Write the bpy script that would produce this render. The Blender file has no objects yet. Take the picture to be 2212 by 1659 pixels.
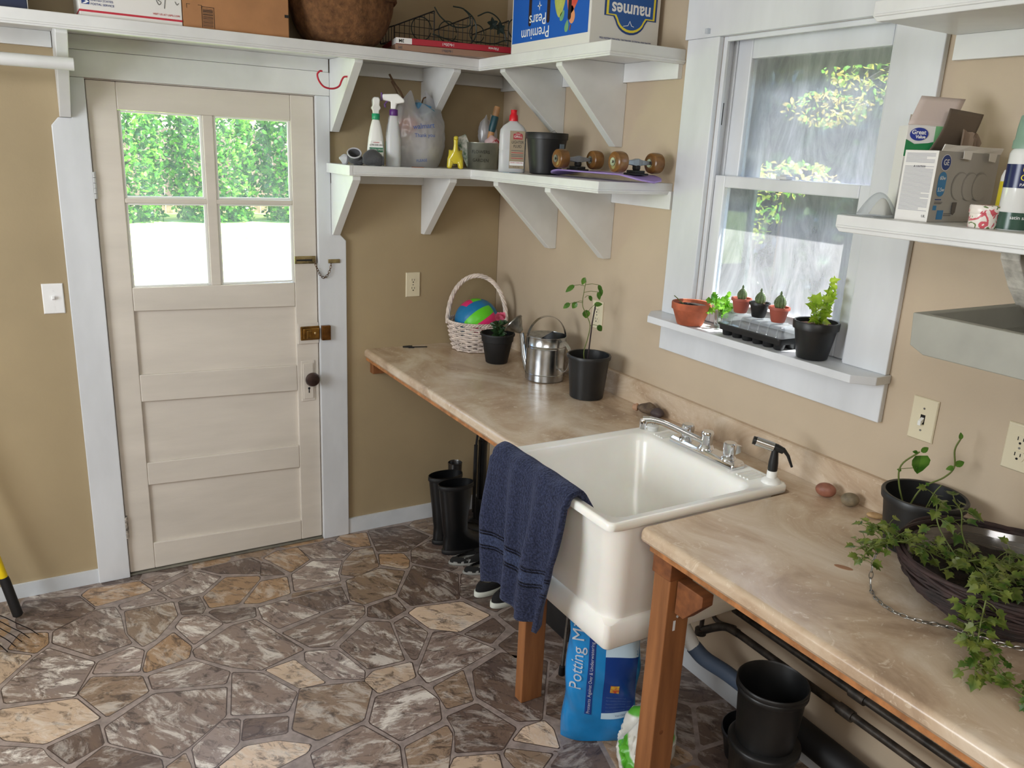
import bpy, bmesh, math, random
from mathutils import Vector, Matrix, Quaternion, noise
random.seed(7)
S = bpy.context.scene
C = S.collection
PI = math.pi
V = Vector

# ------------------------------------------------------------------ colours and materials
def lin(c):
    return tuple((x/12.92 if x <= .04045 else ((x+.055)/1.055)**2.4) for x in [v/255 for v in c]) + (1,)

def nodes(name):
    m = bpy.data.materials.new(name); m.use_nodes = True
    nt = m.node_tree; b = nt.nodes['Principled BSDF']
    return m, nt, b

def tex(nt, scale, detail=4, rough=.55, stretch=None, kind='Object', dist=0, rot=None):
    tc = nt.nodes.new('ShaderNodeTexCoord'); mp = nt.nodes.new('ShaderNodeMapping')
    nt.links.new(tc.outputs[kind], mp.inputs[0])
    if stretch: mp.inputs['Scale'].default_value = stretch
    if rot: mp.inputs['Rotation'].default_value = rot
    n = nt.nodes.new('ShaderNodeTexNoise'); n.inputs['Scale'].default_value = scale
    n.inputs['Detail'].default_value = detail; n.inputs['Roughness'].default_value = rough
    n.inputs['Distortion'].default_value = dist
    nt.links.new(mp.outputs[0], n.inputs['Vector'])
    return n

def ramp(nt, fac, stops):
    r = nt.nodes.new('ShaderNodeValToRGB')
    while len(r.color_ramp.elements) < len(stops): r.color_ramp.elements.new(.5)
    for e, (p, c) in zip(r.color_ramp.elements, stops):
        e.position = p; e.color = lin(c) if len(c) == 3 else c
    nt.links.new(fac, r.inputs[0]); return r

def mat(name, col, rough=.6, metal=0, var=.0, vscale=6, bump=0, bscale=60, stretch=None, spec=.5, sheen=0, trans=0,
        sss=0, coat=0, col2=None, lo=.35, hi=.65, detail=4, emit=None, alpha=1):
    m, nt, b = nodes(name)
    b.inputs['Base Color'].default_value = lin(col)
    b.inputs['Roughness'].default_value = rough; b.inputs['Metallic'].default_value = metal
    b.inputs['Specular IOR Level'].default_value = spec
    if sheen: b.inputs['Sheen Weight'].default_value = sheen; b.inputs['Sheen Roughness'].default_value = .4
    if trans: b.inputs['Transmission Weight'].default_value = trans
    if coat: b.inputs['Coat Weight'].default_value = coat; b.inputs['Coat Roughness'].default_value = .08
    if sss: b.inputs['Subsurface Weight'].default_value = sss; b.inputs['Subsurface Radius'].default_value = (.02, .01, .006); b.inputs['Subsurface Scale'].default_value = 1
    if alpha < 1: b.inputs['Alpha'].default_value = alpha
    if var or col2:
        n = tex(nt, vscale, detail, stretch=stretch)
        c2 = col2 or tuple(max(0, c*(1-var)) for c in col)
        c1 = col if col2 else tuple(min(255, c*(1+var*.35)) for c in col)
        r = ramp(nt, n.outputs[0], [(lo, c2), (hi, c1)])
        nt.links.new(r.outputs[0], b.inputs['Base Color'])
    if bump:
        n = tex(nt, bscale, 5, stretch=stretch)
        bp = nt.nodes.new('ShaderNodeBump'); bp.inputs['Strength'].default_value = bump
        bp.inputs['Distance'].default_value = .004
        nt.links.new(n.outputs[0], bp.inputs['Height']); nt.links.new(bp.outputs[0], b.inputs['Normal'])
    return m

def leafmat(name, c1, c2, tl=.45, rough=.35):
    m, nt, b = nodes(name)
    n = tex(nt, 25, 2); r = ramp(nt, n.outputs[0], [(.35, c1), (.65, c2)])
    b.inputs['Roughness'].default_value = rough
    nt.links.new(r.outputs[0], b.inputs['Base Color'])
    t = nt.nodes.new('ShaderNodeBsdfTranslucent'); nt.links.new(r.outputs[0], t.inputs[0])
    mx = nt.nodes.new('ShaderNodeMixShader'); mx.inputs[0].default_value = tl
    out = nt.nodes['Material Output']
    nt.links.new(b.outputs[0], mx.inputs[1]); nt.links.new(t.outputs[0], mx.inputs[2]); nt.links.new(mx.outputs[0], out.inputs[0])
    return m

def clear(name, tint=(235, 240, 240), haze=.08, hcol=(220, 225, 225), gloss=.08, nscale=0, rough=.02):
    """thin clear sheet: see-through with a mirror coat and a little scattered haze"""
    m, nt, b = nodes(name); nt.nodes.remove(b); out = nt.nodes['Material Output']
    t = nt.nodes.new('ShaderNodeBsdfTransparent'); t.inputs[0].default_value = lin(tint)
    g = nt.nodes.new('ShaderNodeBsdfGlossy'); g.inputs['Roughness'].default_value = rough
    d = nt.nodes.new('ShaderNodeBsdfDiffuse'); d.inputs[0].default_value = lin(hcol)
    tr = nt.nodes.new('ShaderNodeBsdfTranslucent'); tr.inputs[0].default_value = lin(hcol)
    md = nt.nodes.new('ShaderNodeMixShader'); md.inputs[0].default_value = .6
    nt.links.new(d.outputs[0], md.inputs[1]); nt.links.new(tr.outputs[0], md.inputs[2])
    lw = nt.nodes.new('ShaderNodeLayerWeight'); lw.inputs[0].default_value = .15
    mm = nt.nodes.new('ShaderNodeMath'); mm.operation = 'MULTIPLY_ADD'; mm.inputs[1].default_value = .3; mm.inputs[2].default_value = gloss*.5
    nt.links.new(lw.outputs['Fresnel'], mm.inputs[0])
    m1 = nt.nodes.new('ShaderNodeMixShader'); m2 = nt.nodes.new('ShaderNodeMixShader')
    nt.links.new(t.outputs[0], m1.inputs[1]); nt.links.new(md.outputs[0], m1.inputs[2]); m1.inputs[0].default_value = haze
    if nscale:
        n = tex(nt, nscale, 8, .7, dist=.6, stretch=(1, 1, .3))
        mr = nt.nodes.new('ShaderNodeMapRange'); mr.inputs[1].default_value = .35; mr.inputs[2].default_value = .7
        mr.inputs[3].default_value = haze*.7; mr.inputs[4].default_value = haze*1.5
        nt.links.new(n.outputs[0], mr.inputs[0]); nt.links.new(mr.outputs[0], m1.inputs[0])
    nt.links.new(mm.outputs[0], m2.inputs[0]); nt.links.new(m1.outputs[0], m2.inputs[1]); nt.links.new(g.outputs[0], m2.inputs[2])
    nt.links.new(m2.outputs[0], out.inputs[0])
    return m

# ------------------------------------------------------------------ mesh builder
class MB:
    def __init__(s): s.bm = bmesh.new(); s.mi = 0; s.uv = None
    def face(s, vs):
        try: f = s.bm.faces.new(vs); f.material_index = s.mi; return f
        except ValueError: return None
    def vs(s, pts): return [s.bm.verts.new(p) for p in pts]
    def poly(s, pts): return s.face(s.vs(pts))
    def box(s, x0, x1, y0, y1, z0, z1, M=None):
        x0, x1 = min(x0, x1), max(x0, x1); y0, y1 = min(y0, y1), max(y0, y1); z0, z1 = min(z0, z1), max(z0, z1)
        p = [V((x, y, z)) for z in (z0, z1) for x, y in ((x0, y0), (x1, y0), (x1, y1), (x0, y1))]
        if M: p = [M @ q for q in p]
        v = s.vs(p)
        for f in ((3, 2, 1, 0), (4, 5, 6, 7), (0, 1, 5, 4), (1, 2, 6, 5), (2, 3, 7, 6), (3, 0, 4, 7)): s.face([v[i] for i in f])
        return s
    def prism(s, pts, axis, a, b, M=None):
        """polygon (two coords) extruded along axis 'X','Y','Z' from a to b"""
        def mk(p, t):
            q = V((t, p[0], p[1])) if axis == 'X' else V((p[0], t, p[1])) if axis == 'Y' else V((p[0], p[1], t))
            return M @ q if M else q
        A = s.vs([mk(p, a) for p in pts]); B = s.vs([mk(p, b) for p in pts]); n = len(pts)
        s.face(A[::-1]); s.face(B)
        for i in range(n): s.face([A[i], A[(i+1) % n], B[(i+1) % n], B[i]])
        return s
    def loops(s, rings, close=True, cap0=True, cap1=True):
        R = [s.vs(r) for r in rings]; n = len(R[0])
        for a, b in zip(R, R[1:]):
            for i in range(n if close else n-1): s.face([a[i], a[(i+1) % n], b[(i+1) % n], b[i]])
        if close and cap0: s.face(R[0][::-1])
        if close and cap1: s.face(R[-1])
        return s
    def lathe(s, prof, c=(0, 0, 0), seg=32, M=None, sx=1, sy=1, cap0=True, cap1=True):
        c = V(c); rings = []
        for r, z in prof:
            r = max(r, 1e-4)
            ring = [V((r*sx*math.cos(2*PI*i/seg), r*sy*math.sin(2*PI*i/seg), z)) for i in range(seg)]
            rings.append([(M @ q if M else q) + c for q in ring])
        return s.loops(rings, True, cap0, cap1)
    def tube(s, pts, r, seg=8, closed=False):
        pts = [V(p) for p in pts]; n = len(pts)
        if not hasattr(r, '__len__'): r = [r]*n
        rings = []; up = None
        for i, p in enumerate(pts):
            if closed: d = pts[(i+1) % n]-pts[i-1]
            else: d = pts[min(i+1, n-1)]-pts[max(i-1, 0)]
            d.normalize()
            if up is None: up = d.orthogonal().normalized()
            else:
                up = up - d*up.dot(d)
                up = up.normalized() if up.length > 1e-6 else d.orthogonal().normalized()
            w = d.cross(up)
            rings.append([p + (up*math.cos(2*PI*k/seg) + w*math.sin(2*PI*k/seg))*r[i] for k in range(seg)])
        if closed:
            R = [s.vs(q) for q in rings]
            for a in range(n):
                A, B = R[a], R[(a+1) % n]
                for k in range(seg): s.face([A[k], A[(k+1) % seg], B[(k+1) % seg], B[k]])
            return s
        return s.loops(rings)
    def ell(s, c, rad, M=None, seg=20, rings=12, fn=None):
        prof = []
        c = V(c); rs = []
        for j in range(rings+1):
            t = PI*j/rings
            ring = []
            for i in range(seg):
                q = V((rad[0]*math.sin(t)*math.cos(2*PI*i/seg), rad[1]*math.sin(t)*math.sin(2*PI*i/seg), -rad[2]*math.cos(t)))
                if j in (0, rings): q.x += 1e-4*math.cos(2*PI*i/seg); q.y += 1e-4*math.sin(2*PI*i/seg)
                if fn: q = fn(q)
                ring.append((M @ q if M else q)+c)
            rs.append(ring)
        return s.loops(rs)
    def grid(s, f, nu, nv, cu=False, uv=False):
        P = [[s.bm.verts.new(f(i/nu, j/nv)) for i in range(nu if cu else nu+1)] for j in range(nv+1)]
        if uv and s.uv is None: s.uv = s.bm.loops.layers.uv.new('UVMap')
        for j in range(nv):
            for i in range(nu):
                i2 = (i+1) % nu if cu else i+1
                fc = s.face([P[j][i], P[j][i2], P[j+1][i2], P[j+1][i]])
                if uv and fc:
                    for l, (a, b) in zip(fc.loops, ((i, j), (i+1, j), (i+1, j+1), (i, j+1))): l[s.uv].uv = (a/nu, b/nv)
        return s
    def build(s, name, mats, parent=None, smooth=False, bevel=0, seg=2, sub=0, solid=0, w=False, loc=None, ang=40):
        bm = s.bm
        bmesh.ops.recalc_face_normals(bm, faces=bm.faces) if not solid else None
        me = bpy.data.meshes.new(name); bm.to_mesh(me); bm.free()
        if not isinstance(mats, (list, tuple)): mats = [mats]
        for m in mats: me.materials.append(m)
        o = bpy.data.objects.new(name, me); C.objects.link(o)
        if smooth:
            me.polygons.foreach_set('use_smooth', [True]*len(me.polygons))
            try: me.set_sharp_from_angle(angle=math.radians(ang))
            except Exception: pass
        if loc is not None:
            o.location = loc
            if w: me.transform(Matrix.Translation(-V(loc)))
        if parent:
            o.parent = parent
            if w: o.matrix_parent_inverse = (Matrix.Translation(parent.location) @ parent.rotation_euler.to_matrix().to_4x4()).inverted()
        if solid:
            md = o.modifiers.new('solid', 'SOLIDIFY'); md.thickness = solid; md.offset = 0
        if bevel:
            md = o.modifiers.new('bevel', 'BEVEL'); md.width = bevel; md.segments = seg; md.limit_method = 'ANGLE'; md.angle_limit = math.radians(35)
        if sub:
            md = o.modifiers.new('sub', 'SUBSURF'); md.levels = sub; md.render_levels = sub
        return o

def tag(o, label=None, cat=None, group=None, kind=None):
    if label: o['label'] = label
    if cat: o['category'] = cat
    if group: o['group'] = group
    if kind: o['kind'] = kind
    return o
def thing(name, label, cat, loc=(0, 0, 0), rz=0, group=None):
    o = bpy.data.objects.new(name, None); C.objects.link(o); o.empty_display_size = .05
    o.location = loc; o.rotation_euler = (0, 0, rz)
    return tag(o, label, cat, group)
def struct(name, mb, m, parent=None, **k):
    o = mb.build(name, m, parent, **k)
    o['kind'] = 'structure'
    return o
def box(name, m, x0, x1, y0, y1, z0, z1, parent=None, bevel=.002, w=True, **k):
    return MB().box(x0, x1, y0, y1, z0, z1).build(name, m, parent, bevel=bevel, w=w, **k)
def kids(o): return [c for c in bpy.data.objects if c.parent == o]
def copy_tree(o, parent=None):
    c = o.copy(); C.objects.link(c)
    if parent: c.parent = parent
    for ch in kids(o):
        if ch != c: copy_tree(ch, c)
    return c

def text(body, size, m, loc, right=(1, 0, 0), up=(0, 0, 1), parent=None, name='lettering', align='CENTER', w=True, cyl=None, sx=1, ext=.0002, bold=0):
    """flat lettering as a mesh; cyl=(cx,cy,R) wraps it round a vertical axis"""
    cu = bpy.data.curves.new(name, 'FONT'); cu.body = body; cu.size = size; cu.align_x = align; cu.align_y = 'CENTER'
    cu.extrude = ext; cu.offset = bold; cu.resolution_u = 3
    t = bpy.data.objects.new('tmp', cu); C.objects.link(t)
    bpy.context.view_layer.update()
    me = bpy.data.meshes.new_from_object(t.evaluated_get(bpy.context.evaluated_depsgraph_get()))
    bpy.data.objects.remove(t); bpy.data.curves.remove(cu)
    r = V(right).normalized(); u = V(up).normalized(); n = r.cross(u)
    if cyl:
        cx, cy, R, a0 = cyl
        for v in me.vertices:
            a = a0 + v.co.x*sx/R
            v.co = V((cx+(R+v.co.z+.0004)*math.cos(a), cy+(R+v.co.z+.0004)*math.sin(a), loc[2]+v.co.y))
    else:
        M = Matrix.Translation(V(loc)) @ Matrix((r, u, n)).transposed().to_4x4() @ Matrix.Diagonal((sx, 1, 1, 1))
        me.transform(M)
    me.materials.clear(); me.materials.append(m)
    o = bpy.data.objects.new(name, me); C.objects.link(o)
    if parent:
        o.parent = parent
        if w: o.matrix_parent_inverse = (Matrix.Translation(parent.location) @ parent.rotation_euler.to_matrix().to_4x4()).inverted()
    return o

def rr(x0, x1, y0, y1, r, z, n=6):
    """rounded rectangle ring"""
    pts = []
    for cx, cy, a in ((x1-r, y1-r, 0), (x0+r, y1-r, 90), (x0+r, y0+r, 180), (x1-r, y0+r, 270)):
        for k in range(n+1):
            t = math.radians(a+90*k/n); pts.append(V((cx+r*math.cos(t), cy+r*math.sin(t), z)))
    return pts
def arc(c, r, a0, a1, n, ax='XZ', ry=None):
    ry = ry or r; out = []
    for i in range(n+1):
        t = math.radians(a0+(a1-a0)*i/n); p = [c[0], c[1], c[2]]
        i0, i1 = 'XYZ'.index(ax[0]), 'XYZ'.index(ax[1])
        p[i0] += r*math.cos(t); p[i1] += ry*math.sin(t); out.append(V(p))
    return out
def spline(P, n=8):
    P = [V(p) for p in P]; Q = [P[0]*2-P[1]]+P+[P[-1]*2-P[-2]]; out = []
    for i in range(1, len(Q)-2):
        for k in range(n):
            t = k/n; a, b, c, d = Q[i-1:i+3]
            out.append(.5*((2*b)+(c-a)*t+(2*a-5*b+4*c-d)*t*t+(3*b-a-3*c+d)*t**3))
    out.append(P[-1]); return out
def basis(d, up=(0, 0, 1)):
    d = V(d).normalized(); s = d.cross(V(up))
    s = s.normalized() if s.length > 1e-4 else V((1, 0, 0))
    return Matrix((s, d, s.cross(d))).transposed()
OVAL = [(0, 0), (.22, .12), (.33, .35), (.3, .6), (.15, .85), (0, 1)]
IVY = [(0, 0), (.2, -.12), (.42, .02), (.5, .25), (.36, .36), (.62, .58), (.3, .6), (.2, .72), (0, 1.08)]
FERN = [(0, 0), (.1, .1), (.3, .2), (.14, .32), (.36, .5), (.16, .58), (.26, .8), (0, 1)]
def leaf(mb, pos, d, size, shape=OVAL, up=(-.45, -.75, .5), curl=.25, wid=1):
    B = basis(d, up); pos = V(pos); L = []; R = []; M = []
    for x, y in shape:
        zc = -curl*y*y*.5
        L.append(pos + B @ V((-x*wid, y, zc+abs(x)*.25))*size); R.append(pos + B @ V((x*wid, y, zc+abs(x)*.25))*size)
        M.append(pos + B @ V((0, max(0, y), zc))*size)
    n = len(shape)
    lv = mb.vs(L[1:-1]); rv = mb.vs(R[1:-1]); mv = mb.vs(M)
    for side, fl in ((lv, 0), (rv, 1)):
        ch = [mv[0]]+side+[mv[-1]]
        for i in range(n-1):
            q = [mv[i], ch[i], ch[i+1], mv[i+1]]; q = [v for k, v in enumerate(q) if v not in q[:k]]
            if len(q) > 2: mb.face(q if fl else q[::-1])

# ------------------------------------------------------------------ materials
trim_m = mat('white_trim_paint', (221, 224, 228), .38, var=.05, vscale=5, bump=.12, bscale=35, stretch=(1, 1, .35))
shelf_m = mat('white_shelf_paint', (226, 227, 226), .4, var=.05, vscale=4, bump=.1, bscale=30)
door_m = mat('cream_door_paint', (219, 211, 200), .42, var=.05, vscale=4, bump=.25, bscale=22, stretch=(.35, 1, 1.6))
grey_m = mat('grey_shelf_paint', (152, 152, 142), .5, var=.08, vscale=6, bump=.15, bscale=30)
rough_m = mat('rough_bare_board', (196, 192, 182), .85, var=.2, vscale=30, bump=.6, bscale=60)
base_m = mat('blue_white_baseboard', (214, 219, 224), .4, var=.04)
dark_gap = mat('dark_gap', (24, 20, 18), .9)
black_pl = mat('black_plastic', (26, 27, 28), .42, var=.2, vscale=12, bump=.05)
black_mt = mat('black_matte', (18, 18, 20), .6)
rubber = mat('black_rubber', (15, 16, 18), .33, bump=.1, bscale=20)
chrome = mat('chrome', (226, 228, 232), .07, 1)
steel = mat('dull_steel', (150, 148, 144), .35, 1, var=.2, vscale=30)
brass = mat('old_brass', (158, 118, 58), .38, .9, var=.3, vscale=20)
wood = mat('orange_fir', (158, 104, 62), .55, col2=(124, 78, 44), vscale=5, stretch=(6, 6, .6), bump=.15, bscale=8, lo=.3, hi=.7)
wood_d = mat('dark_orange_fir', (138, 84, 46), .6, col2=(104, 60, 32), vscale=6, stretch=(1, 6, 6), lo=.3, hi=.7)
ply_m = mat('plywood_edge', (176, 118, 70), .6, var=.2, vscale=30)
soil = mat('potting_soil', (46, 33, 24), .95, col2=(18, 13, 10), vscale=120, bump=1, bscale=150)
terra = mat('terracotta', (186, 98, 66), .8, var=.18, vscale=15, bump=.1)
ivory = mat('ivory_plastic', (222, 212, 184), .3)
white_pl = mat('white_plastic', (236, 236, 232), .3)
paper_w = mat('white_card', (228, 226, 222), .6)
ink = mat('grey_print', (90, 90, 95), .6)
navy_ink = mat('navy_print', (34, 62, 128), .5)
red_ink = mat('red_print', (190, 42, 60), .5)
white_ink = mat('white_print', (240, 240, 240), .5)
black_ink = mat('black_print', (22, 22, 24), .5)
glass_m = clear('window_glass', haze=.10, nscale=14, hcol=(225, 235, 245))
glass_w = clear('dusty_window_glass', (225, 232, 236), haze=.5, nscale=9, hcol=(235, 238, 242))
glass_l = clear('sunlit_dusty_glass', (228, 234, 238), haze=.34, nscale=12, hcol=(228, 232, 240))
clear_pl = clear('clear_plastic', (246, 248, 250), haze=.22, gloss=.12, hcol=(246, 250, 252))
clear_gl = clear('clear_glass', (236, 242, 240), haze=.06, gloss=.3)

def wallmat(name, col):
    m, nt, b = nodes(name)
    n = tex(nt, 1.2, 5); r = ramp(nt, n.outputs[0], [(.3, tuple(c*.93 for c in col)), (.7, tuple(min(255, c*1.03) for c in col))])
    nt.links.new(r.outputs[0], b.inputs['Base Color']); b.inputs['Roughness'].default_value = .5
    b.inputs['Specular IOR Level'].default_value = .35
    n2 = tex(nt, 90, 4); bp = nt.nodes.new('ShaderNodeBump'); bp.inputs['Strength'].default_value = .12; bp.inputs['Distance'].default_value = .003
    nt.links.new(n2.outputs[0], bp.inputs['Height']); nt.links.new(bp.outputs[0], b.inputs['Normal'])
    return m
wall_m = wallmat('beige_paint_shaded', (172, 154, 122))  # wall beige darkened to hold the shade on the door wall
wall_r = wallmat('beige_paint_lit', (198, 180, 156))  # same beige kept lighter, for the better lit window wall
ceil_m = mat('ceiling_paint', (225, 222, 212), .8, var=.03)

def laminate():
    m, nt, b = nodes('beige_stone_laminate')
    n1 = tex(nt, 3.5, 8, .62, dist=1.2, stretch=(1, .7, 1)); r1 = ramp(nt, n1.outputs[0], [(.34, (162, 138, 114)), (.46, (190, 166, 140)), (.56, (204, 184, 160)), (.68, (222, 207, 188))])
    n2 = tex(nt, 16, 8, .7, dist=2.5); r2 = ramp(nt, n2.outputs[0], [(.57, (0, 0, 0)), (.66, (255, 255, 255))])
    mx = nt.nodes.new('ShaderNodeMix'); mx.data_type = 'RGBA'
    mm = nt.nodes.new('ShaderNodeMath'); mm.operation = 'MULTIPLY'; mm.inputs[1].default_value = .7
    nt.links.new(r2.outputs[0], mm.inputs[0]); nt.links.new(mm.outputs[0], mx.inputs[0])
    nt.links.new(r1.outputs[0], mx.inputs[6]); mx.inputs[7].default_value = lin((222, 206, 184))
    nt.links.new(mx.outputs[2], b.inputs['Base Color']); b.inputs['Roughness'].default_value = .27
    n3 = tex(nt, 60, 3); bp = nt.nodes.new('ShaderNodeBump'); bp.inputs['Strength'].default_value = .06; bp.inputs['Distance'].default_value = .002
    nt.links.new(n3.outputs[0], bp.inputs['Height']); nt.links.new(bp.outputs[0], b.inputs['Normal'])
    return m
lam_m = laminate()

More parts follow.
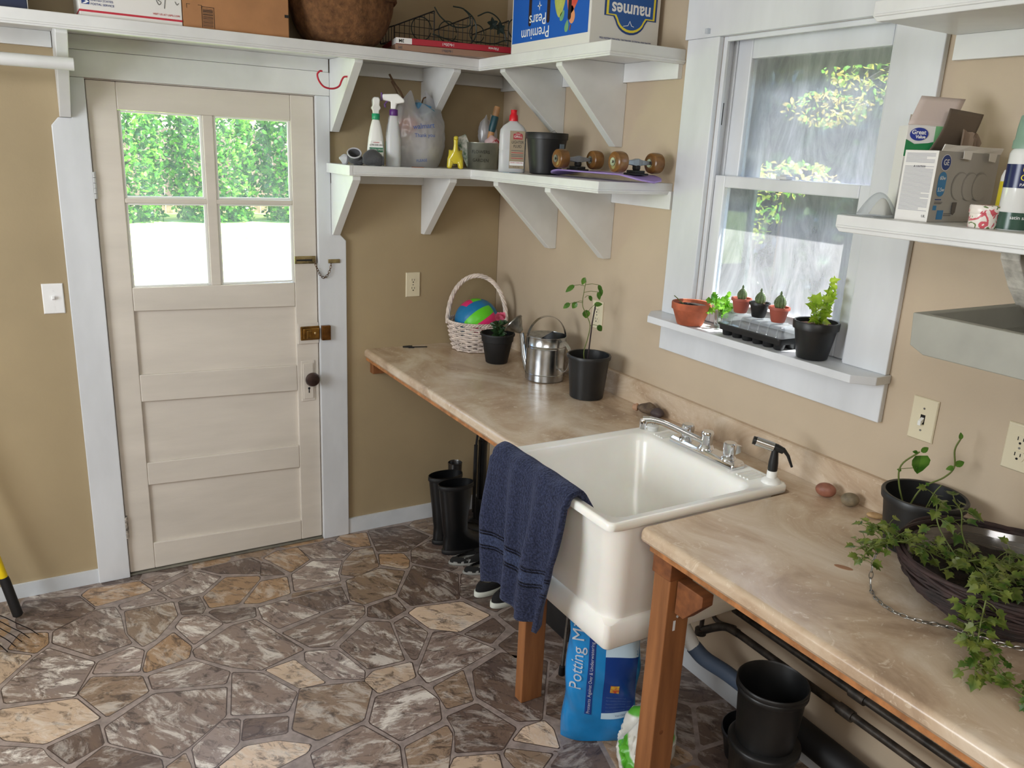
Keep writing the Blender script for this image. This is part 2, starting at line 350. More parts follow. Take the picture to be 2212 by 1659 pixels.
# ------------------------------------------------------------------ floor: printed flagstone vinyl
STONES = [
('D',[(-2.204,-0.256),(-2.081,-0.321),(-1.935,-0.227),(-1.988,-0.092),(-2.18,-0.044),(-2.211,-0.184)]),
('O',[(-1.976,-0.09),(-1.93,-0.208),(-1.751,-0.182),(-1.714,-0.169),(-1.751,-0.07),(-1.944,-0.049)]),
('W',[(-1.848,-0.236),(-1.839,-0.283),(-1.672,-0.279),(-1.677,-0.253),(-1.713,-0.196)]),
('M',[(-2.085,-0.331),(-2.091,-0.414),(-1.962,-0.571),(-1.83,-0.542),(-1.847,-0.464),(-1.849,-0.324),(-1.863,-0.244),(-1.932,-0.238)]),
('B',[(-1.832,-0.296),(-1.838,-0.469),(-1.797,-0.584),(-1.746,-0.555),(-1.649,-0.417),(-1.65,-0.305)]),
('D',[(-1.63,-0.314),(-1.633,-0.42),(-1.561,-0.449),(-1.54,-0.409),(-1.548,-0.303)]),
('M',[(-1.742,-0.064),(-1.702,-0.141),(-1.562,-0.052),(-1.663,-0.048)]),
('W',[(-1.694,-0.179),(-1.646,-0.281),(-1.526,-0.28),(-1.433,-0.178),(-1.528,-0.075)]),
('O',[(-1.533,-0.316),(-1.524,-0.417),(-1.412,-0.433),(-1.286,-0.27),(-1.284,-0.243),(-1.417,-0.192)]),
('D',[(-1.499,-0.071),(-1.433,-0.15),(-1.275,-0.225),(-1.25,-0.12),(-1.281,-0.059)]),
('O',[(-2.235,-0.387),(-2.146,-0.459),(-2.104,-0.412),(-2.104,-0.33),(-2.196,-0.293)]),
('T',[(-2.302,-0.393),(-2.26,-0.393),(-2.157,-0.469),(-2.256,-0.604),(-2.295,-0.645)]),
('W',[(-2.106,-0.443),(-1.961,-0.611),(-2.035,-0.791),(-2.241,-0.726),(-2.252,-0.639),(-2.154,-0.489)]),
('W',[(-1.973,-0.681),(-1.95,-0.612),(-1.834,-0.566),(-1.796,-0.611),(-1.826,-0.74)]),
('O',[(-1.786,-0.624),(-1.814,-0.731),(-1.809,-0.755),(-1.658,-0.733),(-1.636,-0.663),(-1.683,-0.536)]),
('W',[(-1.67,-0.499),(-1.625,-0.652),(-1.499,-0.556),(-1.551,-0.465),(-1.631,-0.438)]),
('D',[(-1.535,-0.449),(-1.491,-0.56),(-1.374,-0.563),(-1.361,-0.49),(-1.51,-0.433)]),
('M',[(-1.801,-0.781),(-1.797,-0.867),(-1.569,-0.946),(-1.541,-0.882),(-1.642,-0.757)]),
('B',[(-2.024,-0.78),(-1.948,-0.95),(-1.812,-0.873),(-1.822,-0.771),(-1.978,-0.7)]),
('T',[(-2.254,-0.756),(-2.032,-0.803),(-1.968,-0.947),(-2.13,-1.002),(-2.239,-0.928),(-2.29,-0.823)]),
('M',[(-1.959,-1.002),(-1.953,-1.087),(-1.79,-1.245),(-1.737,-1.219),(-1.604,-1.12),(-1.57,-0.967),(-1.797,-0.894)]),
('D',[(-2.124,-1.022),(-2.067,-1.132),(-1.968,-1.084),(-1.976,-0.976)]),
('W',[(-2.287,-0.928),(-2.136,-1.021),(-2.122,-1.067),(-2.08,-1.144),(-2.105,-1.19),(-2.282,-1.099)]),
('D',[(-2.05,-1.159),(-1.966,-1.094),(-1.821,-1.231),(-1.82,-1.276),(-1.845,-1.323),(-2.042,-1.222)]),
('W',[(-1.728,-1.229),(-1.614,-1.134),(-1.565,-1.159),(-1.593,-1.27),(-1.683,-1.347),(-1.731,-1.322)]),
('B',[(-1.814,-1.279),(-1.75,-1.24),(-1.743,-1.316),(-1.762,-1.356)]),
('O',[(-1.227,-0.088),(-1.151,-0.269),(-1.041,-0.19),(-1.058,-0.049),(-1.16,-0.046)]),
('D',[(-1.242,-0.123),(-1.277,-0.243),(-1.178,-0.277),(-1.21,-0.167)]),
('M',[(-1.058,-0.049),(-1.028,-0.187),(-0.902,-0.241),(-0.825,-0.173),(-0.892,-0.049)]),
('O',[(-0.871,-0.049),(-0.815,-0.162),(-0.739,-0.182),(-0.707,-0.038),(-0.832,-0.013)]),
('D',[(-0.695,-0.027),(-0.73,-0.248),(-0.602,-0.308),(-0.443,-0.209),(-0.512,-0.043)]),
('B',[(-0.487,-0.055),(-0.418,-0.204),(-0.32,-0.026),(-0.436,-0.008)]),
('B',[(-0.909,-0.281),(-0.956,-0.383),(-0.897,-0.432),(-0.776,-0.385),(-0.738,-0.198),(-0.824,-0.189)]),
('O',[(-0.734,-0.276),(-0.766,-0.376),(-0.685,-0.456),(-0.658,-0.455),(-0.627,-0.393),(-0.627,-0.317)]),
('W',[(-1.151,-0.29),(-1.18,-0.436),(-0.976,-0.44),(-0.963,-0.366),(-0.909,-0.261),(-1.034,-0.208)]),
('B',[(-0.952,-0.443),(-0.99,-0.607),(-0.95,-0.663),(-0.801,-0.642),(-0.687,-0.477),(-0.784,-0.404)]),
('D',[(-0.634,-0.447),(-0.794,-0.661),(-0.775,-0.759),(-0.57,-0.798),(-0.48,-0.603)]),
('D',[(-0.579,-0.303),(-0.626,-0.414),(-0.503,-0.565),(-0.454,-0.551),(-0.437,-0.4),(-0.418,-0.237)]),
('D',[(-1.225,-0.495),(-1.123,-0.637),(-1.003,-0.625),(-0.99,-0.484)]),
('M',[(-1.308,-0.721),(-1.237,-0.864),(-1.166,-0.893),(-0.972,-0.733),(-0.954,-0.673),(-1.016,-0.631)]),
('D',[(-0.942,-0.69),(-0.968,-0.758),(-0.895,-0.815),(-0.808,-0.778),(-0.812,-0.669)]),
('T',[(-0.809,-0.805),(-0.777,-0.949),(-0.682,-1.021),(-0.51,-0.968),(-0.569,-0.822),(-0.759,-0.778)]),
('M',[(-1.138,-0.906),(-1.09,-1.088),(-0.948,-1.097),(-0.903,-0.834),(-0.984,-0.787)]),
('M',[(-0.892,-0.85),(-0.92,-1.004),(-0.923,-1.103),(-0.905,-1.113),(-0.796,-0.972),(-0.828,-0.825)]),
('W',[(-1.266,-0.883),(-1.281,-0.942),(-1.229,-1.085),(-1.124,-1.137),(-1.105,-1.093),(-1.153,-0.919)]),
('T',[(-1.426,-0.929),(-1.344,-1.088),(-1.253,-1.096),(-1.314,-0.913)]),
('T',[(-1.127,-1.145),(-1.106,-1.237),(-0.953,-1.21),(-0.93,-1.119),(-1.077,-1.107)]),
('M',[(-0.774,-0.976),(-0.934,-1.187),(-0.928,-1.261),(-0.786,-1.242),(-0.606,-1.188),(-0.673,-1.064),(-0.714,-1.001)]),
('D',[(-0.669,-1.044),(-0.603,-1.149),(-0.503,-1.083),(-0.509,-0.991)]),
('D',[(-0.514,-0.699),(-0.555,-0.78),(-0.477,-0.957),(-0.364,-0.909),(-0.449,-0.73)]),
('M',[(-0.463,-0.611),(-0.507,-0.689),(-0.443,-0.719),(-0.382,-0.735)]),
('D',[(-0.479,-0.983),(-0.463,-1.113),(-0.356,-1.066),(-0.364,-0.945)]),
('D',[(-0.583,-1.169),(-0.565,-1.277),(-0.458,-1.231),(-0.473,-1.119)]),
('D',[(-0.749,-1.27),(-0.805,-1.408),(-0.74,-1.584),(-0.662,-1.616),(-0.467,-1.344),(-0.598,-1.218)]),
('B',[(-0.92,-1.291),(-0.927,-1.419),(-0.825,-1.422),(-0.779,-1.25)]),
('B',[(-1.344,-1.088),(-1.425,-1.283),(-1.367,-1.37),(-1.2,-1.344),(-1.117,-1.201),(-1.128,-1.148),(-1.253,-1.113)]),
('W',[(-1.121,-1.25),(-1.189,-1.365),(-1.13,-1.493),(-0.968,-1.461),(-0.931,-1.361),(-0.959,-1.26)]),
('D',[(-0.946,-1.457),(-0.951,-1.53),(-0.994,-1.622),(-0.853,-1.68),(-0.762,-1.611),(-0.822,-1.441)]),
('B',[(-1.129,-1.526),(-1.154,-1.614),(-1.168,-1.671),(-1.072,-1.72),(-0.966,-1.545),(-0.963,-1.494)]),
('M',[(-1.404,-1.42),(-1.411,-1.485),(-1.391,-1.569),(-1.191,-1.672),(-1.142,-1.512),(-1.214,-1.368)]),
('B',[(-0.861,-1.704),(-0.858,-1.768),(-0.813,-1.828),(-0.717,-1.77),(-0.838,-1.681)]),
('T',[(-1.005,-1.64),(-1.041,-1.675),(-1.05,-1.731),(-0.912,-1.802),(-0.874,-1.69)]),
('M',[(-1.636,-0.69),(-1.635,-0.739),(-1.53,-0.857),(-1.442,-0.922),(-1.266,-0.866),(-1.379,-0.581),(-1.474,-0.586)]),
('M',[(-1.534,-0.892),(-1.586,-1.124),(-1.439,-1.185),(-1.414,-1.189),(-1.358,-1.105),(-1.44,-0.941)]),
('D',[(-1.552,-1.164),(-1.582,-1.263),(-1.445,-1.293),(-1.419,-1.213)]),
('T',[(-1.674,-1.351),(-1.578,-1.293),(-1.481,-1.314),(-1.391,-1.379),(-1.411,-1.409),(-1.512,-1.434)]),
('O',[(-1.395,-0.442),(-1.337,-0.466),(-1.201,-0.446),(-1.176,-0.301),(-1.289,-0.292)]),
('M',[(-1.349,-0.496),(-1.352,-0.591),(-1.313,-0.686),(-1.132,-0.644),(-1.242,-0.488)]),
('T',[(-0.801,-1.657),(-0.737,-1.619),(-0.657,-1.621),(-0.651,-1.671),(-0.684,-1.76)])]
SEEDS = [(-0.56,-1.57,'D'),(-0.44,-1.33,'D'),(-0.3,-1.2,'D'),(-0.38,-1.43,'D'),(-0.09,-1.71,'D'),(-0.23,-1.82,'D'),(-0.19,-1.61,'D'),(-0.14,-1.89,'D'),(-0.16,-2.08,'D')]
def clip(poly, px, py, nx, ny):
    out = []
    for i in range(len(poly)):
        a, b = poly[i], poly[(i+1) % len(poly)]
        da = (a[0]-px)*nx+(a[1]-py)*ny; db = (b[0]-px)*nx+(b[1]-py)*ny
        if da <= 0: out.append(a)
        if (da < 0 < db) or (db < 0 < da):
            t = da/(da-db); out.append((a[0]+(b[0]-a[0])*t, a[1]+(b[1]-a[1])*t))
    return out
def inpoly(x, y, q, k=1):
    cx, cy = sum(p[0] for p in q)/len(q), sum(p[1] for p in q)/len(q); ins = False; n = len(q)
    Q = [(cx+(p[0]-cx)*k, cy+(p[1]-cy)*k) for p in q]
    for i in range(n):
        (x1, y1), (x2, y2) = Q[i-1], Q[i]
        if (y1 > y) != (y2 > y) and x < (x2-x1)*(y-y1)/(y2-y1)+x1: ins = not ins
    return ins
def make_floor():
    rnd = random.Random(11); P = [list(s) for s in SEEDS]; n0 = len(STONES)
    cens = [(sum(p[0] for p in q)/len(q), sum(p[1] for p in q)/len(q)) for t_, q in STONES]
    tries = 0
    while tries < 9000:
        tries += 1
        x, y = rnd.uniform(-4, 0), rnd.uniform(-5.3, 0)
        if any(inpoly(x, y, q, 1.25) for t_, q in STONES): continue
        if min((x-q[0])**2+(y-q[1])**2 for q in P) > .17**2: P.append([x, y, rnd.choice('DDMMWBOTDB')])
    P = P + [[c[0], c[1], 'skip'] for c in cens]
    bm = bmesh.new(); ca = bm.loops.layers.float_color.new('stone'); cb = bm.loops.layers.float_color.new('seedling')
    base = {'D': ((97, 82, 76), .4), 'M': ((132, 116, 108), .72), 'W': ((146, 131, 124), 1.0), 'B': ((140, 119, 100), .48), 'O': ((166, 134, 102), .42), 'T': ((204, 180, 156), .5)}
    g = .0085
    def stone(Q, ty):
        f = bm.faces.new([bm.verts.new(v) for v in Q]); f.material_index = 0
        (cr, cg, cbb), amt = base[ty]; k = rnd.uniform(.92, 1.08)
        col = lin((cr*k, cg*k, cbb*k)); rot = rnd.uniform(0, 1); r2 = rnd.uniform(0, 1)
        for l in f.loops: l[ca] = (col[0], col[1], col[2], 1); l[cb] = (rot, r2, amt, 1)
    for i, p in enumerate(P):
        poly = [(-4, -5.3), (0, -5.3), (0, 0), (-4, 0)]
        for j, q in enumerate(P):
            if i == j: continue
            dx, dy = q[0]-p[0], q[1]-p[1]; d = math.hypot(dx, dy)
            if d > 1.1 or d < 1e-3: continue
            nx, ny = dx/d, dy/d; poly = clip(poly, p[0]+dx/2-nx*g, p[1]+dy/2-ny*g, nx, ny)
            if len(poly) < 3: break
        if len(poly) < 3 or p[2] == 'skip': continue
        # shave the corners a little so the stones look hand cut
        Q = []; n = len(poly)
        for k in range(n):
            a, b, c = V((*poly[k-1], 0)), V((*poly[k], 0)), V((*poly[(k+1) % n], 0))
            for o in (a, c):
                e = o-b; L = e.length; Q.append(b+e.normalized()*min(.012, L*.3) if L > 1e-6 else b)
        stone([V((v.x, v.y, -.0004)) for v in Q], p[2])
    for i_, (t_, q) in enumerate(STONES):
        n = len(q); Q = []
        q = [(min(0, a), min(-.012, b)) for a, b in q]
        for k in range(n):
            a, b, c = V((*q[k-1], 0)), V((*q[k], 0)), V((*q[(k+1) % n], 0))
            for o in (a, c):
                e = o-b; L = e.length; Q.append(b+e.normalized()*min(.007, L*.3))
        cen = sum(Q, V())/len(Q); R = sum((v-cen).length for v in Q)/len(Q)
        f = bm.faces.new([bm.verts.new(V((min(0, (cen+(v-cen)*(1+.016/R)).x), min(0, (cen+(v-cen)*(1+.016/R)).y), -.0001-i_*3e-6))) for v in Q]); f.material_index = 1
        f = bm.faces.new([bm.verts.new(V((min(0, (cen+(v-cen)*(1+.0045/R)).x), min(0, (cen+(v-cen)*(1+.0045/R)).y), -.00004))) for v in Q]); f.material_index = 2
        stone(Q, t_)
    f = bm.faces.new([bm.verts.new(v) for v in ((-4, -5.3, -.0006), (.0, -5.3, -.0006), (.0, .0, -.0006), (-4, .0, -.0006))]); f.material_index = 1
    me = bpy.data.meshes.new('floor'); bm.to_mesh(me); bm.free()
    m, nt, b = nodes('flagstone_vinyl'); L = nt.links.new; N = nt.nodes.new
    A = N('ShaderNodeAttribute'); A.attribute_name = 'stone'; B = N('ShaderNodeAttribute'); B.attribute_name = 'seedling'
    sep = N('ShaderNodeSeparateColor'); L(B.outputs['Color'], sep.inputs[0])
    tc = N('ShaderNodeTexCoord'); vr = N('ShaderNodeVectorRotate'); vr.rotation_type = 'Z_AXIS'; L(tc.outputs['Object'], vr.inputs[0])
    an = N('ShaderNodeMath'); an.operation = 'MULTIPLY'; an.inputs[1].default_value = 1.4; L(sep.outputs[0], an.inputs[0]); L(an.outputs[0], vr.inputs['Angle'])
    cx = N('ShaderNodeCombineXYZ'); z = N('ShaderNodeMath'); z.operation = 'MULTIPLY'; z.inputs[1].default_value = 17; L(sep.outputs[1], z.inputs[0]); L(z.outputs[0], cx.inputs[2])
    ad = N('ShaderNodeVectorMath'); L(vr.outputs[0], ad.inputs[0]); L(cx.outputs[0], ad.inputs[1])
    mp = N('ShaderNodeMapping'); mp.inputs['Scale'].default_value = (1, 2.0, 1); L(ad.outputs[0], mp.inputs[0])
    def nz(s, d, r, ds):
        n = N('ShaderNodeTexNoise'); n.inputs['Scale'].default_value = s; n.inputs['Detail'].default_value = d; n.inputs['Roughness'].default_value = r; n.inputs['Distortion'].default_value = ds; L(mp.outputs[0], n.inputs['Vector']); return n
    n1 = nz(8, 10, .74, .6); n2 = nz(14, 9, .74, .9); n3 = nz(3.5, 6, .6, .5)
    r1 = ramp(nt, n1.outputs[0], [(.5, (0, 0, 0)), (.61, (255, 255, 255))]); r2 = ramp(nt, n2.outputs[0], [(.38, (255, 255, 255)), (.5, (0, 0, 0))]); r3 = ramp(nt, n3.outputs[0], [(.4, (0, 0, 0)), (.7, (255, 255, 255))])
    def mix(fac, a, c2, k=1, mulsock=None):
        mu = N('ShaderNodeMath'); mu.operation = 'MULTIPLY'; mu.inputs[1].default_value = k; L(fac, mu.inputs[0])
        if mulsock: L(mulsock, mu.inputs[1])
        mx = N('ShaderNodeMix'); mx.data_type = 'RGBA'; L(mu.outputs[0], mx.inputs[0]); L(a, mx.inputs[6]); mx.inputs[7].default_value = lin(c2); return mx.outputs[2]
    o = mix(r3.outputs[0], A.outputs['Color'], (150, 122, 98), .35)
    o = mix(r2.outputs[0], o, (50, 40, 38), .72)
    o = mix(r1.outputs[0], o, (222, 214, 204), 1, sep.outputs[2])
    L(o, b.inputs['Base Color']); b.inputs['Roughness'].default_value = .3; b.inputs['Specular IOR Level'].default_value = .45
    bp = N('ShaderNodeBump'); bp.inputs['Strength'].default_value = .25; bp.inputs['Distance'].default_value = .003; L(n1.outputs[0], bp.inputs['Height']); L(bp.outputs[0], b.inputs['Normal'])
    me.materials.append(m); me.materials.append(mat('vinyl_grout', (154, 140, 133), .4, var=.15, vscale=25))
    me.materials.append(mat('vinyl_stone_edge', (84, 70, 64), .4, var=.2, vscale=25))
    fo = bpy.data.objects.new('floor', me); C.objects.link(fo); fo['kind'] = 'structure'
make_floor()
# ------------------------------------------------------------------ shell
mb = MB()
mb.box(-4, -1.7865, 0, .1, 0, 2.7); mb.box(-.9134, .12, 0, .1, 0, 2.7); mb.box(-1.7865, -.9134, 0, .1, 2.0504, 2.7)
struct('wall_back', mb, wall_m)
mb = MB()
mb.box(0, .12, -1.4374, 0, 0, 2.7); mb.box(0, .12, -5.3, -2.0824, 0, 2.7)
mb.box(0, .12, -2.0824, -1.4374, 0, 1.30); mb.box(0, .12, -2.0824, -1.4374, 2.2514, 2.7)
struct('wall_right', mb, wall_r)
struct('wall_left', MB().box(-4.1, -4, -5.3, .1, 0, 2.7), wall_m)
struct('wall_front', MB().box(-4.1, .12, -5.4, -5.3, 0, 2.7), wall_m)
struct('ceiling_sun_eave', MB().box(-4.1, .43, -5.4, .5, 2.7, 2.78), ceil_m)  # runs past the walls as an unseen eave shaped to limit the sun
struct('baseboard_back', MB().box(-.791, -.006, -.012, -.0005, 0, .078), base_m)
struct('baseboard_left', MB().box(-4, -1.9026, -.012, -.0005, 0, .062), base_m)
struct('baseboard_right', MB().box(-.012, -.0005, -5.3, -.012, 0, .078), base_m)
# thin darker strip down the wall corner
struct('trim_8', MB().prism([(-.002, -.0003), (-.0003, -.0003), (-.0003, -.002)], 'Z', .1, 1.74), mat('corner_strip', (120, 100, 74), .8))
# door casing
def xz(pts, y0, y1): return MB().prism(pts, 'Y', y0, y1)
struct('trim_1', xz([(-1.9026, 0), (-1.7815, 0), (-1.7815, 2.0504), (-1.835, 2.0504), (-1.835, 1.907), (-1.878, 1.907), (-1.9026, 1.8776)], -.02, -.0003), trim_m, bevel=.003)
struct('trim_2', xz([(-.9184, 0), (-.791, 0), (-.791, 1.4443), (-.822, 1.476), (-.858, 1.476), (-.858, 2.0504), (-.9184, 2.0504)], -.02, -.0003), trim_m, bevel=.003)
struct('trim_3', xz([(-1.835, 2.051), (-.858, 2.051), (-.858, 2.145), (-1.835, 2.145)], -.02, -.0003), shelf_m, bevel=.002)
struct('trim_4', MB().box(-1.787, -1.7817, 0, .1, 0, 2.06).box(-.918, -.913, 0, .1, 0, 2.06).box(-1.787, -.913, .0, .1, 2.0475, 2.06), door_m)
struct('gap_light_stop', MB().box(-.94, -.9134, .041, .052, .008, 2.06).box(-1.7865, -1.76, .041, .052, .008, 2.06).box(-1.76, -.94, .041, .052, 2.02, 2.06).box(-1.76, -.94, .041, .052, .008, .03), dark_gap)  # dark strips added behind the slab to block light leaking round the door
struct('trim_5', MB().box(-1.7815, -.9184, -.01, .1, 0, .008), mat('worn_threshold', (120, 116, 104), .6, var=.2), bevel=.003)

# ------------------------------------------------------------------ door
dr = thing('door_1', 'cream paneled back door with four glass panes', 'door', (-1.35, .0, 0)); dr['kind'] = 'structure'
mb = MB()
y0, y1 = .0, .038
L_, R_ = -1.677, -1.021
mb.box(-1.779, L_, y0, y1, .012, 2.046); mb.box(R_, -.921, y0, y1, .012, 2.046)
def rail(zl0, zr0, zl1, zr1, d=0): mb.prism([(L_, zl0), (R_, zr0), (R_, zr1), (L_, zl1)], 'Y', y0+d, y1)
rail(1.946, 1.943, 2.046, 2.046); rail(1.169, 1.155, 1.265, 1.262); rail(.784, .763, .901, .884); rail(.408, .386, .51, .496); rail(.012, .012, .134, .112)
mb.box(-1.3727, -1.3316, y0+.001, y1, 1.263, 1.945); rail(1.5988, 1.597, 1.6175, 1.616, .0015)
mb.build('frame', door_m, dr, bevel=.0035, w=True)
for a, b, c, d in ((.9, .883, 1.17, 1.156), (.509, .495, .785, .764), (.133, .111, .409, .387)):
    MB().prism([(L_-.002, a), (R_+.002, b), (R_+.002, d), (L_-.002, c)], 'Y', .013, .028).build('panel', door_m, dr, w=True)
def mkpane(a, b_, c, d):
    q = MB(); q.poly([(a, .02, c), (b_, .02, c), (b_, .02, d), (a, .02, d)]); return q
putty = mat('sunlit_putty', (232, 232, 228), .6, bump=.3, bscale=40)  # putty beads coloured brighter white to look sunlit
for px0, px1 in ((L_, -1.3727), (-1.3316, R_)):
    for pz0, pz1 in ((1.264, 1.5985), (1.617, 1.9445)):
        mkpane(px0+.004, px1-.004, pz0+.004, pz1-.004).build('pane', glass_m, dr, w=True)
        f = MB(); t = .011
        for (a, b, c, d) in ((px0, px0+t, pz0, pz1), (px1-t, px1, pz0, pz1), (px0+t, px1-t, pz0, pz0+t*.8), (px0+t, px1-t, pz1-t*.7, pz1)): f.box(a, b, .008, .0193, c, d)
        f.build('sash_bead', putty, dr, w=True, bevel=.002)
# mortice plate and knob
MB().box(-1.004, -.942, -.005, .0, .71, .902).box(-.996, -.95, -.009, -.005, .722, .89).build('lock_plate', door_m, dr, w=True, bevel=.003)
Mk = Matrix.Rotation(PI/2, 4, 'X')
MB().lathe([(.012, 0), (.012, .03), (.022, .034), (.031, .043), (.033, .052), (.028, .062), (.012, .067)], (-.968, -.008, .826), 28, Mk).build('door_knob', mat('brown_doorknob', (58, 40, 36), .32, var=.3, vscale=30), dr, smooth=True, w=True)
k = MB(); k.lathe([(.0055, 0), (.0055, .0006)], (-.971, -.0092, .772), 14, Mk); k.prism([(-.9735, .75), (-.9685, .75), (-.969, .772), (-.973, .772)], 'Y', -.0098, -.0091); k.build('keyhole', black_ink, dr, w=True)
# night latch on its wooden pad
MB().box(-1.016, -.921, -.010, .0, .983, 1.078).build('latch_pad', door_m, dr, w=True, bevel=.002)
la = MB().box(-1.006, -.919, -.018, -.010, 1.0, 1.064).box(-.997, -.923, -.030, -.018, 1.008, 1.056).build('night_latch', brass, dr, w=True, bevel=.004)
def sub(o, par): o.parent = par; o.matrix_parent_inverse = Matrix(); return o
n1 = MB().box(-.986, -.962, -.046, -.030, 1.012, 1.05).build('turn_knob', brass, la, bevel=.005)
n2 = MB().ell((-.945, -.032, 1.034), (.007, .006, .007)).build('latch_button', mat('bright_brass', (225, 200, 150), .15, 1), smooth=True)
n2.parent = la
MB().box(-.914, -.874, -.04, -.02, 1.0, 1.066).box(-.906, -.882, -.043, -.04, 1.01, 1.056).build('strike', mat('brown_brass', (126, 84, 40), .4, .8, var=.3, vscale=20), dr, w=True, bevel=.004)
for hz in (1.665, .235):
    h = MB()
    for i in range(5): h.lathe([(.0075, 0), (.0075, .0185)], (-1.7805, -.012, hz-.05+i*.02), 12)
    h.box(-1.79, -1.771, -.008, -.001, hz-.05, hz+.05)
    h.build('hinge', trim_m if hz > 1 else mat('worn_hinge', (190, 182, 172), .5, var=.5, vscale=60), dr, w=True, smooth=True)
# security chain
ch = thing('door_chain', 'old brass security chain hanging in a loop between door and frame', 'door chain', (-.93, -.005, 1.36))
pale_brass = mat('pale_brass', (166, 150, 108), .35, .8, var=.3, vscale=30)
MB().box(-1.021, -.928, -.010, -.0005, 1.345, 1.378).build('track', pale_brass, ch, w=True, bevel=.002)
MB().box(-1.014, -.936, -.0115, -.0101, 1.357, 1.364).build('track_slot', black_ink, ch, w=True)
MB().lathe([(.0075, 0), (.0075, .008)], (-.938, -.010, 1.36), 16, Mk).build('track_stud', pale_brass, ch, w=True, smooth=True)
kp = MB().box(-.876, -.822, -.0255, -.0205, 1.346, 1.364).build('keeper', pale_brass, ch, w=True, bevel=.006)
def chain(path, L=.014, r=.0013, wd=.0045, name='chain_links', m=steel, parent=None, w=True):
    mb = MB(); P = [V(p) for p in path]; D = [0]
    for a, b in zip(P, P[1:]): D.append(D[-1]+(b-a).length)
    def at(t):
        t = max(0, min(D[-1]-1e-6, t))
        for i in range(len(D)-1):
            if D[i+1] >= t: return P[i].lerp(P[i+1], (t-D[i])/max(1e-9, D[i+1]-D[i]))
        return P[-1]
    n = int(D[-1]/(L*.78))
    for i in range(n):
        a, b = at(i*L*.78), at(i*L*.78+L); d = (b-a).normalized(); c = (a+b)/2
        s = d.orthogonal().normalized() if abs(d.z) > .9 else d.cross(V((0, 0, 1))).normalized()
        if i % 2: s = d.cross(s)
        pts = [c + d*(math.cos(q)*L/2) + s*(math.sin(q)*wd) for q in [2*PI*k/12 for k in range(12)]]
        mb.tube(pts, r, 6, closed=True)
    return mb.build(name, m, parent, smooth=True, w=w)
chain(spline([(-.937, -.02, 1.357), (-.928, -.026, 1.325), (-.912, -.028, 1.292), (-.896, -.03, 1.282), (-.88, -.03, 1.298), (-.868, -.03, 1.325), (-.864, -.028, 1.352)], 8), m=mat('chain_brown', (110, 88, 66), .4, .8), parent=ch)

# ------------------------------------------------------------------ window
wn = thing('window_1', 'white double-hung window over the sink', 'window', (0, -1.76, 1.32)); wn['kind'] = 'structure'
struct('trim_6', MB().box(-.02, -.0003, -1.4374, -1.2854, 1.32, 2.2514).box(-.02, -.0003, -2.2263, -2.0824, 1.32, 2.2514), trim_m, bevel=.003)
struct('trim_7', MB().box(-.022, -.0003, -2.235, -1.272, 2.2516, 2.52), trim_m, bevel=.003)
struct('trim_9', MB().box(-.02, -.0003, -2.228, -1.2898, 1.183, 1.296), trim_m, bevel=.003)
st = MB().prism([(.06, -2.0822), (.06, -1.4376), (-.0002, -1.4376), (-.0002, -1.262), (-.05, -1.262), (-.125, -1.335), (-.112, -2.185), (-.062, -2.232), (-.0002, -2.232), (-.0002, -2.0822)], 'Z', 1.296, 1.32)
st.build('window_stool', trim_m, wn, bevel=.002, w=True)
j = MB().box(-.0005, .12, -1.4376, -1.425, 1.30, 2.26).box(-.0005, .12, -2.095, -2.0822, 1.30, 2.26).box(-.0005, .12, -2.0822, -1.4376, 2.2512, 2.262)
j.box(.0, .012, -1.4545, -1.4376, 1.32, 2.2512).box(.0, .012, -2.0822, -2.066, 1.32, 2.2512).box(.0, .012, -2.066, -1.4545, 2.236, 2.2512)
j.box(.046, .052, -1.4545, -1.4376, 1.32, 2.2512).box(.046, .052, -2.0822, -2.066, 1.32, 2.2512).box(.06, .12, -2.0822, -1.4376, 1.296, 1.315)
j.build('jamb', trim_m, wn, w=True, bevel=.002)
MB().box(.0121, .0125, -1.4545, -1.4541, 1.32, 1.8).box(.02, .03, -1.4385, -1.4379, 1.98, 2.05).build('jamb_slot', dark_gap, wn, w=True)
def mkpx(x, a, b_, c, d):
    q = MB(); q.poly([(x, a, c), (x, b_, c), (x, b_, d), (x, a, d)]); return q
lo = MB().box(.013, .045, -1.50, -1.4385, 1.322, 1.818).box(.013, .045, -2.081, -2.025, 1.322, 1.818).box(.013, .045, -2.025, -1.50, 1.322, 1.408).box(.013, .045, -2.025, -1.50, 1.78, 1.818)
lo.build('lower_sash', trim_m, wn, w=True, bevel=.004)
up = MB().box(.053, .085, -1.515, -1.4385, 1.785, 2.25).box(.053, .085, -2.081, -2.025, 1.785, 2.25).box(.053, .085, -2.025, -1.515, 1.785, 1.818).box(.053, .085, -2.025, -1.515, 2.185, 2.25)
up.build('upper_sash', trim_m, wn, w=True, bevel=.004)
mkpx(.029, -2.03, -1.495, 1.40, 1.785).build('lower_pane', glass_l, wn, w=True)
mkpx(.069, -2.03, -1.51, 1.81, 2.19).build('upper_pane', glass_w, wn, w=True)
dg = mat('dark_green_storm_frame', (32, 66, 56), .5, var=.2)
MB().box(.10, .115, -1.555, -1.4385, 1.316, 2.25).box(.10, .115, -2.081, -2.05, 1.316, 2.25).box(.10, .115, -2.05, -1.555, 2.15, 2.25).box(.10, .115, -2.05, -1.555, 1.316, 1.345).build('storm_frame', dg, wn, w=True)
MB().box(-.002, .03, -1.77, -1.73, 1.8185, 1.828).lathe([(.012, 0), (.012, .006)], (.012, -1.75, 1.828), 16).build('sash_lock', trim_m, wn, w=True, bevel=.002)
MB().box(-.034, -.0221, -1.393, -1.380, 2.262, 2.278).build('catch', clear_pl, wn, w=True)

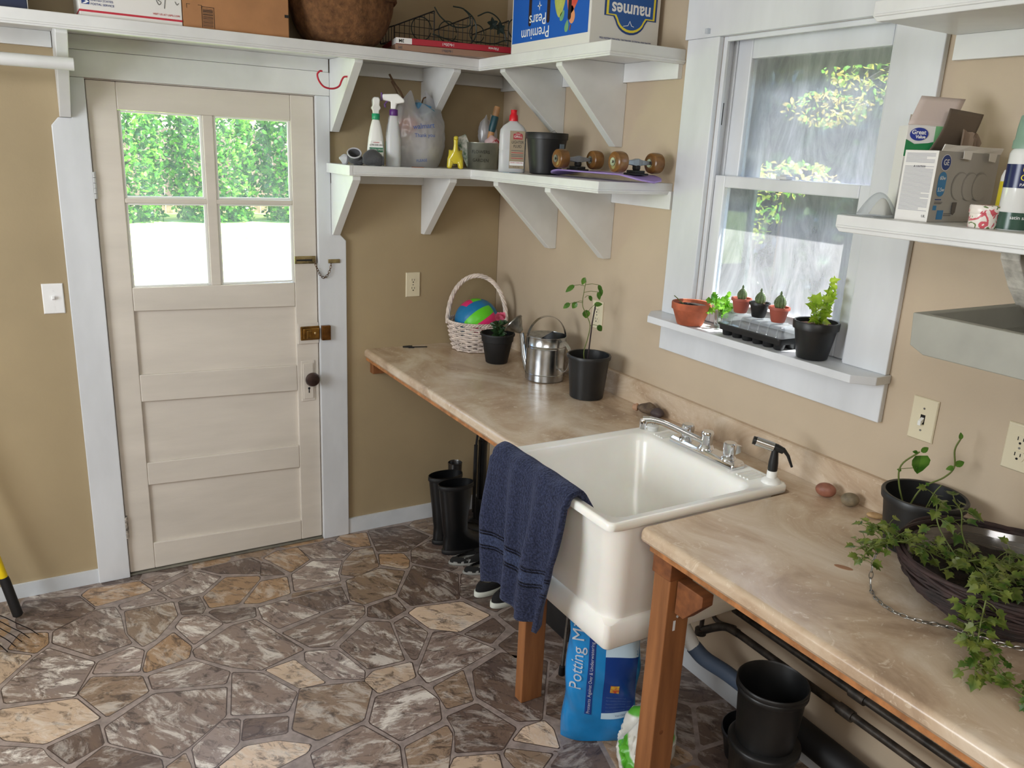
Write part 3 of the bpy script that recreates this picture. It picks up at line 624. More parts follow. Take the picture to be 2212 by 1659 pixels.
# ------------------------------------------------------------------ shelves
def gusset(par, axis, c0, c1, zt, zb, D, m=None, foot=.035, face=.03, off=0, nt_=.0545):
    pts = [(-off, zt), (-D, zt), (-D, zt-face), (-foot, zb), (-.0005, zb), (-.0005, zt-nt_), (-off, zt-nt_)]
    mb = MB()
    mb.prism(pts, 'X' if axis == 'X' else 'Y', c0, c1)
    o = mb.build('bracket', m or shelf_m, par, w=True, bevel=.002)
    return o
def lshelf(name, label, X, Y, E, x0, zt, zb, zn, lo):
    t = thing(name, label, 'shelf', (-.05, -.05, zb))
    e = .0004
    MB().prism([(x0, -e), (x0, -Y+.018), (-X+.018, -Y+.018), (-X+.018, -E+.018), (-e, -E+.018), (-e, -e)], 'Z', zb, zt).build('board', shelf_m, t, w=True)
    # nosing round the front with a small bead underneath
    n = MB()
    n.prism([(x0, -Y+.018), (x0, -Y), (-X, -Y), (-X, -E), (-e, -E), (-e, -E+.018), (-X+.018, -E+.018), (-X+.018, -Y+.018)], 'Z', zn, zt+.0005)
    n.prism([(x0, -Y+.018), (x0, -Y-.004), (-X-.004, -Y-.004), (-X-.004, -E-.004), (-e, -E-.004), (-e, -E+.018), (-X+.018, -E+.018), (-X+.018, -Y+.018)], 'Z', zn+.006, zn+.014)
    if lo: MB().box(x0-.0165, x0-.0003, -Y-.0005, -.0215, zn, zt+.0005).build('end_cap', shelf_m, t, w=True, bevel=.002)
    n.build('nosing', shelf_m, t, w=True, bevel=.0025)
    return t
us = lshelf('corner_shelf', 'upper white corner shelf holding the boxes, running over the door', .3224, .3527, 1.2596, -3.99, 2.2257, 2.198, 2.178, 0)
for a, b in ((-.82, -.0205), (-3.99, -1.875)):
    MB().box(a, b, -.02, -.0005, 2.144, 2.1975).build('cleat', shelf_m, us, w=True, bevel=.001)
MB().box(-1.833, -.86, -.018, -.0005, 2.146, 2.1975).build('cleat', shelf_m, us, w=True, bevel=.001)
MB().box(-.02, -.0005, -1.25, -.0005, 2.131, 2.1975).build('cleat', shelf_m, us, w=True, bevel=.001)
gusset(us, 'X', -.857, -.8215, 2.1975, 1.908, .33, off=.0205); gusset(us, 'X', -.43, -.395, 2.1975, 1.92, .33, off=.0205)
gusset(us, 'X', -1.873, -1.836, 2.1975, 1.908, .325, off=.0205)
def gussety(par, c0, c1, zt, zb, D, m=None, foot=.035, face=.03, nt_=.0672):
    return MB().prism([(-.0205, zt), (-D, zt), (-D, zt-face), (-foot, zb), (-.0005, zb), (-.0005, zt-nt_), (-.0205, zt-nt_)], 'Y', c0, c1).build('bracket', m or shelf_m, par, w=True, bevel=.002)
gussety(us, -.53, -.49, 2.1975, 1.942, .3); gussety(us, -.945, -.905, 2.1975, 1.898, .3)
ls = lshelf('corner_shelf', 'lower white corner shelf holding bottles, bag and skateboard', .3286, .3183, 1.2585, -.861, 1.7786, 1.752, 1.7386, 1)
MB().box(-.82, -.0205, -.02, -.0005, 1.694, 1.7515).build('cleat', shelf_m, ls, w=True, bevel=.001)
MB().box(-.02, -.0005, -1.275, -.0005, 1.688, 1.7515).build('cleat', shelf_m, ls, w=True, bevel=.001)
gusset(ls, 'X', -.857, -.822, 1.7515, 1.472, .298, off=.0205, nt_=.0585); gusset(ls, 'X', -.42, -.385, 1.7515, 1.47, .298, off=.0205, nt_=.0585)
gussety(ls, -.525, -.485, 1.7515, 1.458, .308, nt_=.0642); gussety(ls, -.928, -.888, 1.7515, 1.466, .308, nt_=.0642)
# screws on the bracket feet
for x, z, p_ in ((-.839, 1.935, us), (-.839, 1.497, ls), (-.402, 1.497, ls)): MB().lathe([(.0035, 0), (.0035, .001)], (x, -.056, z), 8, Mk).build('screw', dark_gap, p_, w=True)

rd = MB().tube([(-3.99, -.295, 2.072), (-1.826, -.295, 2.075)], .0205, 20).build('closet_rod', shelf_m, smooth=True)
tag(rd, 'round white closet rod running left through the bracket beside the door', 'rod')

def rshelf(label, X, y0, zt, zb, zn, m=shelf_m, gm=None, cleatz=None):
    t = thing('wall_shelf', label, 'shelf', (-.05, y0-.1, zb))
    MB().box(-X+.018, -.0205 if cleatz else -.0005, -3.9, y0, zb, zt).build('board', m, t, w=True)
    c = .012
    MB().prism([(y0, zt), (-3.9, zt), (-3.9, zn), (y0-c, zn), (y0, zn+c)], 'X', -X, -X+.018).box(-X-.004, -X, -3.9, y0-.006, zn+.010, zn+.016).build('nosing', m, t, w=True, bevel=.003)
    MB().box(-.0205, -.0005, -3.9, y0, zb, zt).build('rear_strip', m, t, w=True) if cleatz else None
    if cleatz: MB().box(-.02, -.0005, -3.9, y0-.004, cleatz, zb-.0003).build('cleat', m, t, w=True, bevel=.001)
    return t
r1 = rshelf('upper white shelf right of the window, cut off by the picture top', .33, -2.2475, 2.222, 2.184, 2.178, cleatz=2.126)
r2 = rshelf('white shelf right of the window holding the light bulb boxes', .345, -2.245, 1.755, 1.728, 1.716, cleatz=1.686)
MB().prism([(-.0205, 1.7275), (-.315, 1.7275), (-.31, 1.70), (-.26, 1.64), (-.16, 1.55), (-.0205, 1.45)], 'Y', -2.665, -2.625).build('bracket', rough_m, r2, w=True, bevel=.003)
# the grey tray shelf nearer the camera
gt = thing('tray_shelf', 'grey painted tray-like shelf with raised rim at the right edge', 'shelf', (-.3, -2.9, 1.54))
MB().box(-.53, -.0005, -3.7, -2.635, 1.541, 1.553).build('board', grey_m, gt, w=True)
MB().prism([(-2.615, 1.601), (-3.7, 1.601), (-3.7, 1.524), (-2.65, 1.524), (-2.62, 1.538)], 'X', -.55, -.53).build('front_rim', grey_m, gt, w=True, bevel=.002)
MB().prism([(-.0005, 1.601), (-.53, 1.601), (-.53, 1.53), (-.0005, 1.53)], 'Y', -2.635, -2.615).build('side_rim', grey_m, gt, w=True, bevel=.002)
pu = MB(); pu.ell((-.36, -2.80, 1.575), (.035, .03, .0215), seg=16, fn=lambda q: q*(1+.15*math.sin(q.x*200+q.y*170)))
tag(pu.build('cloth_pouch', mat('dark_plum_cloth', (58, 34, 58), .9), smooth=True), 'dark plum cloth scrap lying in the grey tray shelf', 'cloth')

# ------------------------------------------------------------------ switches and sockets
def plate_thing(kind, label, origin, right, mplate, tog=None):
    """origin = centre on the wall; right = wall's rightward direction; normal points into the room"""
    r = V(right); u = V((0, 0, 1)); n = r.cross(u)
    t = thing('light_switch' if kind == 's' else 'wall_outlet', label, 'light switch' if kind == 's' else 'outlet', origin)
    M = Matrix.Translation(V(origin)) @ Matrix((r, u, n)).transposed().to_4x4()
    w, h = (.0365, .0585)
    mb = MB(); mb.loops([[M @ V((x*s, y*s2, z)) for x, y in ((-w, -h), (w, -h), (w, h), (-w, h))] for s, s2, z in ((1, 1, .0004), (1, 1, .003), (.92, .95, .0062))])
    mb.build('plate', mplate, t, w=True, bevel=.001)
    if kind == 's':
        MB().box(-.0065, .0065, -.013, .013, .0062, .0068, M).build('slot', dark_gap if mplate == ivory else mplate, t, w=True)
        MB().loops([[M @ V((x, y+dy, z)) for x, y in ((-.0045, -.006), (.0045, -.006), (.0045, .006), (-.0045, .006))] for z, dy in ((.006, 0), (.013, tog), (.019, tog*1.8))]).build('toggle', white_pl if tog < 0 else mplate, t, w=True, bevel=.001)
    else:
        for sy in (-.0195, .0195):
            rc = MB(); pr = []
            for i in range(24):
                a = 2*PI*i/24; pr.append((.0165*math.cos(a), max(-.0125, min(.0125, .0165*math.sin(a)))))
            rc.loops([[M @ V((x, y+sy, z)) for x, y in pr] for z in (.0062, .0078)])
            R = rc.build('receptacle', mplate, t, w=True)
            sl = MB(); sl.box(-.0075, -.0055, sy-.0005, sy+.0085, .0079, .0083, M); sl.box(.0055, .0075, sy-.0005, sy+.0075, .0079, .0083, M)
            sl.lathe([(.003, 0), (.003, .0004)], (0, 0, 0), 10, M @ Matrix.Translation((0, sy-.007, .0079)))
            o = sl.build('slots', dark_gap, R)
    for sy in ((-.03, .03) if kind == 's' else (0, )): MB().lathe([(.0028, 0), (.0028, .0008)], (0, 0, 0), 12, M @ Matrix.Translation((0, sy, .0062))).build('screw', steel if mplate == ivory else mplate, t, w=True)
    return t
plate_thing('s', 'white light switch on the wall left of the door', (-1.957, 0, 1.236), (1, 0, 0), mat('bright_white_plate', (240, 240, 240), .25), .004)
plate_thing('o', 'ivory double outlet on the door wall above the counter corner', (-.458, 0, 1.231), (1, 0, 0), ivory)
plate_thing('o', 'ivory double outlet on the window wall behind the tall potted plant', (0, -.872, 1.226), (0, -1, 0), ivory)
plate_thing('s', 'ivory toggle switch on the wall right of the window apron', (0, -2.346, 1.229), (0, -1, 0), ivory, -.005)
plate_thing('o', 'ivory double outlet at the right edge above the big ivy basket', (0, -2.598, 1.235), (0, -1, 0), ivory)

# red hook
hk = spline([(-.838, -.20, 2.105), (-.85, -.205, 2.118), (-.853, -.207, 2.13)], 2)
hook = MB().tube(spline([(-.857, -.245, 2.118), (-.872, -.247, 2.115), (-.882, -.248, 2.1), (-.893, -.25, 2.079), (-.92, -.252, 2.068), (-.955, -.255, 2.072), (-.975, -.256, 2.092), (-.982, -.257, 2.115), (-.972, -.257, 2.128), (-.962, -.257, 2.129)], 6), .0036, 10).build('utility_hook', mat('red_coating', (190, 34, 60), .35), smooth=True)
tag(hook, 'red coated steel hook screwed into the bracket above the door corner', 'hook')
# ------------------------------------------------------------------ worktop
CH = .9328
ct = thing('countertop', 'beige stone-pattern laminate countertop with the sink set into it', 'countertop', (-.35, -.7, CH-.04))
def nose(y0, y1):
    P = [(-.0008, CH-.038), (-.0008, CH), (-.684, CH)] + [(-.684-.0158*math.sin(t), CH-.0158+.0158*math.cos(t)) for t in [PI/2*k/6 for k in range(1, 7)]] + [(-.6998, CH-.030), (-.695, CH-.038)]
    return P
mb = MB(); mb.prism(nose(0, 0), 'Y', -1.455, -.0008); mb.prism(nose(0, 0), 'Y', -3.9, -2.072)
mb.box(-.135, -.0008, -2.072, -1.455, CH-.038, CH)
mb.build('worktop', lam_m, ct, w=True, smooth=True, ang=30)
BH = 1.0263
MB().prism([(-.0008, CH+.0003), (-.0008, BH), (-.016, BH), (-.0215, BH-.004), (-.0225, BH-.010), (-.0225, CH+.0003)], 'Y', -3.9, -.0008).build('backsplash', lam_m, ct, w=True, smooth=True, ang=25)
MB().box(-.692, -.674, -1.45, -.0008, CH-.054, CH-.0385).box(-.692, -.674, -3.9, -2.10, CH-.054, CH-.0385).build('plywood_edge', ply_m, ct, w=True)
MB().box(-.673, -.60, -.04, -.0008, CH-.115, CH-.0385).build('ledger_block', wood, ct, w=True, bevel=.002)
# small leaf shaped chip in the laminate
mb = MB(); mb.lathe([(1, 0), (1, .0006)], (0, 0, 0), 20, Matrix.Translation((-.386, -2.452, CH+.0001)) @ Matrix.Rotation(math.radians(-62), 4, 'Z') @ Matrix.Diagonal((.022, .009, 1, 1)))
mb.build('chip', mat('chip_core', (166, 122, 92), .8), ct, w=True)

# ------------------------------------------------------------------ support posts
def post(label, x0, x1, y0, y1, z1, extra=None):
    t = thing('wooden_post', label, 'post', ((x0+x1)/2, (y0+y1)/2, 0), group='wooden counter posts')
    MB().box(x0, x1, y0, y1, 0, z1).build('timber', wood, t, w=True, bevel=.003)
    return t
pa = post('orange wooden post below the towel at the far sink corner', -.683, -.598, -1.511, -1.466, .50)
pb = post('orange wooden post at the near sink corner holding up the right counter', -.6665, -.5865, -2.162, -2.098, CH-.12)
MB().box(-.672, -.58, -2.166, -2.094, CH-.1195, CH-.055).build('cap_block', wood_d, pb, w=True, bevel=.003)
MB().prism([(-2.1665, CH-.12), (-2.26, CH-.12), (-2.26, CH-.15), (-2.2, CH-.215), (-2.1665, CH-.215)], 'X', -.645, -.607).build('brace', wood_d, pb, w=True, bevel=.002)
MB().lathe([(.007, 0), (.007, .0004)], (-.638, -2.1622, .34), 12, Mk).build('knot', wood_d, pb, w=True)
k = MB(); k.prism([(-.632, .70), (-.618, .73), (-.604, .78), (-.600, .775), (-.612, .72), (-.626, .695)], 'Y', -2.1626, -2.1621).box(-.64, -.632, -2.1626, -2.1621, .66, .69).build('paint_smear', trim_m, pb, w=True)

# ------------------------------------------------------------------ utility sink
SZ = .9548
sink_m = mat('cream_white_sink', (250, 248, 241), .28, sss=.25, coat=.2, var=.03, vscale=3)
snk = thing('utility_sink', 'deep cream utility sink with a towel over its front rim', 'sink', (-.46, -1.76, .53))
X0, X1, Y0, Y1 = -.7985, -.138, -2.062, -1.467
R = []
def ring(dx0, dx1, dy0, dy1, r, z): R.append(rr(X0+dx0, X1-dx1, Y0+dy0, Y1-dy1, r, z, 6))
ring(.10, .10, .10, .10, .03, .525); ring(.072, .05, .062, .062, .018, .525); ring(.068, .05, .058, .058, .018, .53); ring(.068, .05, .058, .058, .018, .605); ring(.078, .06, .068, .068, .05, .612); ring(.074, .052, .064, .064, .06, .63)
ring(.03, .012, .014, .014, .06, .925); ring(.012, .002, .003, .003, .03, SZ-.026); ring(.0, .0, .0, .0, .022, SZ-.022); ring(.0, .0, .0, .0, .022, SZ-.006); ring(.004, .004, .004, .004, .02, SZ)
ring(.012, .010, .010, .010, .016, SZ); ring(.016, .014, .014, .014, .014, SZ-.003)
ring(.030, .098, .032, .032, .05, SZ-.004); ring(.036, .108, .038, .038, .052, SZ-.010); ring(.042, .116, .044, .044, .055, SZ-.03)
ring(.080, .135, .085, .085, .06, .66); ring(.095, .15, .10, .10, .06, .635); ring(.13, .19, .13, .13, .05, .625)
MB().loops(R).build('basin', sink_m, snk, w=True, smooth=True, ang=60)
for yy in [-1.548-.0125*i for i in range(4)]+[-1.935-.0145*i for i in range(4)]:
    MB().tube([(-.226, yy, SZ-.003), (-.158, yy, SZ-.003)], .004, 8).build('deck_rib', sink_m, snk, w=True, smooth=True)
MB().lathe([(.03, 0), (.03, .003), (.022, .004), (.018, .001)], (-.45, -1.76, .6255), 24).build('drain', steel, snk, w=True, smooth=True)
# tap
fc = thing('faucet', 'chrome two-handle faucet on the back deck of the sink', 'faucet', (-.185, -1.755, SZ))
yA, yB = -1.610, -1.905
b = MB(); b.loops([rr(-.215, -.160, yB, yA, .006, SZ-.003, 3), rr(-.215, -.160, yB, yA, .006, SZ+.008, 3), rr(-.209, -.164, yB+.006, yA-.006, .005, SZ+.017, 3)])
b.build('base_plate', chrome, fc, w=True, smooth=True, ang=50)
fx = -.187
yc = (-1.757)
hb = MB().lathe([(.029, .008), (.029, .014), (.023, .024), (.0185, .03), (.0185, .06), (.0205, .061), (.0205, .069), (.018, .073)], (fx, yc, SZ), 28).build('spout_hub', chrome, fc, w=True, smooth=True, ang=35)
sp = spline([(fx-.005, yc+.004, SZ+.036), (-.235, -1.715, SZ+.058), (-.285, -1.665, SZ+.083), (-.318, -1.632, SZ+.091), (-.338, -1.613, SZ+.088)], 6)
n = len(sp); MB().tube(sp, [.011-.003*math.sin(PI*i/(n-1)) for i in range(n)], 14).build('spout', chrome, fc, w=True, smooth=True)
MB().lathe([(.011, -.024), (.0125, -.02), (.0125, .004), (.011, .008)], (-.337, -1.614, SZ+.080), 20).build('aerator', chrome, fc, w=True, smooth=True, ang=35)
for yy, ang in ((-1.665, 215), (-1.858, -35)):
    h = MB().lathe([(.027, .010), (.026, .016), (.0215, .022), (.019, .024), (.017, .025), (.0195, .032), (.0215, .056), (.021, .066), (.017, .069)], (fx, yy, SZ), 28)
    a = math.radians(ang); M2 = Matrix.Translation((fx, yy, SZ+.03)) @ Matrix.Rotation(a, 4, 'Z')
    h.loops([[M2 @ V(q) for q in ((x, -w, z0), (x, w, z0), (x, w, z1), (x, -w, z1))] for x, w, z0, z1 in ((.0, .013, .0, .034), (.022, .0085, .004, .032), (.034, .006, .010, .030), (.036, .005, .012, .028))])
    h.build('handle', chrome, fc, w=True, smooth=True, ang=35)
spy = thing('sink_sprayer', 'black and chrome pull-out sprayer in a white holder at the sink corner', 'sprayer', (-.172, -2.02, SZ))
MB().lathe([(.028, -.004), (.028, .003), (.022, .009), (.015, .013), (.0148, .032), (.0135, .034)], (-.172, -2.02, SZ), 28).build('holder', white_pl, spy, w=True, smooth=True, ang=45)
MB().lathe([(.013, .030), (.0145, .04), (.014, .06), (.0105, .088), (.0095, .1)], (-.172, -2.02, SZ), 20).build('grip', black_pl, spy, w=True, smooth=True)
MB().tube([(-.155, -2.036, SZ+.098), (-.170, -2.022, SZ+.106), (-.180, -2.012, SZ+.109)], [.010, .0115, .012], 16).tube([(-.212, -1.981, SZ+.119), (-.219, -1.974, SZ+.121)], .0125, 16).build('head', black_pl, spy, w=True, smooth=True, ang=50)
MB().tube([(-.176, -2.016, SZ+.107), (-.213, -1.98, SZ+.1195)], .0142, 20).build('collar', mat('satin_chrome', (200, 200, 198), .22, 1), spy, w=True, smooth=True, ang=50)
MB().tube([(-.156, -2.036, SZ+.103), (-.145, -2.047, SZ+.085), (-.135, -2.058, SZ+.052)], [.006, .005, .0035], 8).build('lever', black_pl, spy, w=True, smooth=True)
stp = thing('sink_stopper', 'white rubber sink stopper with a wire ring left on the sink corner', 'stopper', (-.205, -1.512, SZ))
MB().lathe([(.017, -.001), (.021, .012), (.022, .013), (.022, .017), (.012, .019), (.004, .022)], (-.205, -1.512, SZ), 26).build('plug', mat('white_rubber', (222, 224, 222), .5), stp, w=True, smooth=True)
MB().tube([V((-.205, -1.512, SZ+.031))+V((math.cos(a)*.008, math.sin(a)*.004, math.sin(a)*.011)) for a in [2*PI*i/16 for i in range(16)]], .0008, 6, closed=True).build('ring', steel, stp, w=True)

# ------------------------------------------------------------------ towel
def towelmat():
    m, nt, b = nodes('navy_terry'); L = nt.links.new; N = nt.nodes.new
    uv = N('ShaderNodeUVMap'); sx = N('ShaderNodeSeparateXYZ'); L(uv.outputs[0], sx.inputs[0])
    r = N('ShaderNodeValToRGB'); r.color_ramp.interpolation = 'CONSTANT'
    st = [(0, (54, 60, 86)), (.672, (12, 12, 22)), (.684, (74, 84, 120)), (.690, (10, 10, 20)), (.702, (66, 76, 106)), (.762, (10, 10, 20)), (.774, (74, 84, 120)), (.780, (12, 12, 22)), (.790, (54, 60, 86))]
    while len(r.color_ramp.elements) < len(st): r.color_ramp.elements.new(.5)
    for e, (p, c) in zip(r.color_ramp.elements, st): e.position = p; e.color = lin(c)
    L(sx.outputs[1], r.inputs[0])
    n = tex(nt, 160, 3); r2 = ramp(nt, n.outputs[0], [(.35, (110, 110, 110)), (.7, (255, 255, 255))])
    mx = N('ShaderNodeMix'); mx.data_type = 'RGBA'; mx.blend_type = 'MULTIPLY'; mx.inputs[0].default_value = .8; L(r.outputs[0], mx.inputs[6]); L(r2.outputs[0], mx.inputs[7])
    L(mx.outputs[2], b.inputs['Base Color']); b.inputs['Roughness'].default_value = .95; b.inputs['Sheen Weight'].default_value = .35; b.inputs['Specular IOR Level'].default_value = .1
    b.inputs['Sheen Tint'].default_value = lin((160, 168, 200))
    bp = N('ShaderNodeBump'); bp.inputs['Strength'].default_value = 1; bp.inputs['Distance'].default_value = .006; L(n.outputs[0], bp.inputs['Height']); L(bp.outputs[0], b.inputs['Normal'])
    return m
def towel(u, v):
    # u: far (left) to near (right) along the rim, v: inside tail, over the rim, down to the hem
    yl, yr = -1.487, -1.90
    s = v*.535-.075              # distance along cloth; 0 = top of the roll over the rim
    fold = .5+.5*math.sin(u*19+.6+s*1.5)+.12*math.sin(u*37+2-s*2)+.25*math.sin(u*9+s*6)
    drop = max(0, s)
    k = min(1, drop/.25)
    y = yl+(yr-yl)*u
    y += -.020*k*(1-u) + .045*k*u*min(1, s/.4) + .010*math.sin(s*9+u*4)*k
    amp = .006+.026*k
    if s < 0:
        x = -.778+(-s)*.55; z = SZ+.022+s*(.30 if u < .8 else .62) - .012*max(0, (-s-.02)/.05)
        x += .0
    elif s < .045:
        t = s/.045*PI/2; x = -.782-.034*math.sin(t); z = SZ+.0185-.018*(1-math.cos(t))+.006*math.cos(t)
    else:
        x = -.816-.006*k; z = SZ-.0015-(s-.045)
    if s > .02: x -= amp*fold*(1 if s > .05 else .4)
    # hem hangs lower towards the near side, then gathers
    if s > .3:
        q = (s-.3)/.16; z -= q*(.006+.022*(u**1.6)) - q*.008*math.sin(u*9)
        if u > .86: y += q*(u-.86)*.22
    z += .003*math.sin(u*23)*(1 if s > 0 else .3)
    return V((x, y, z))
tw = MB().grid(towel, 90, 90, uv=True).build('towel', towelmat(), smooth=True, solid=.017, ang=180)
tag(tw, 'thick navy blue bath towel draped over the front rim of the sink', 'towel')

# ------------------------------------------------------------------ pots and plants helpers
def pot_mesh(r1, r0, h, lip=.006, liph=.014, wall=.003, band=None):
    P = [(r0*.9, .001), (r0, .004)]
    if band: P += [(r0+(r1-r0)*band-.001, h*band), (r0+(r1-r0)*band+.003, h*band+.002)]
    P += [(r1-.002, h-liph), (r1+lip*.4, h-liph+.001), (r1+lip*.55, h-.003), (r1+lip*.3, h), (r1-wall, h-.001), (r1-wall-.001, h-liph), (r0+(r1-r0)*.55-wall, h*.55)]
    return P
def pot(name, label, loc, r1, r0, h, m, cat='plant pot', soilz=.7, group=None, sm=None, **k):
    t = thing(name, label, cat, loc, group=group)
    MB().lathe(pot_mesh(r1, r0, h, **k), seg=44).build('pot', m, t, smooth=True, ang=50)
    r = r0+(r1-r0)*soilz-.004
    sb = MB(); rn = random.Random(int(r*1e5)); sb.loops([[V((r*f*math.cos(2*PI*i/28), r*f*math.sin(2*PI*i/28), h*soilz+rn.uniform(-.002, .002)*(1 if f < 1 else 0)+(.004*(1-f)))) for i in range(28)] for f in (1, .8, .6, .4, .2, .02)], cap0=False)
    sb.build('soil', sm or soil, t, smooth=True)
    return t
leaf_g = leafmat('fresh_leaf', (62, 108, 36), (104, 150, 60))
leaf_y = leafmat('sunlit_ivy_leaf', (150, 190, 50), (206, 226, 90), .75)
leaf_ivy = leafmat('ivy_leaf', (62, 96, 34), (138, 148, 72), .35)
leaf_dk = leafmat('dark_leaf', (34, 62, 34), (62, 92, 56), .3)
stem_g = mat('green_stem', (98, 110, 52), .6)
stem_b = mat('brown_stem', (72, 48, 34), .7)

# small pot, pink flower
t = pot('potted_plant', 'small black pot with a pink flower in front of the ball basket', (-.225, -.43, CH), .076, .050, .139, black_mt, 'potted plant', .84, band=.72, liph=.012)
m_ = MB(); f_ = MB(); rn = random.Random(3)
f_.tube([(0, 0, .11), (.004, 0, .16), (.008, -.004, .2)], [.003, .0025, .002], 6)
for i in range(44):
    a = rn.uniform(0, 2*PI); z = rn.uniform(.125, .182); leaf(m_, (.004, 0, z), (math.cos(a), math.sin(a), rn.uniform(-.1, .7)), rn.uniform(.028, .045), OVAL, curl=.5, wid=.8)
fl = MB()
for i in range(9):
    a = 2*PI*i/9+.3; leaf(fl, (.008, -.004, .2), (math.cos(a)*.7, math.sin(a)*.7, rn.uniform(.6, 1.2)), rn.uniform(.028, .042), OVAL, curl=-.5, wid=1.3)
f_.build('stem', stem_g, t, smooth=True); m_.build('foliage', leaf_dk, t); fl.build('flower', leafmat('pink_petals', (214, 60, 110), (240, 130, 160), .3), t)

# tall pot with twiggy pepper plant and stake
t = pot('potted_plant', 'tall slim seedling tied to a dark stake in a black pot by the outlet', (-.150, -1.035, CH), .083, .067, .176, black_pl, 'potted plant', .72, liph=.016, lip=.008)
MB().tube([(-.006, .002, .12), (.003, .0, .30), (.010, -.004, .375)], .0028, 8).build('stake', mat('dark_stake', (44, 30, 34), .6), t, smooth=True)
sp_ = spline([(-.008, .006, .12), (-.018, .012, .18), (-.008, .008, .235), (-.004, .003, .29), (-.018, .010, .33), (-.036, .018, .37), (-.034, .018, .42), (-.030, .014, .465)], 6)
st = MB().tube(sp_, [.0022-.0008*i/len(sp_) for i in range(len(sp_))], 7)
lf = MB()
for (p, q, s, w_) in (((-.03, .014, .462), (-.034, .017, .478), .032, .9), ((-.033, .016, .445), (-.068, .035, .446), .044, .7), ((-.032, .015, .45), (.012, -.010, .452), .0, 1), ((-.035, .018, .42), (.01, -.012, .425), 0, 1), ((-.034, .018, .385), (-.056, .030, .38), .030, 1.2), ((-.034, .018, .38), (-.078, .042, .375), .034, .9), ((-.024, .013, .34), (-.022, .012, .352), .036, 1.3), ((-.02, .011, .335), (.004, -.002, .372), .034, .9), ((-.004, .003, .29), (.02, -.012, .292), .03, 1.2), ((-.03, .015, .40), (-.016, .008, .408), .026, .9)):
    st.tube([p, ((V(p)+V(q))/2)+V((0, 0, .004)), q], .0011, 5)
    d = V(q)-V(p); d.z -= .03
    if s: leaf(lf, q, d, s, OVAL, wid=w_, curl=.6)
for (x, y, z, dx, dz) in ((.012, -.010, .452, .5, -1.2), (.01, -.012, .425, .3, -1), (.02, -.013, .44, .2, -1.1)): leaf(lf, (x, y, z), (dx, -dx*.5, dz), .034, OVAL, wid=.75)
for i in range(3): leaf(lf, (-.004, .003, .128), (math.cos(i*2.1), math.sin(i*2.1), .4), .016)
st.build('stem', stem_g, t, smooth=True); lf.build('foliage', leaf_g, t)

# watering can
wc = thing('watering_can', 'galvanized metal watering can with an arched handle on the counter', 'watering can', (-.165, -.745, CH))
galv = mat('galvanized_zinc', (196, 200, 204), .22, 1, var=.16, vscale=14)
bodyp = [(.080, .002), (.084, .004), (.084, .030), (.0855, .032), (.084, .034), (.0835, .142), (.0855, .144), (.0835, .147), (.0855, .153), (.0835, .156), (.0835, .186), (.086, .188), (.086, .192), (.083, .192), (.082, .186), (.08, .06)]
MB().lathe(bodyp, seg=56, cap1=False).build('body', galv, wc, smooth=True, ang=35)
# half lid over the spout side
q = MB(); pts = [V((.0825*math.cos(a), .0825*math.sin(a), .1915)) for a in [PI*.22+PI*i/24 for i in range(25)]]
q.loops([[p for p in pts], [p+V((0, 0, .0015)) for p in pts]]); q.build('half_lid', mat('brushed_zinc', (170, 172, 172), .5, 1, var=.15, vscale=60), wc)
dk = MB().lathe([(.081, .10), (.081, .1005)], seg=30).build('water', mat('dark_water', (20, 26, 26), .05), wc)
rt = V((.8642, -.501, 0)).normalized(); fw = V((.501, .8642, 0)).normalized()
def strip(path, wdir, w, th, M=None):
    mb = MB(); P = [V(p) for p in path]; n = len(P); rings = []
    for i, p in enumerate(P):
        d = (P[min(i+1, n-1)]-P[max(i-1, 0)]).normalized(); s = V(wdir); s = (s-d*s.dot(d)).normalized(); nn = d.cross(s)
        rings.append([p+s*w/2+nn*th/2, p-s*w/2+nn*th/2, p-s*w/2-nn*th/2, p+s*w/2-nn*th/2])
    return mb.loops(rings)
sd = (rt*.96+fw*.28).normalized(); acr = V((-sd.y, sd.x, 0))
hp = [sd*(.0865*math.cos(math.radians(a)))+V((0, 0, .168+(.105 if 0 < a < 180 else 0)*math.sin(math.radians(a)))) for a in range(180, -1, -9)]
hp = [hp[0]+V((0, 0, -.03))]+hp+[hp[-1]+V((0, 0, -.02))]
hp = [hp[0]]+[p+p.normalized()*.0 for p in hp[1:-1]]+[hp[-1]]
strip(hp, acr, .021, .0016).build('top_handle', galv, wc, smooth=True, ang=50)
bd = (rt*.72-fw*.72).normalized()
bh = spline([bd*.084+V((0, 0, .176)), bd*.098+V((0, 0, .18)), bd*.128+V((0, 0, .155)), bd*.140+V((0, 0, .115)), bd*.132+V((0, 0, .075)), bd*.112+V((0, 0, .055)), bd*.085+V((0, 0, .062))], 6)
strip(bh, V((-bd.y, bd.x, 0)), .020, .0016).build('rear_handle', galv, wc, smooth=True, ang=50)
sdr = (-rt*.9+fw*.43).normalized()
MB().tube([sdr*.078+V((0, 0, .035)), sdr*.10+V((0, 0, .09)), sdr*.116+V((0, 0, .185))], [.020, .014, .010], 18).build('spout', galv, wc, smooth=True)
Mr = Matrix.Translation(sdr*.128+V((0, 0, .196))) @ (sdr*.9+V((0, 0, .75))).to_track_quat('Z', 'Y').to_matrix().to_4x4()
MB().lathe([(.012, -.01), (.020, .004), (.045, .036), (.049, .038), (.049, .042), (.04, .047), (.0, .05)], seg=36, M=Mr).build('rose', mat('worn_zinc', (150, 150, 146), .32, 1, var=.25, vscale=40), wc, smooth=True, ang=50)

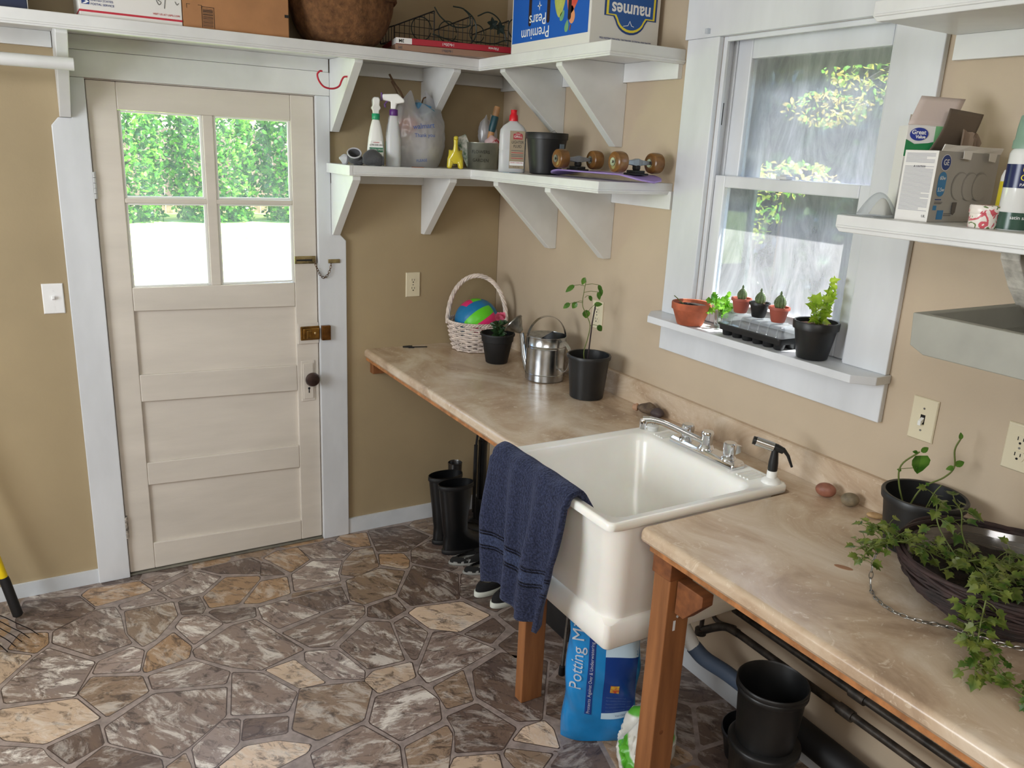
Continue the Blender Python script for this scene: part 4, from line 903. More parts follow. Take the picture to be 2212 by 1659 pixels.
# wicker basket with ball
def wicker(mb, prof, n, rx, ry, rows, z0, z1, r0f, amp, tr, seed=0, base=(0, 0, 0)):
    rn = random.Random(seed)
    for k in range(rows):
        f = k/(rows-1); z = z0+(z1-z0)*f; R = r0f(f); ph = PI*(k % 2); pts = []
        for i in range(n*6):
            a = 2*PI*i/(n*6); rr_ = R+amp*math.cos(a*n/2+ph); pts.append(V((rr_*rx*math.cos(a), rr_*ry*math.sin(a), z+rn.uniform(-1, 1)*tr*.25)))
        mb.tube(pts, tr*rn.uniform(.85, 1.15), 6, closed=True)
wht = mat('white_washed_wicker', (228, 214, 204), .7, var=.15, vscale=30, bump=.3, bscale=60)
wbk = thing('wicker_basket', 'white wicker basket with a tall hoop handle in the counter corner', 'basket', (-.190, -.160, CH))
m_ = MB(); wicker(m_, None, 22, 1, .92, 13, .007, .134, lambda f: .110+.030*f**.8, .0058, .0048, 1)
for i in range(26):
    a = 2*PI*i/26; m_.tube([(.108*math.cos(a), .1*math.sin(a), .004), (.126*math.cos(a), .116*math.sin(a), .07), (.140*math.cos(a), .129*math.sin(a), .137)], .003, 6)
m_.lathe([(.001, .003), (.108, .003), (.108, .008), (.001, .008)], seg=30, sy=.92)
m_.build('weave', wht, wbk, smooth=True)
rm = MB()
for k in range(3):
    pts = []
    for i in range(120):
        a = 2*PI*i/120; w_ = a*20+k*2*PI/3; R = .1425+.0055*math.cos(w_); pts.append(V((R*math.cos(a), R*.92*math.sin(a), .140+.0055*math.sin(w_))))
    rm.tube(pts, .0036, 6, closed=True)
rm.build('rim', wht, wbk, smooth=True)
hd = MB(); hx = V((.8642, -.501, 0)).normalized()
for k in range(4):
    pts = []
    for i in range(90):
        a = PI*i/89; c = hx*(.141*math.cos(a)); z = .12+.235*math.sin(a)**.86; w_ = i*.42+k*PI/2
        n_ = V((hx.x*math.cos(a), hx.y*math.cos(a), math.sin(a))); s_ = hx.cross(V((0, 0, 1)))
        pts.append(c+V((0, 0, z))+(n_*math.cos(w_)+s_*math.sin(w_))*.0065)
    hd.tube(pts, .0052, 6)
hd.build('handle', wht, wbk, smooth=True)
# volleyball with coloured panels
vb = MB(); vb.mi = 0; Rb = .107
cols = [mat('ball_blue', (22, 118, 172), .4, bump=.1, bscale=200), mat('ball_pink', (226, 44, 116), .4, bump=.1, bscale=200), mat('ball_green', (96, 208, 36), .4, bump=.1, bscale=200)]
def cubesphere():
    faces = []
    for ax in range(3):
        for sg in (1, -1):
            for k in range(3):
                faces.append((ax, sg, k))
    return faces
N_ = 6
for ax, sg, k in cubesphere():
    vb.mi = {0: (1, 2, 1), 1: (0, 0, 0), 2: (0, 1, 2)}[ax][k] if ax != 0 else (1, 2, 0)[k]
    G = []
    for j in range(N_+1):
        row = []
        for i in range(3*N_+1):
            u_ = -1+2*i/(3*N_); v_ = -1+2*(k+j/N_)/3
            u2, v2 = math.tan(u_*PI/4), math.tan(v_*PI/4)
            p = [0, 0, 0]; p[ax] = sg; p[(ax+1) % 3] = u2; p[(ax+2) % 3] = v2
            q = V(p).normalized(); edge = min(j, N_-j)/N_, min(i, 3*N_-i)/(3*N_)
            groove = 1-.012*(edge[0] == 0 or edge[1] == 0)
            row.append(vb.bm.verts.new(q*Rb*groove))
        G.append(row)
    for j in range(N_):
        for i in range(3*N_): vb.face([G[j][i], G[j][i+1], G[j+1][i+1], G[j+1][i]])
bmesh.ops.remove_doubles(vb.bm, verts=vb.bm.verts, dist=1e-4)
ball = vb.build('volleyball', cols, smooth=True, ang=180); ball.location = (-.190, -.160, CH+.138)
ball.rotation_euler = (math.radians(35), math.radians(-25), math.radians(250))
tag(ball, 'volleyball in blue, pink and green panels sitting in the white basket', 'ball')

# little tool by the wall
gz = thing('hex_key', 'small black tool with a thin shaft near the counter\'s far left corner', 'tool', (-.46, -.05, CH))
MB().tube([(-.52, -.035, CH+.0055), (-.49, -.04, CH+.0055), (-.475, -.043, CH+.0055)], [.004, .0055, .005], 8).build('grip', black_pl, gz, w=True, smooth=True)
MB().tube([(-.475, -.043, CH+.003), (-.405, -.062, CH+.003)], .0026, 8).tube([(-.497, -.05, CH+.003), (-.47, -.058, CH+.003)], .0028, 8).build('shaft', black_mt, gz, w=True)

# stones and root
def pebble(label, loc, rad, rz, m, seed):
    rn = random.Random(seed); a, b, c = [rn.uniform(0, 6) for _ in range(3)]
    f = lambda q: q*(1+.05*math.sin(q.x*60+a)+.05*math.sin(q.y*70+b)+.03*math.sin(q.z*90+c))
    o = MB().ell((0, 0, 0), rad, Matrix.Rotation(rz, 4, 'Z'), 24, 14, f).build('pebble', m, smooth=True)
    zmin = min(v.co.z for v in o.data.vertices); o.location = (loc[0], loc[1], CH-zmin); return tag(o, label, 'stone')
rx_ = math.radians(-60)
pebble('reddish brown river stone lying against the backsplash', (-.070, -2.135, 0), (.032, .021, .021), rx_, mat('red_stone', (158, 104, 84), .5, col2=(122, 76, 60), vscale=25), 1)
pebble('rounded grey-brown stone beside the reddish stone', (-.062, -2.213, 0), (.026, .021, .021), rx_+.3, mat('grey_stone', (140, 126, 102), .6, col2=(98, 88, 70), vscale=30), 2)
pebble('small flat tan stone near the large black pot', (-.062, -2.300, 0), (.0245, .013, .009), rx_+.1, mat('tan_stone', (196, 164, 118), .6, col2=(166, 130, 88), vscale=30), 5)
rt_ = thing('rock_fragment', 'knobbly grey-brown rock lump lying behind the faucet spout', 'rock', (-.07, -1.32, CH))
rk = mat('knobbly_rock', (118, 100, 80), .8, col2=(74, 60, 52), vscale=40, bump=.6, bscale=60)
o = MB().ell((-.066, -1.318, CH+.0245), (.030, .036, .022), Matrix.Rotation(.4, 4, 'Z'), 26, 16, lambda q: q*(1+.12*math.sin(q.x*130)*math.cos(q.y*110)+.06*math.sin(q.z*200+1))).build('lump', rk, rt_, w=True, smooth=True)
MB().ell((-.060, -1.365, CH+.0205), (.022, .03, .018), Matrix.Rotation(.1, 4, 'Z'), 20, 12, lambda q: q*(1+.1*math.sin(q.x*140+1)*math.cos(q.y*120))).build('dark_lump', mat('dark_rock', (70, 58, 58), .7, bump=.5, bscale=60), rt_, w=True, smooth=True)
MB().ell((-.084, -1.268, CH+.0175), (.015, .013, .014), None, 16, 10, lambda q: q*(1+.2*math.sin(q.x*260)*math.cos(q.y*240))).build('knob', mat('pinkish_rock', (178, 140, 112), .8, bump=.5, bscale=80), rt_, w=True, smooth=True)

# big black pot behind the ivy basket
t = pot('potted_plant', 'wide black pot with one large heart-shaped leaf, behind the ivy basket', (-.124, -2.462, CH), .096, .078, .150, black_pl, 'potted plant', .6, liph=.02, lip=.010, wall=.004)
st = MB(); lf = MB()
A_ = spline([(-.02, .03, .09), (-.038, .050, .165), (-.04, .052, .215), (-.012, .028, .255)], 6)
B_ = spline([(-.02, .03, .09), (0, .012, .16), (.035, -.018, .195), (.05, -.03, .225), (.044, -.026, .27), (.052, -.03, .300)], 6)
C_ = spline([(.005, .0, .09), (.02, -.01, .15), (.032, -.018, .175)], 5)
for P, r_ in ((A_, .0022), (B_, .0022), (C_, .0016)): st.tube(P, r_, 7)
st.tube([(-.04, .052, .205), (-.01, .028, .212)], .0009, 5)
leaf(lf, (-.008, .026, .245), (.05, -.03, -1), .052, [(0, 0), (.3, -.02), (.45, .2), (.42, .45), (.2, .8), (0, 1)], up=(-.5, -.86, .2), curl=.2)
for p, d, s in (((-.01, .026, .255), (.4, -.2, .3), .022), ((-.016, .03, .253), (-.6, .3, .1), .014), ((.05, -.03, .225), (-.5, .3, -.2), .020), ((.05, -.03, .23), (.6, -.35, .3), .026), ((-.038, .05, .20), (-.5, .3, .2), .012), ((.052, -.03, .298), (.0, .1, 1), .018), ((.01, .0, .17), (-.3, .2, .3), .012)): leaf(lf, p, d, s, OVAL)
st.build('stem', stem_g, t, smooth=True); lf.build('foliage', leaf_g, t)

# ------------------------------------------------------------------ twig basket with ivy
tb = thing('ivy_basket', 'dark twig hanging basket with trailing ivy on the right counter', 'planter', (-.272, -2.752, CH))
LS = .62
twig = mat('dark_twig', (50, 34, 32), .75, var=.45, vscale=18, bump=.4, bscale=40)
m_ = MB(); rn = random.Random(5)
def tbr(f): return .085+.122*math.sin(f*PI/2)**.9
for k in range(34):
    f = (k+.5)/34; z = .004+.122*f; R0 = tbr(f); ph = rn.uniform(0, 6); pts = []
    for i in range(70):
        a = 2*PI*i/70; pts.append(V(((R0+.004*math.sin(a*7+ph)+rn.uniform(-.0015, .0015))*math.cos(a), (R0+.004*math.sin(a*7+ph))*math.sin(a), z+.0035*math.sin(a*5+ph*2))))
    m_.tube(pts, rn.uniform(.0025, .0045), 5, closed=True)
for k in range(5):
    pts = []; ph = rn.uniform(0, 6)
    for i in range(70):
        a = 2*PI*i/70; R0 = .210+.006*math.sin(a*4+ph+k); pts.append(V((R0*math.cos(a), R0*math.sin(a), .128+.006*math.sin(a*3+ph)+k*.0015)))
    m_.tube(pts, .0045, 6, closed=True)
m_.lathe([(.09, .001), (.09, .006)], seg=30)
m_.build('twig_weave', twig, tb, smooth=True)
MB().loops([[V((R*math.cos(2*PI*i/40), R*math.sin(2*PI*i/40), z+.003*math.sin(i*1.3))) for i in range(40)] for R, z in ((.105, .02), (.175, .075), (.198, .125), (.196, .126), (.19, .112))], cap0=False, cap1=False).build('liner', clear('milky_liner', (200, 195, 190), haze=.45, hcol=(150, 142, 132), gloss=.3, rough=.15), tb, smooth=True)
MB().loops([[V((R*math.cos(2*PI*i/40), R*math.sin(2*PI*i/40), .088+rn.uniform(-.004, .004)+.012*(1-R/.18))) for i in range(40)] for R in (.176, .15, .12, .09, .06, .03, .003)], cap0=False).build('soil', soil, tb, smooth=True)
st = MB(); lf = MB()
def vine(P, n, smin, smax, seed, droop=0, spread=.6, r=.0016):
    rn = random.Random(seed); Q = spline(P, 8); st.tube(Q, r, 6)
    for i in range(n):
        k = int((i+.5)/n*(len(Q)-1)); p = Q[k]; a = rn.uniform(0, 2*PI); d = V((math.cos(a), math.sin(a), rn.uniform(-.5, .9)-droop)).normalized(); L = rn.uniform(.008, .034)
        q = p+d*L; st.tube([p, p+d*L*.5+V((0, 0, .003)), q], .0008, 4)
        s = rn.uniform(smin, smax)*LS; d2 = (d+V((rn.uniform(-.5, .5), rn.uniform(-.5, .5), -.5))).normalized()
        leaf(lf, q, d2, s, IVY, up=(rn.uniform(-.5, .1), rn.uniform(-.7, -.1), 1), curl=.3)
loc = lambda x, y, z: (x+.250, y+2.765, z-CH)
# left clump spilling over the rim toward the sink
vine([(0.02, .02, .09), (-.06, .09, .13), (-.13, .15, .145), (-.175, .195, .13), (-.19, .225, .10)], 59, .022, .036, 1)
vine([(-.06, .09, .11), (-.15, .14, .15), (-.2, .18, .13), (-.205, .2, .085)], 49, .022, .036, 2)
vine([(-.10, .15, .13), (-.14, .2, .16), (-.18, .21, .15)], 27, .02, .032, 12)
# over the front rim down to the counter
vine([(.02, -.02, .09), (-.08, -.03, .13), (-.165, -.055, .155), (-.205, -.075, .15), (-.225, -.085, .09), (-.235, -.095, .045), (-.26, -.11, .034), (-.285, -.125, .028)], 91, .024, .038, 3)
vine([(-.10, -.02, .12), (-.17, -.05, .165), (-.215, -.06, .12), (-.225, -.075, .07), (-.25, -.085, .045)], 54, .022, .036, 4)
vine([(-.22, -.11, .06), (-.25, -.15, .034), (-.265, -.2, .028), (-.26, -.24, .028)], 31, .022, .034, 5)
# inside and rising at the back
vine([(-.04, .02, .09), (.0, .10, .15), (.03, .13, .19), (.02, .15, .215)], 20, .03, .045, 6)
vine([(-.05, .04, .09), (-.06, .12, .17), (-.04, .15, .215), (-.03, .16, .23)], 14, .03, .042, 7)
vine([(-.1, .08, .10), (-.03, .03, .135), (.03, -.02, .12), (.09, -.05, .11)], 33, .028, .042, 8)
vine([(.0, .0, .09), (.05, .03, .12), (.1, -.0, .12)], 22, .024, .036, 9)
vine([(-.1, -.03, .10), (-.06, -.06, .12), (.0, -.09, .11)], 22, .024, .036, 10)
st.build('vines', stem_g, tb, smooth=True); lfo = lf.build('foliage', leaf_ivy, tb)
for v in lfo.data.vertices: v.co.z = max(v.co.z, .003)
cp = [(-.17, .165, .115), (-.178, .175, .06), (-.172, .172, .012), (-.185, .16, .005), (-.20, .13, .004), (-.195, .09, .004), (-.17, .04, .004), (-.14, .015, .004), (-.10, -.01, .004)]
cp = [(-.132, .205, .118), (-.137, .212, .06), (-.142, .205, .006), (-.175, .165, .004), (-.188, .11, .004), (-.17, .06, .004), (-.15, .04, .004), (-.13, .01, .004), (-.1, -.06, .004), (-.06, -.11, .004), (-.02, -.13, .004)]
chain(spline(cp, 6), L=.020, r=.0011, wd=.0042, m=mat('silver_chain', (150, 148, 142), .3, .9), parent=tb, w=False, name='hanging_chain')
# ------------------------------------------------------------------ things on the lower shelf
LZ = 1.7790
rtv = V((.8642, -.501, 0)).normalized(); fwv = V((.501, .8642, 0)).normalized()   # horizontal directions used to turn labels toward the room
FRONT = math.atan2(-.8642, -.501)                                               # angle facing the room
def lathe_obj(name, m, prof, par, c=(0, 0, 0), seg=32, smooth=True, ang=45, **k): return MB().lathe(prof, c, seg, **k).build(name, m, par, smooth=smooth, ang=ang)
grey_fab = mat('grey_knit', (76, 76, 78), .95, bump=.5, bscale=120, sheen=.3)
pale_fab = mat('pale_knit', (184, 182, 188), .95, bump=.4, bscale=120)
sk = thing('grey_sock', 'crumpled grey sock with an open pale-lined cuff, left on the lower shelf', 'sock', (-.812, -.20, LZ))
def cuff(u, v):
    a = 2*PI*u; r = .026*(1+.12*math.sin(2*a+.4)); t = v
    base = V((.0, 0, .03)); ax = V((-.4, -.55, .75)).normalized(); s = ax.orthogonal().normalized(); w_ = ax.cross(s)
    R_ = r*(.55+.45*t); return V((.005, .0, .022))+ax*(-.022+.056*t)+(s*math.cos(a)+w_*math.sin(a)*1.2)*R_
MB().grid(cuff, 24, 6, cu=True).build('cuff', grey_fab, sk, smooth=True, solid=.004)
MB().tube([cuff(i/24, 1.0) for i in range(24)], .0032, 6, closed=True).build('cuff_edge', pale_fab, sk, smooth=True)
MB().ell((.012, -.008, .017), (.034, .024, .0165), None, 18, 10, lambda q: q*(1+.15*math.sin(q.x*150)+.1*math.sin(q.y*190))).build('foot', grey_fab, sk, smooth=True)
MB().ell((-.028, .05, .02), (.024, .028, .0195), None, 16, 10, lambda q: q*(1+.2*math.sin(q.x*160+1)+.12*math.sin(q.z*190))).build('pale_toe', pale_fab, sk, smooth=True)
def roll(u, v):
    a = 2*PI*u; r = (.014+.018*math.sin(PI*min(1, v*1.05))**.6 if v < .95 else .018)*(1+.1*math.sin(3*a+v*6))
    return V((-.045+.085*v, .0+.012*math.sin(v*3), .030+.006*math.sin(v*4)))+V((0, 1, 0))*math.cos(a)*r*1.05+V((0, 0, 1))*math.sin(a)*r*.92
rs = MB().grid(roll, 26, 16, cu=True).build('grey_sock', grey_fab, smooth=True, solid=.004)
zmin = -min(v.co.z for v in rs.data.vertices); rs.location = (-.752, -.262, LZ+zmin-.0+.0015); rs.rotation_euler = (0, 0, -.35)
tag(rs, 'dark grey rolled sock lying in front of the green spray bottle', 'sock')

def bottle_body(w, d, h, prof, n=24, tw=3.2):
    """superellipse cross-sections; prof = (height fraction, width scale, depth scale)"""
    rings = []
    for f, a, b in prof:
        r = []
        for i in range(n):
            t = 2*PI*i/n; c, s = math.cos(t), math.sin(t)
            r.append(V((w*a*math.copysign(abs(c)**(2/tw), c), d*b*math.copysign(abs(s)**(2/tw), s), h*f)))
        rings.append(r)
    return MB().loops(rings)
lg = mat('label_green', (36, 120, 84), .4); wlab = mat('label_white', (240, 240, 238), .4)
# green-collared garden spray, trigger turned away
t = thing('spray_bottle', 'white garden spray bottle with a green collar and green label', 'spray bottle', (-.722, -.205, LZ), rz=math.atan2(rtv.y, rtv.x)+.25)
bottle_body(.036, .022, .185, [(0, .92, .9), (.03, 1, 1), (.35, 1, 1), (.6, .86, .95), (.85, .62, .75), (.97, .45, .62), (1, .36, .55)], tw=2.6).build('bottle', white_pl, t, smooth=True, ang=50)
MB().prism([(-.026, .012), (.026, .012), (.03, .06), (.022, .10), (-.022, .10), (-.03, .06)], 'Y', -.0229, -.0222).build('label', wlab, t, w=False)
MB().box(-.027, .027, -.0235, -.023, .016, .036).box(-.028, .028, -.0235, -.023, .055, .073).build('label_band', lg, t)
text('ULTRA SAFE 3-IN-1', .009, black_ink, (0, -.0237, .083), parent=t, w=False, sx=.75); text('GARDEN SPRAY', .0105, white_ink, (0, -.0237, .064), parent=t, w=False, sx=.75)
text('INSECTICIDE FUNGICIDE', .005, lg, (0, -.0237, .046), parent=t, w=False, sx=.8); text('GARDEN', .006, red_ink, (0, -.0237, .093), parent=t, w=False)
lathe_obj('collar', mat('green_collar', (28, 150, 104), .35), [(.0155, .184), (.0165, .186), (.0165, .206), (.015, .208)], t)
MB().loops([[V((x*a, y*b, z)) for x, y in ((-1, -1), (1, -1), (1, 1), (-1, 1))] for a, b, z in ((.012, .012, .207), (.013, .016, .22), (.018, .022, .228), (.018, .024, .232), (.013, .03, .24), (.014, .034, .262), (.010, .03, .272))]).build('trigger_head', white_pl, t, bevel=.003, smooth=True)
# purple one
t = thing('spray_bottle', 'white spray bottle with purple collar and purple trigger', 'spray bottle', (-.655, -.235, LZ), rz=math.atan2(rtv.y, rtv.x)+.1)
frost = mat('frosted_plastic', (226, 228, 230), .35, trans=.25, sss=.2)
bottle_body(.031, .024, .205, [(0, .95, .95), (.02, 1, 1), (.52, 1, 1), (.68, .82, .85), (.85, .7, .7), (.93, .6, .62), (1, .5, .55)], tw=2.8).build('bottle', frost, t, smooth=True, ang=50)
pur = mat('purple_plastic', (92, 44, 122), .35)
lathe_obj('collar', pur, [(.0165, .203), (.0175, .205), (.0175, .226), (.016, .228)], t)
MB().prism([(-.046, .286), (.016, .290), (.044, .268), (.044, .256), (.012, .25), (.008, .228), (-.012, .228), (-.012, .258), (-.046, .262)][::-1], 'Y', -.012, .012).build('trigger_head', white_pl, t, bevel=.004)
MB().prism([(-.046, .292), (-.053, .292), (-.053, .258), (-.046, .262)], 'Y', -.01, .01).prism([(-.020, .262), (-.030, .262), (-.042, .245), (-.036, .232), (-.030, .236), (-.034, .246)], 'Y', -.006, .006).build('nozzle_and_lever', pur, t, bevel=.002)
MB().box(-.0318, -.0305, -.012, .012, .03, .10).build('label', lg, t)

# shopping bag
bagm = clear('thin_white_bag', (248, 248, 250), haze=.72, hcol=(246, 246, 250), gloss=.2, rough=.3)
bg = thing('shopping_bag', 'white plastic shopping bag with blue lettering, twigs poking out', 'bag', (-.512, -.140, LZ))
def crumple(seed, rx, ry, h, top, amp):
    rn = random.Random(seed); K = [(rn.uniform(2, 7), rn.uniform(3, 9), rn.uniform(0, 6), rn.uniform(.4, 1)) for _ in range(9)]
    def f(u, v):
        a = 2*PI*u; P_ = V((math.cos(a)*1.3, math.sin(a)*1.3, v*2.2+seed*3.1))
        w_ = 2.4*(.5-abs(noise.noise(P_*1.1)))+1.4*(.4-abs(noise.noise(P_*2.6)))+.7*noise.noise(P_*6)-.9
        prof = (.62+.42*math.sin(PI*min(1, v*.9+.08))**.7) if v < .86 else (.62+.42*math.sin(PI*.854)**.7)*(1-.6*(v-.86)/.14)
        k = 1+amp*w_*(.3+.7*v)
        z = h*v*(1+(top*math.sin(2*a+.9)+top*.6*math.sin(5*a+1))*max(0, v-.6)*2.0)
        return V((rx*prof*k*math.cos(a), ry*prof*k*math.sin(a), max(.001, z)))
    return f
f_ = crumple(4, .128, .085, .275, .13, .055)
mb = MB(); mb.grid(f_, 130, 60, cu=True); mb.build('bag', bagm, bg, smooth=True)
MB().ell((-.045, -.03, .17), (.045, .03, .035), None, 14, 8, lambda q: q*(1+.15*math.sin(q.x*120))).build('orange_contents', mat('orange_packet', (214, 96, 52), .5), bg, smooth=True)
MB().box(-.055, .02, -.02, .03, .20, .265, Matrix.Rotation(.2, 4, 'Y')).build('blue_contents', mat('blue_packet', (90, 150, 190), .5), bg, bevel=.01)
MB().ell((.055, -.01, .225), (.035, .03, .022), None, 14, 8).build('blue_lid', mat('teal_lid', (96, 160, 180), .4), bg, smooth=True)
MB().ell((.01, .0, .09), (.095, .07, .085), None, 18, 10, lambda q: q*(1+.1*math.sin(q.x*60+q.z*70))).build('inner_bag', mat('inner_bag_white', (222, 220, 220), .6), bg, smooth=True)
bl_ink = mat('blue_bag_print', (70, 104, 176), .5)
def on_bag(s, u0, v0, size, rot=0):
    p = f_(u0, v0); nrm = V((p.x, p.y*1.3, 0)).normalized(); r_ = V((0, 0, 1)).cross(nrm); q_ = Quaternion(nrm, rot)
    text(s, size, bl_ink, p+nrm*.012, q_ @ r_, q_ @ V((0, 0, 1)), parent=bg, w=False)
uu = lambda deg: (math.degrees(FRONT)+deg) % 360/360
on_bag('walmart', uu(28), .62, .030, .12); on_bag('Thank you', uu(30), .48, .022, .05); on_bag('PLEASE', uu(26), .10, .016, .1)
tg = MB()
for P, r_ in (([(-.04, .0, .2), (-.065, .0, .29), (-.10, .0, .335), (-.125, .0, .372)], .0045), ([(-.05, .01, .22), (-.085, .01, .30), (-.112, .01, .345)], .0032), ([(.02, .0, .22), (.03, .0, .28), (.045, .0, .292)], .003)): tg.tube(spline(P, 4), r_, 7)
tg.build('twigs', mat('twig_bark', (96, 70, 48), .8, var=.3, vscale=50), bg, smooth=True)

# yellow ceramic dinosaur (head-on: tail end hidden)
dn = MB(); ym = mat('yellow_glaze', (214, 196, 56), .12, coat=.4)
def skinned(name, edges, m, sub=2):
    vs = [e[0] for e in edges]; me = bpy.data.meshes.new(name)
    me.from_pydata([v[:3] for v in vs], [(i, e[1]) for i, e in enumerate(edges) if e[1] is not None], [])
    o = bpy.data.objects.new(name, me); C.objects.link(o); o.modifiers.new('skin', 'SKIN'); 
    for i, v in enumerate(vs): me.skin_vertices[0].data[i].radius = v[3] if hasattr(v[3], '__len__') else (v[3], v[3])
    me.skin_vertices[0].data[0].use_root = True
    md = o.modifiers.new('sub', 'SUBSURF'); md.levels = sub; md.render_levels = sub
    bpy.context.view_layer.update()
    m2 = bpy.data.meshes.new_from_object(o.evaluated_get(bpy.context.evaluated_depsgraph_get())); bpy.data.objects.remove(o)
    for p in m2.polygons: p.use_smooth = True
    m2.materials.clear(); m2.materials.append(m)
    o = bpy.data.objects.new(name, m2); C.objects.link(o); return o
E_ = [((0, 0, .048, .029), None), ((0, -.018, .052, .029), 0), ((0, -.034, .078, .0135), 1), ((0, -.038, .106, .0095), 2), ((0, -.040, .134, .0115), 3), ((0, -.058, .131, .0105), 4), ((0, .03, .048, .028), 0), ((0, .06, .03, .014), 6), ((0, .085, .016, .006), 7),
      ((.022, -.026, .040, .0155), 1), ((.024, -.03, .014, .0115), 9), ((.024, -.03, .004, .0115), 10), ((-.022, -.026, .040, .0155), 1), ((-.024, -.03, .014, .0115), 12), ((-.024, -.03, .004, .0115), 13),
      ((.022, .03, .035, .015), 6), ((.024, .032, .012, .012), 15), ((.024, .032, .004, .012), 16), ((-.022, .03, .035, .015), 6), ((-.024, .032, .012, .012), 18), ((-.024, .032, .004, .012), 19)]
dino = skinned('ceramic_dinosaur', E_, ym); zm = min(v.co.z for v in dino.data.vertices)
dino.location = (-.384, -.272, LZ-zm); dino.rotation_euler = (0, 0, -.42); tag(dino, 'glossy yellow ceramic long-necked dinosaur on the lower shelf', 'figurine')

# flower tin
tn = thing('metal_planter', 'oval metal planter tin reading Flowers & Garden, stuffed with a trowel', 'planter', (-.185, -.150, LZ), rz=math.atan2(rtv.y, rtv.x))
tinm = mat('brushed_tin', (186, 188, 174), .4, .85, var=.12, vscale=10)
MB().loops([[V((a*.075*math.cos(2*PI*i/40), a*.048*math.sin(2*PI*i/40), z)) for i in range(40)] for a, z in ((.90, .0), (.92, .002), (1, .110), (1.03, .112), (1.03, .115), (.98, .114), (.96, .10), (.9, .02))], cap1=True).build('tin', tinm, tn, smooth=True, ang=50)
for s, z, sz in (('FLOWERS', .074, .020), ('&', .056, .012), ('GARDEN', .037, .020)):
    tt = text(s, sz, mat('embossed_grey', (88, 90, 80), .5), (0, 0, z), parent=tn, w=False)
    for v in tt.data.vertices:
        a = -PI/2+v.co.x/.075*1.0-.1; k = .92+.08*v.co.z/.11+.006
        v.co = V((.075*k*math.cos(a), .048*k*math.sin(a)-.0006, v.co.z))
tr = thing('garden_trowel', 'trowel handle in teal and bare wood sticking out of the tin', 'trowel', (-.175, -.150, LZ+.03), rz=math.atan2(rtv.y, rtv.x))
teal = mat('teal_paint', (36, 78, 88), .4); wd = mat('turned_wood', (196, 146, 98), .55, var=.2, vscale=20)
def on_axis(a, b, prof):
    a, b = V(a), V(b); d = (b-a); L = d.length; M = Matrix.Translation(a) @ d.to_track_quat('Z', 'Y').to_matrix().to_4x4(); return MB().lathe([(r, z*L) for r, z in prof], seg=20, M=M)
A0, A1 = (.0, .0, .0), (.052, .0, .245)
on_axis(A0, A1, [(.006, 0), (.006, .40), (.013, .42), (.0145, .48), (.014, .56)]).build('ferrule', wd, tr, smooth=True)
on_axis(A0, A1, [(.0145, .55), (.0165, .6), (.0165, .8), (.0145, .83)]).build('grip', teal, tr, smooth=True)
on_axis(A0, A1, [(.0135, .83), (.0145, .85), (.0145, .97), (.012, 1)]).build('butt', wd, tr, smooth=True)
sp1 = MB().box(-.03, .02, -.012, -.009, .02, .155, Matrix.Translation((-.035, 0, 0)) @ Matrix.Rotation(-.42, 4, 'Y')); o = sp1.build('seed_packet', mat('green_packet', (54, 102, 58), .4, col2=(226, 226, 216), vscale=40), None, bevel=.001)
o.location = (-.185, -.152, LZ); o.rotation_euler = (0, 0, math.atan2(rtv.y, rtv.x)); tag(o, 'green and white seed packet leaning out of the flower tin', 'seed packet')
f2 = crumple(9, .045, .03, .12, .2, .09)
o = MB().grid(f2, 40, 14, cu=True).build('plastic_bag', bagm, smooth=True); o.location = (-.145, -.118, LZ+.095); tag(o, 'crumpled clear plastic bag stuffed behind the trowel in the tin', 'bag')
o = MB().ell((0, 0, 0), (.034, .018, .03), None, 18, 10, lambda q: q*(1+.12*math.sin(q.x*150+q.z*90))).build('snack_packet', mat('shiny_red_packet', (186, 28, 44), .25, col2=(222, 190, 190), lo=.55, hi=.62, vscale=45), smooth=True); o.location = (-.150, -.178, LZ+.118); o.rotation_euler = (0, 0, math.atan2(rtv.y, rtv.x))
tag(o, 'shiny red foil packet in the flower tin', 'packet')

# lighter fluid
lt = thing('lighter_fluid_bottle', 'white lighter fluid bottle with a red cap on the lower shelf', 'bottle', (-.246, -.525, LZ), rz=math.atan2(rtv.y, rtv.x))
bottle_body(.0555, .031, .205, [(0, .96, .95), (.02, 1, 1), (.42, 1, 1), (.43, .985, .98), (.45, 1, 1), (.72, 1, 1), (.82, .96, .95), (.9, .75, .8), (.96, .42, .6), (1, .26, .45)], n=32, tw=4).build('bottle', frost, lt, smooth=True, ang=45)
MB().box(-.012, .050, -.0325, -.0318, .016, .165).build('label', mat('tan_label', (158, 142, 116), .4), lt, bevel=.001)
MB().prism([(.002, .132), (.040, .132), (.040, .152), (.021, .160), (.002, .152), (.002, .132)][:5], 'Y', -.0332, -.0327).build('label_badge', mat('badge_red', (168, 28, 40), .4), lt)
text('EXPERT', .006, white_ink, (.021, -.0335, .152), parent=lt, w=False); text('GRILL', .013, white_ink, (.021, -.0335, .142), parent=lt, w=False)
text('LIGHTER', .016, black_ink, (.0205, -.0328, .120), parent=lt, w=False, sx=.8); text('FLUID', .016, black_ink, (.0205, -.0328, .104), parent=lt, w=False, sx=.8)
for i, z in enumerate((.086, .078, .070, .064, .056)): MB().box(-.004, .045, -.0331, -.0327, z, z+.0022).build('small_print', red_ink if i in (1, 4) else ink, lt)
MB().box(-.010, .048, -.0332, -.0327, .028, .044).build('warning_strip', wlab, lt); text('DANGER: COMBUSTIBLE', .006, red_ink, (.019, -.0335, .039), parent=lt, w=False, sx=.8)
text('32 FL OZ', .007, black_ink, (.019, -.0328, .022), parent=lt, w=False)
lathe_obj('cap', mat('red_cap', (222, 30, 44), .3), [(.018, .203), (.0185, .207), (.017, .226), (.013, .230), (.012, .242), (.013, .243), (.013, .247), (.006, .248)], lt)

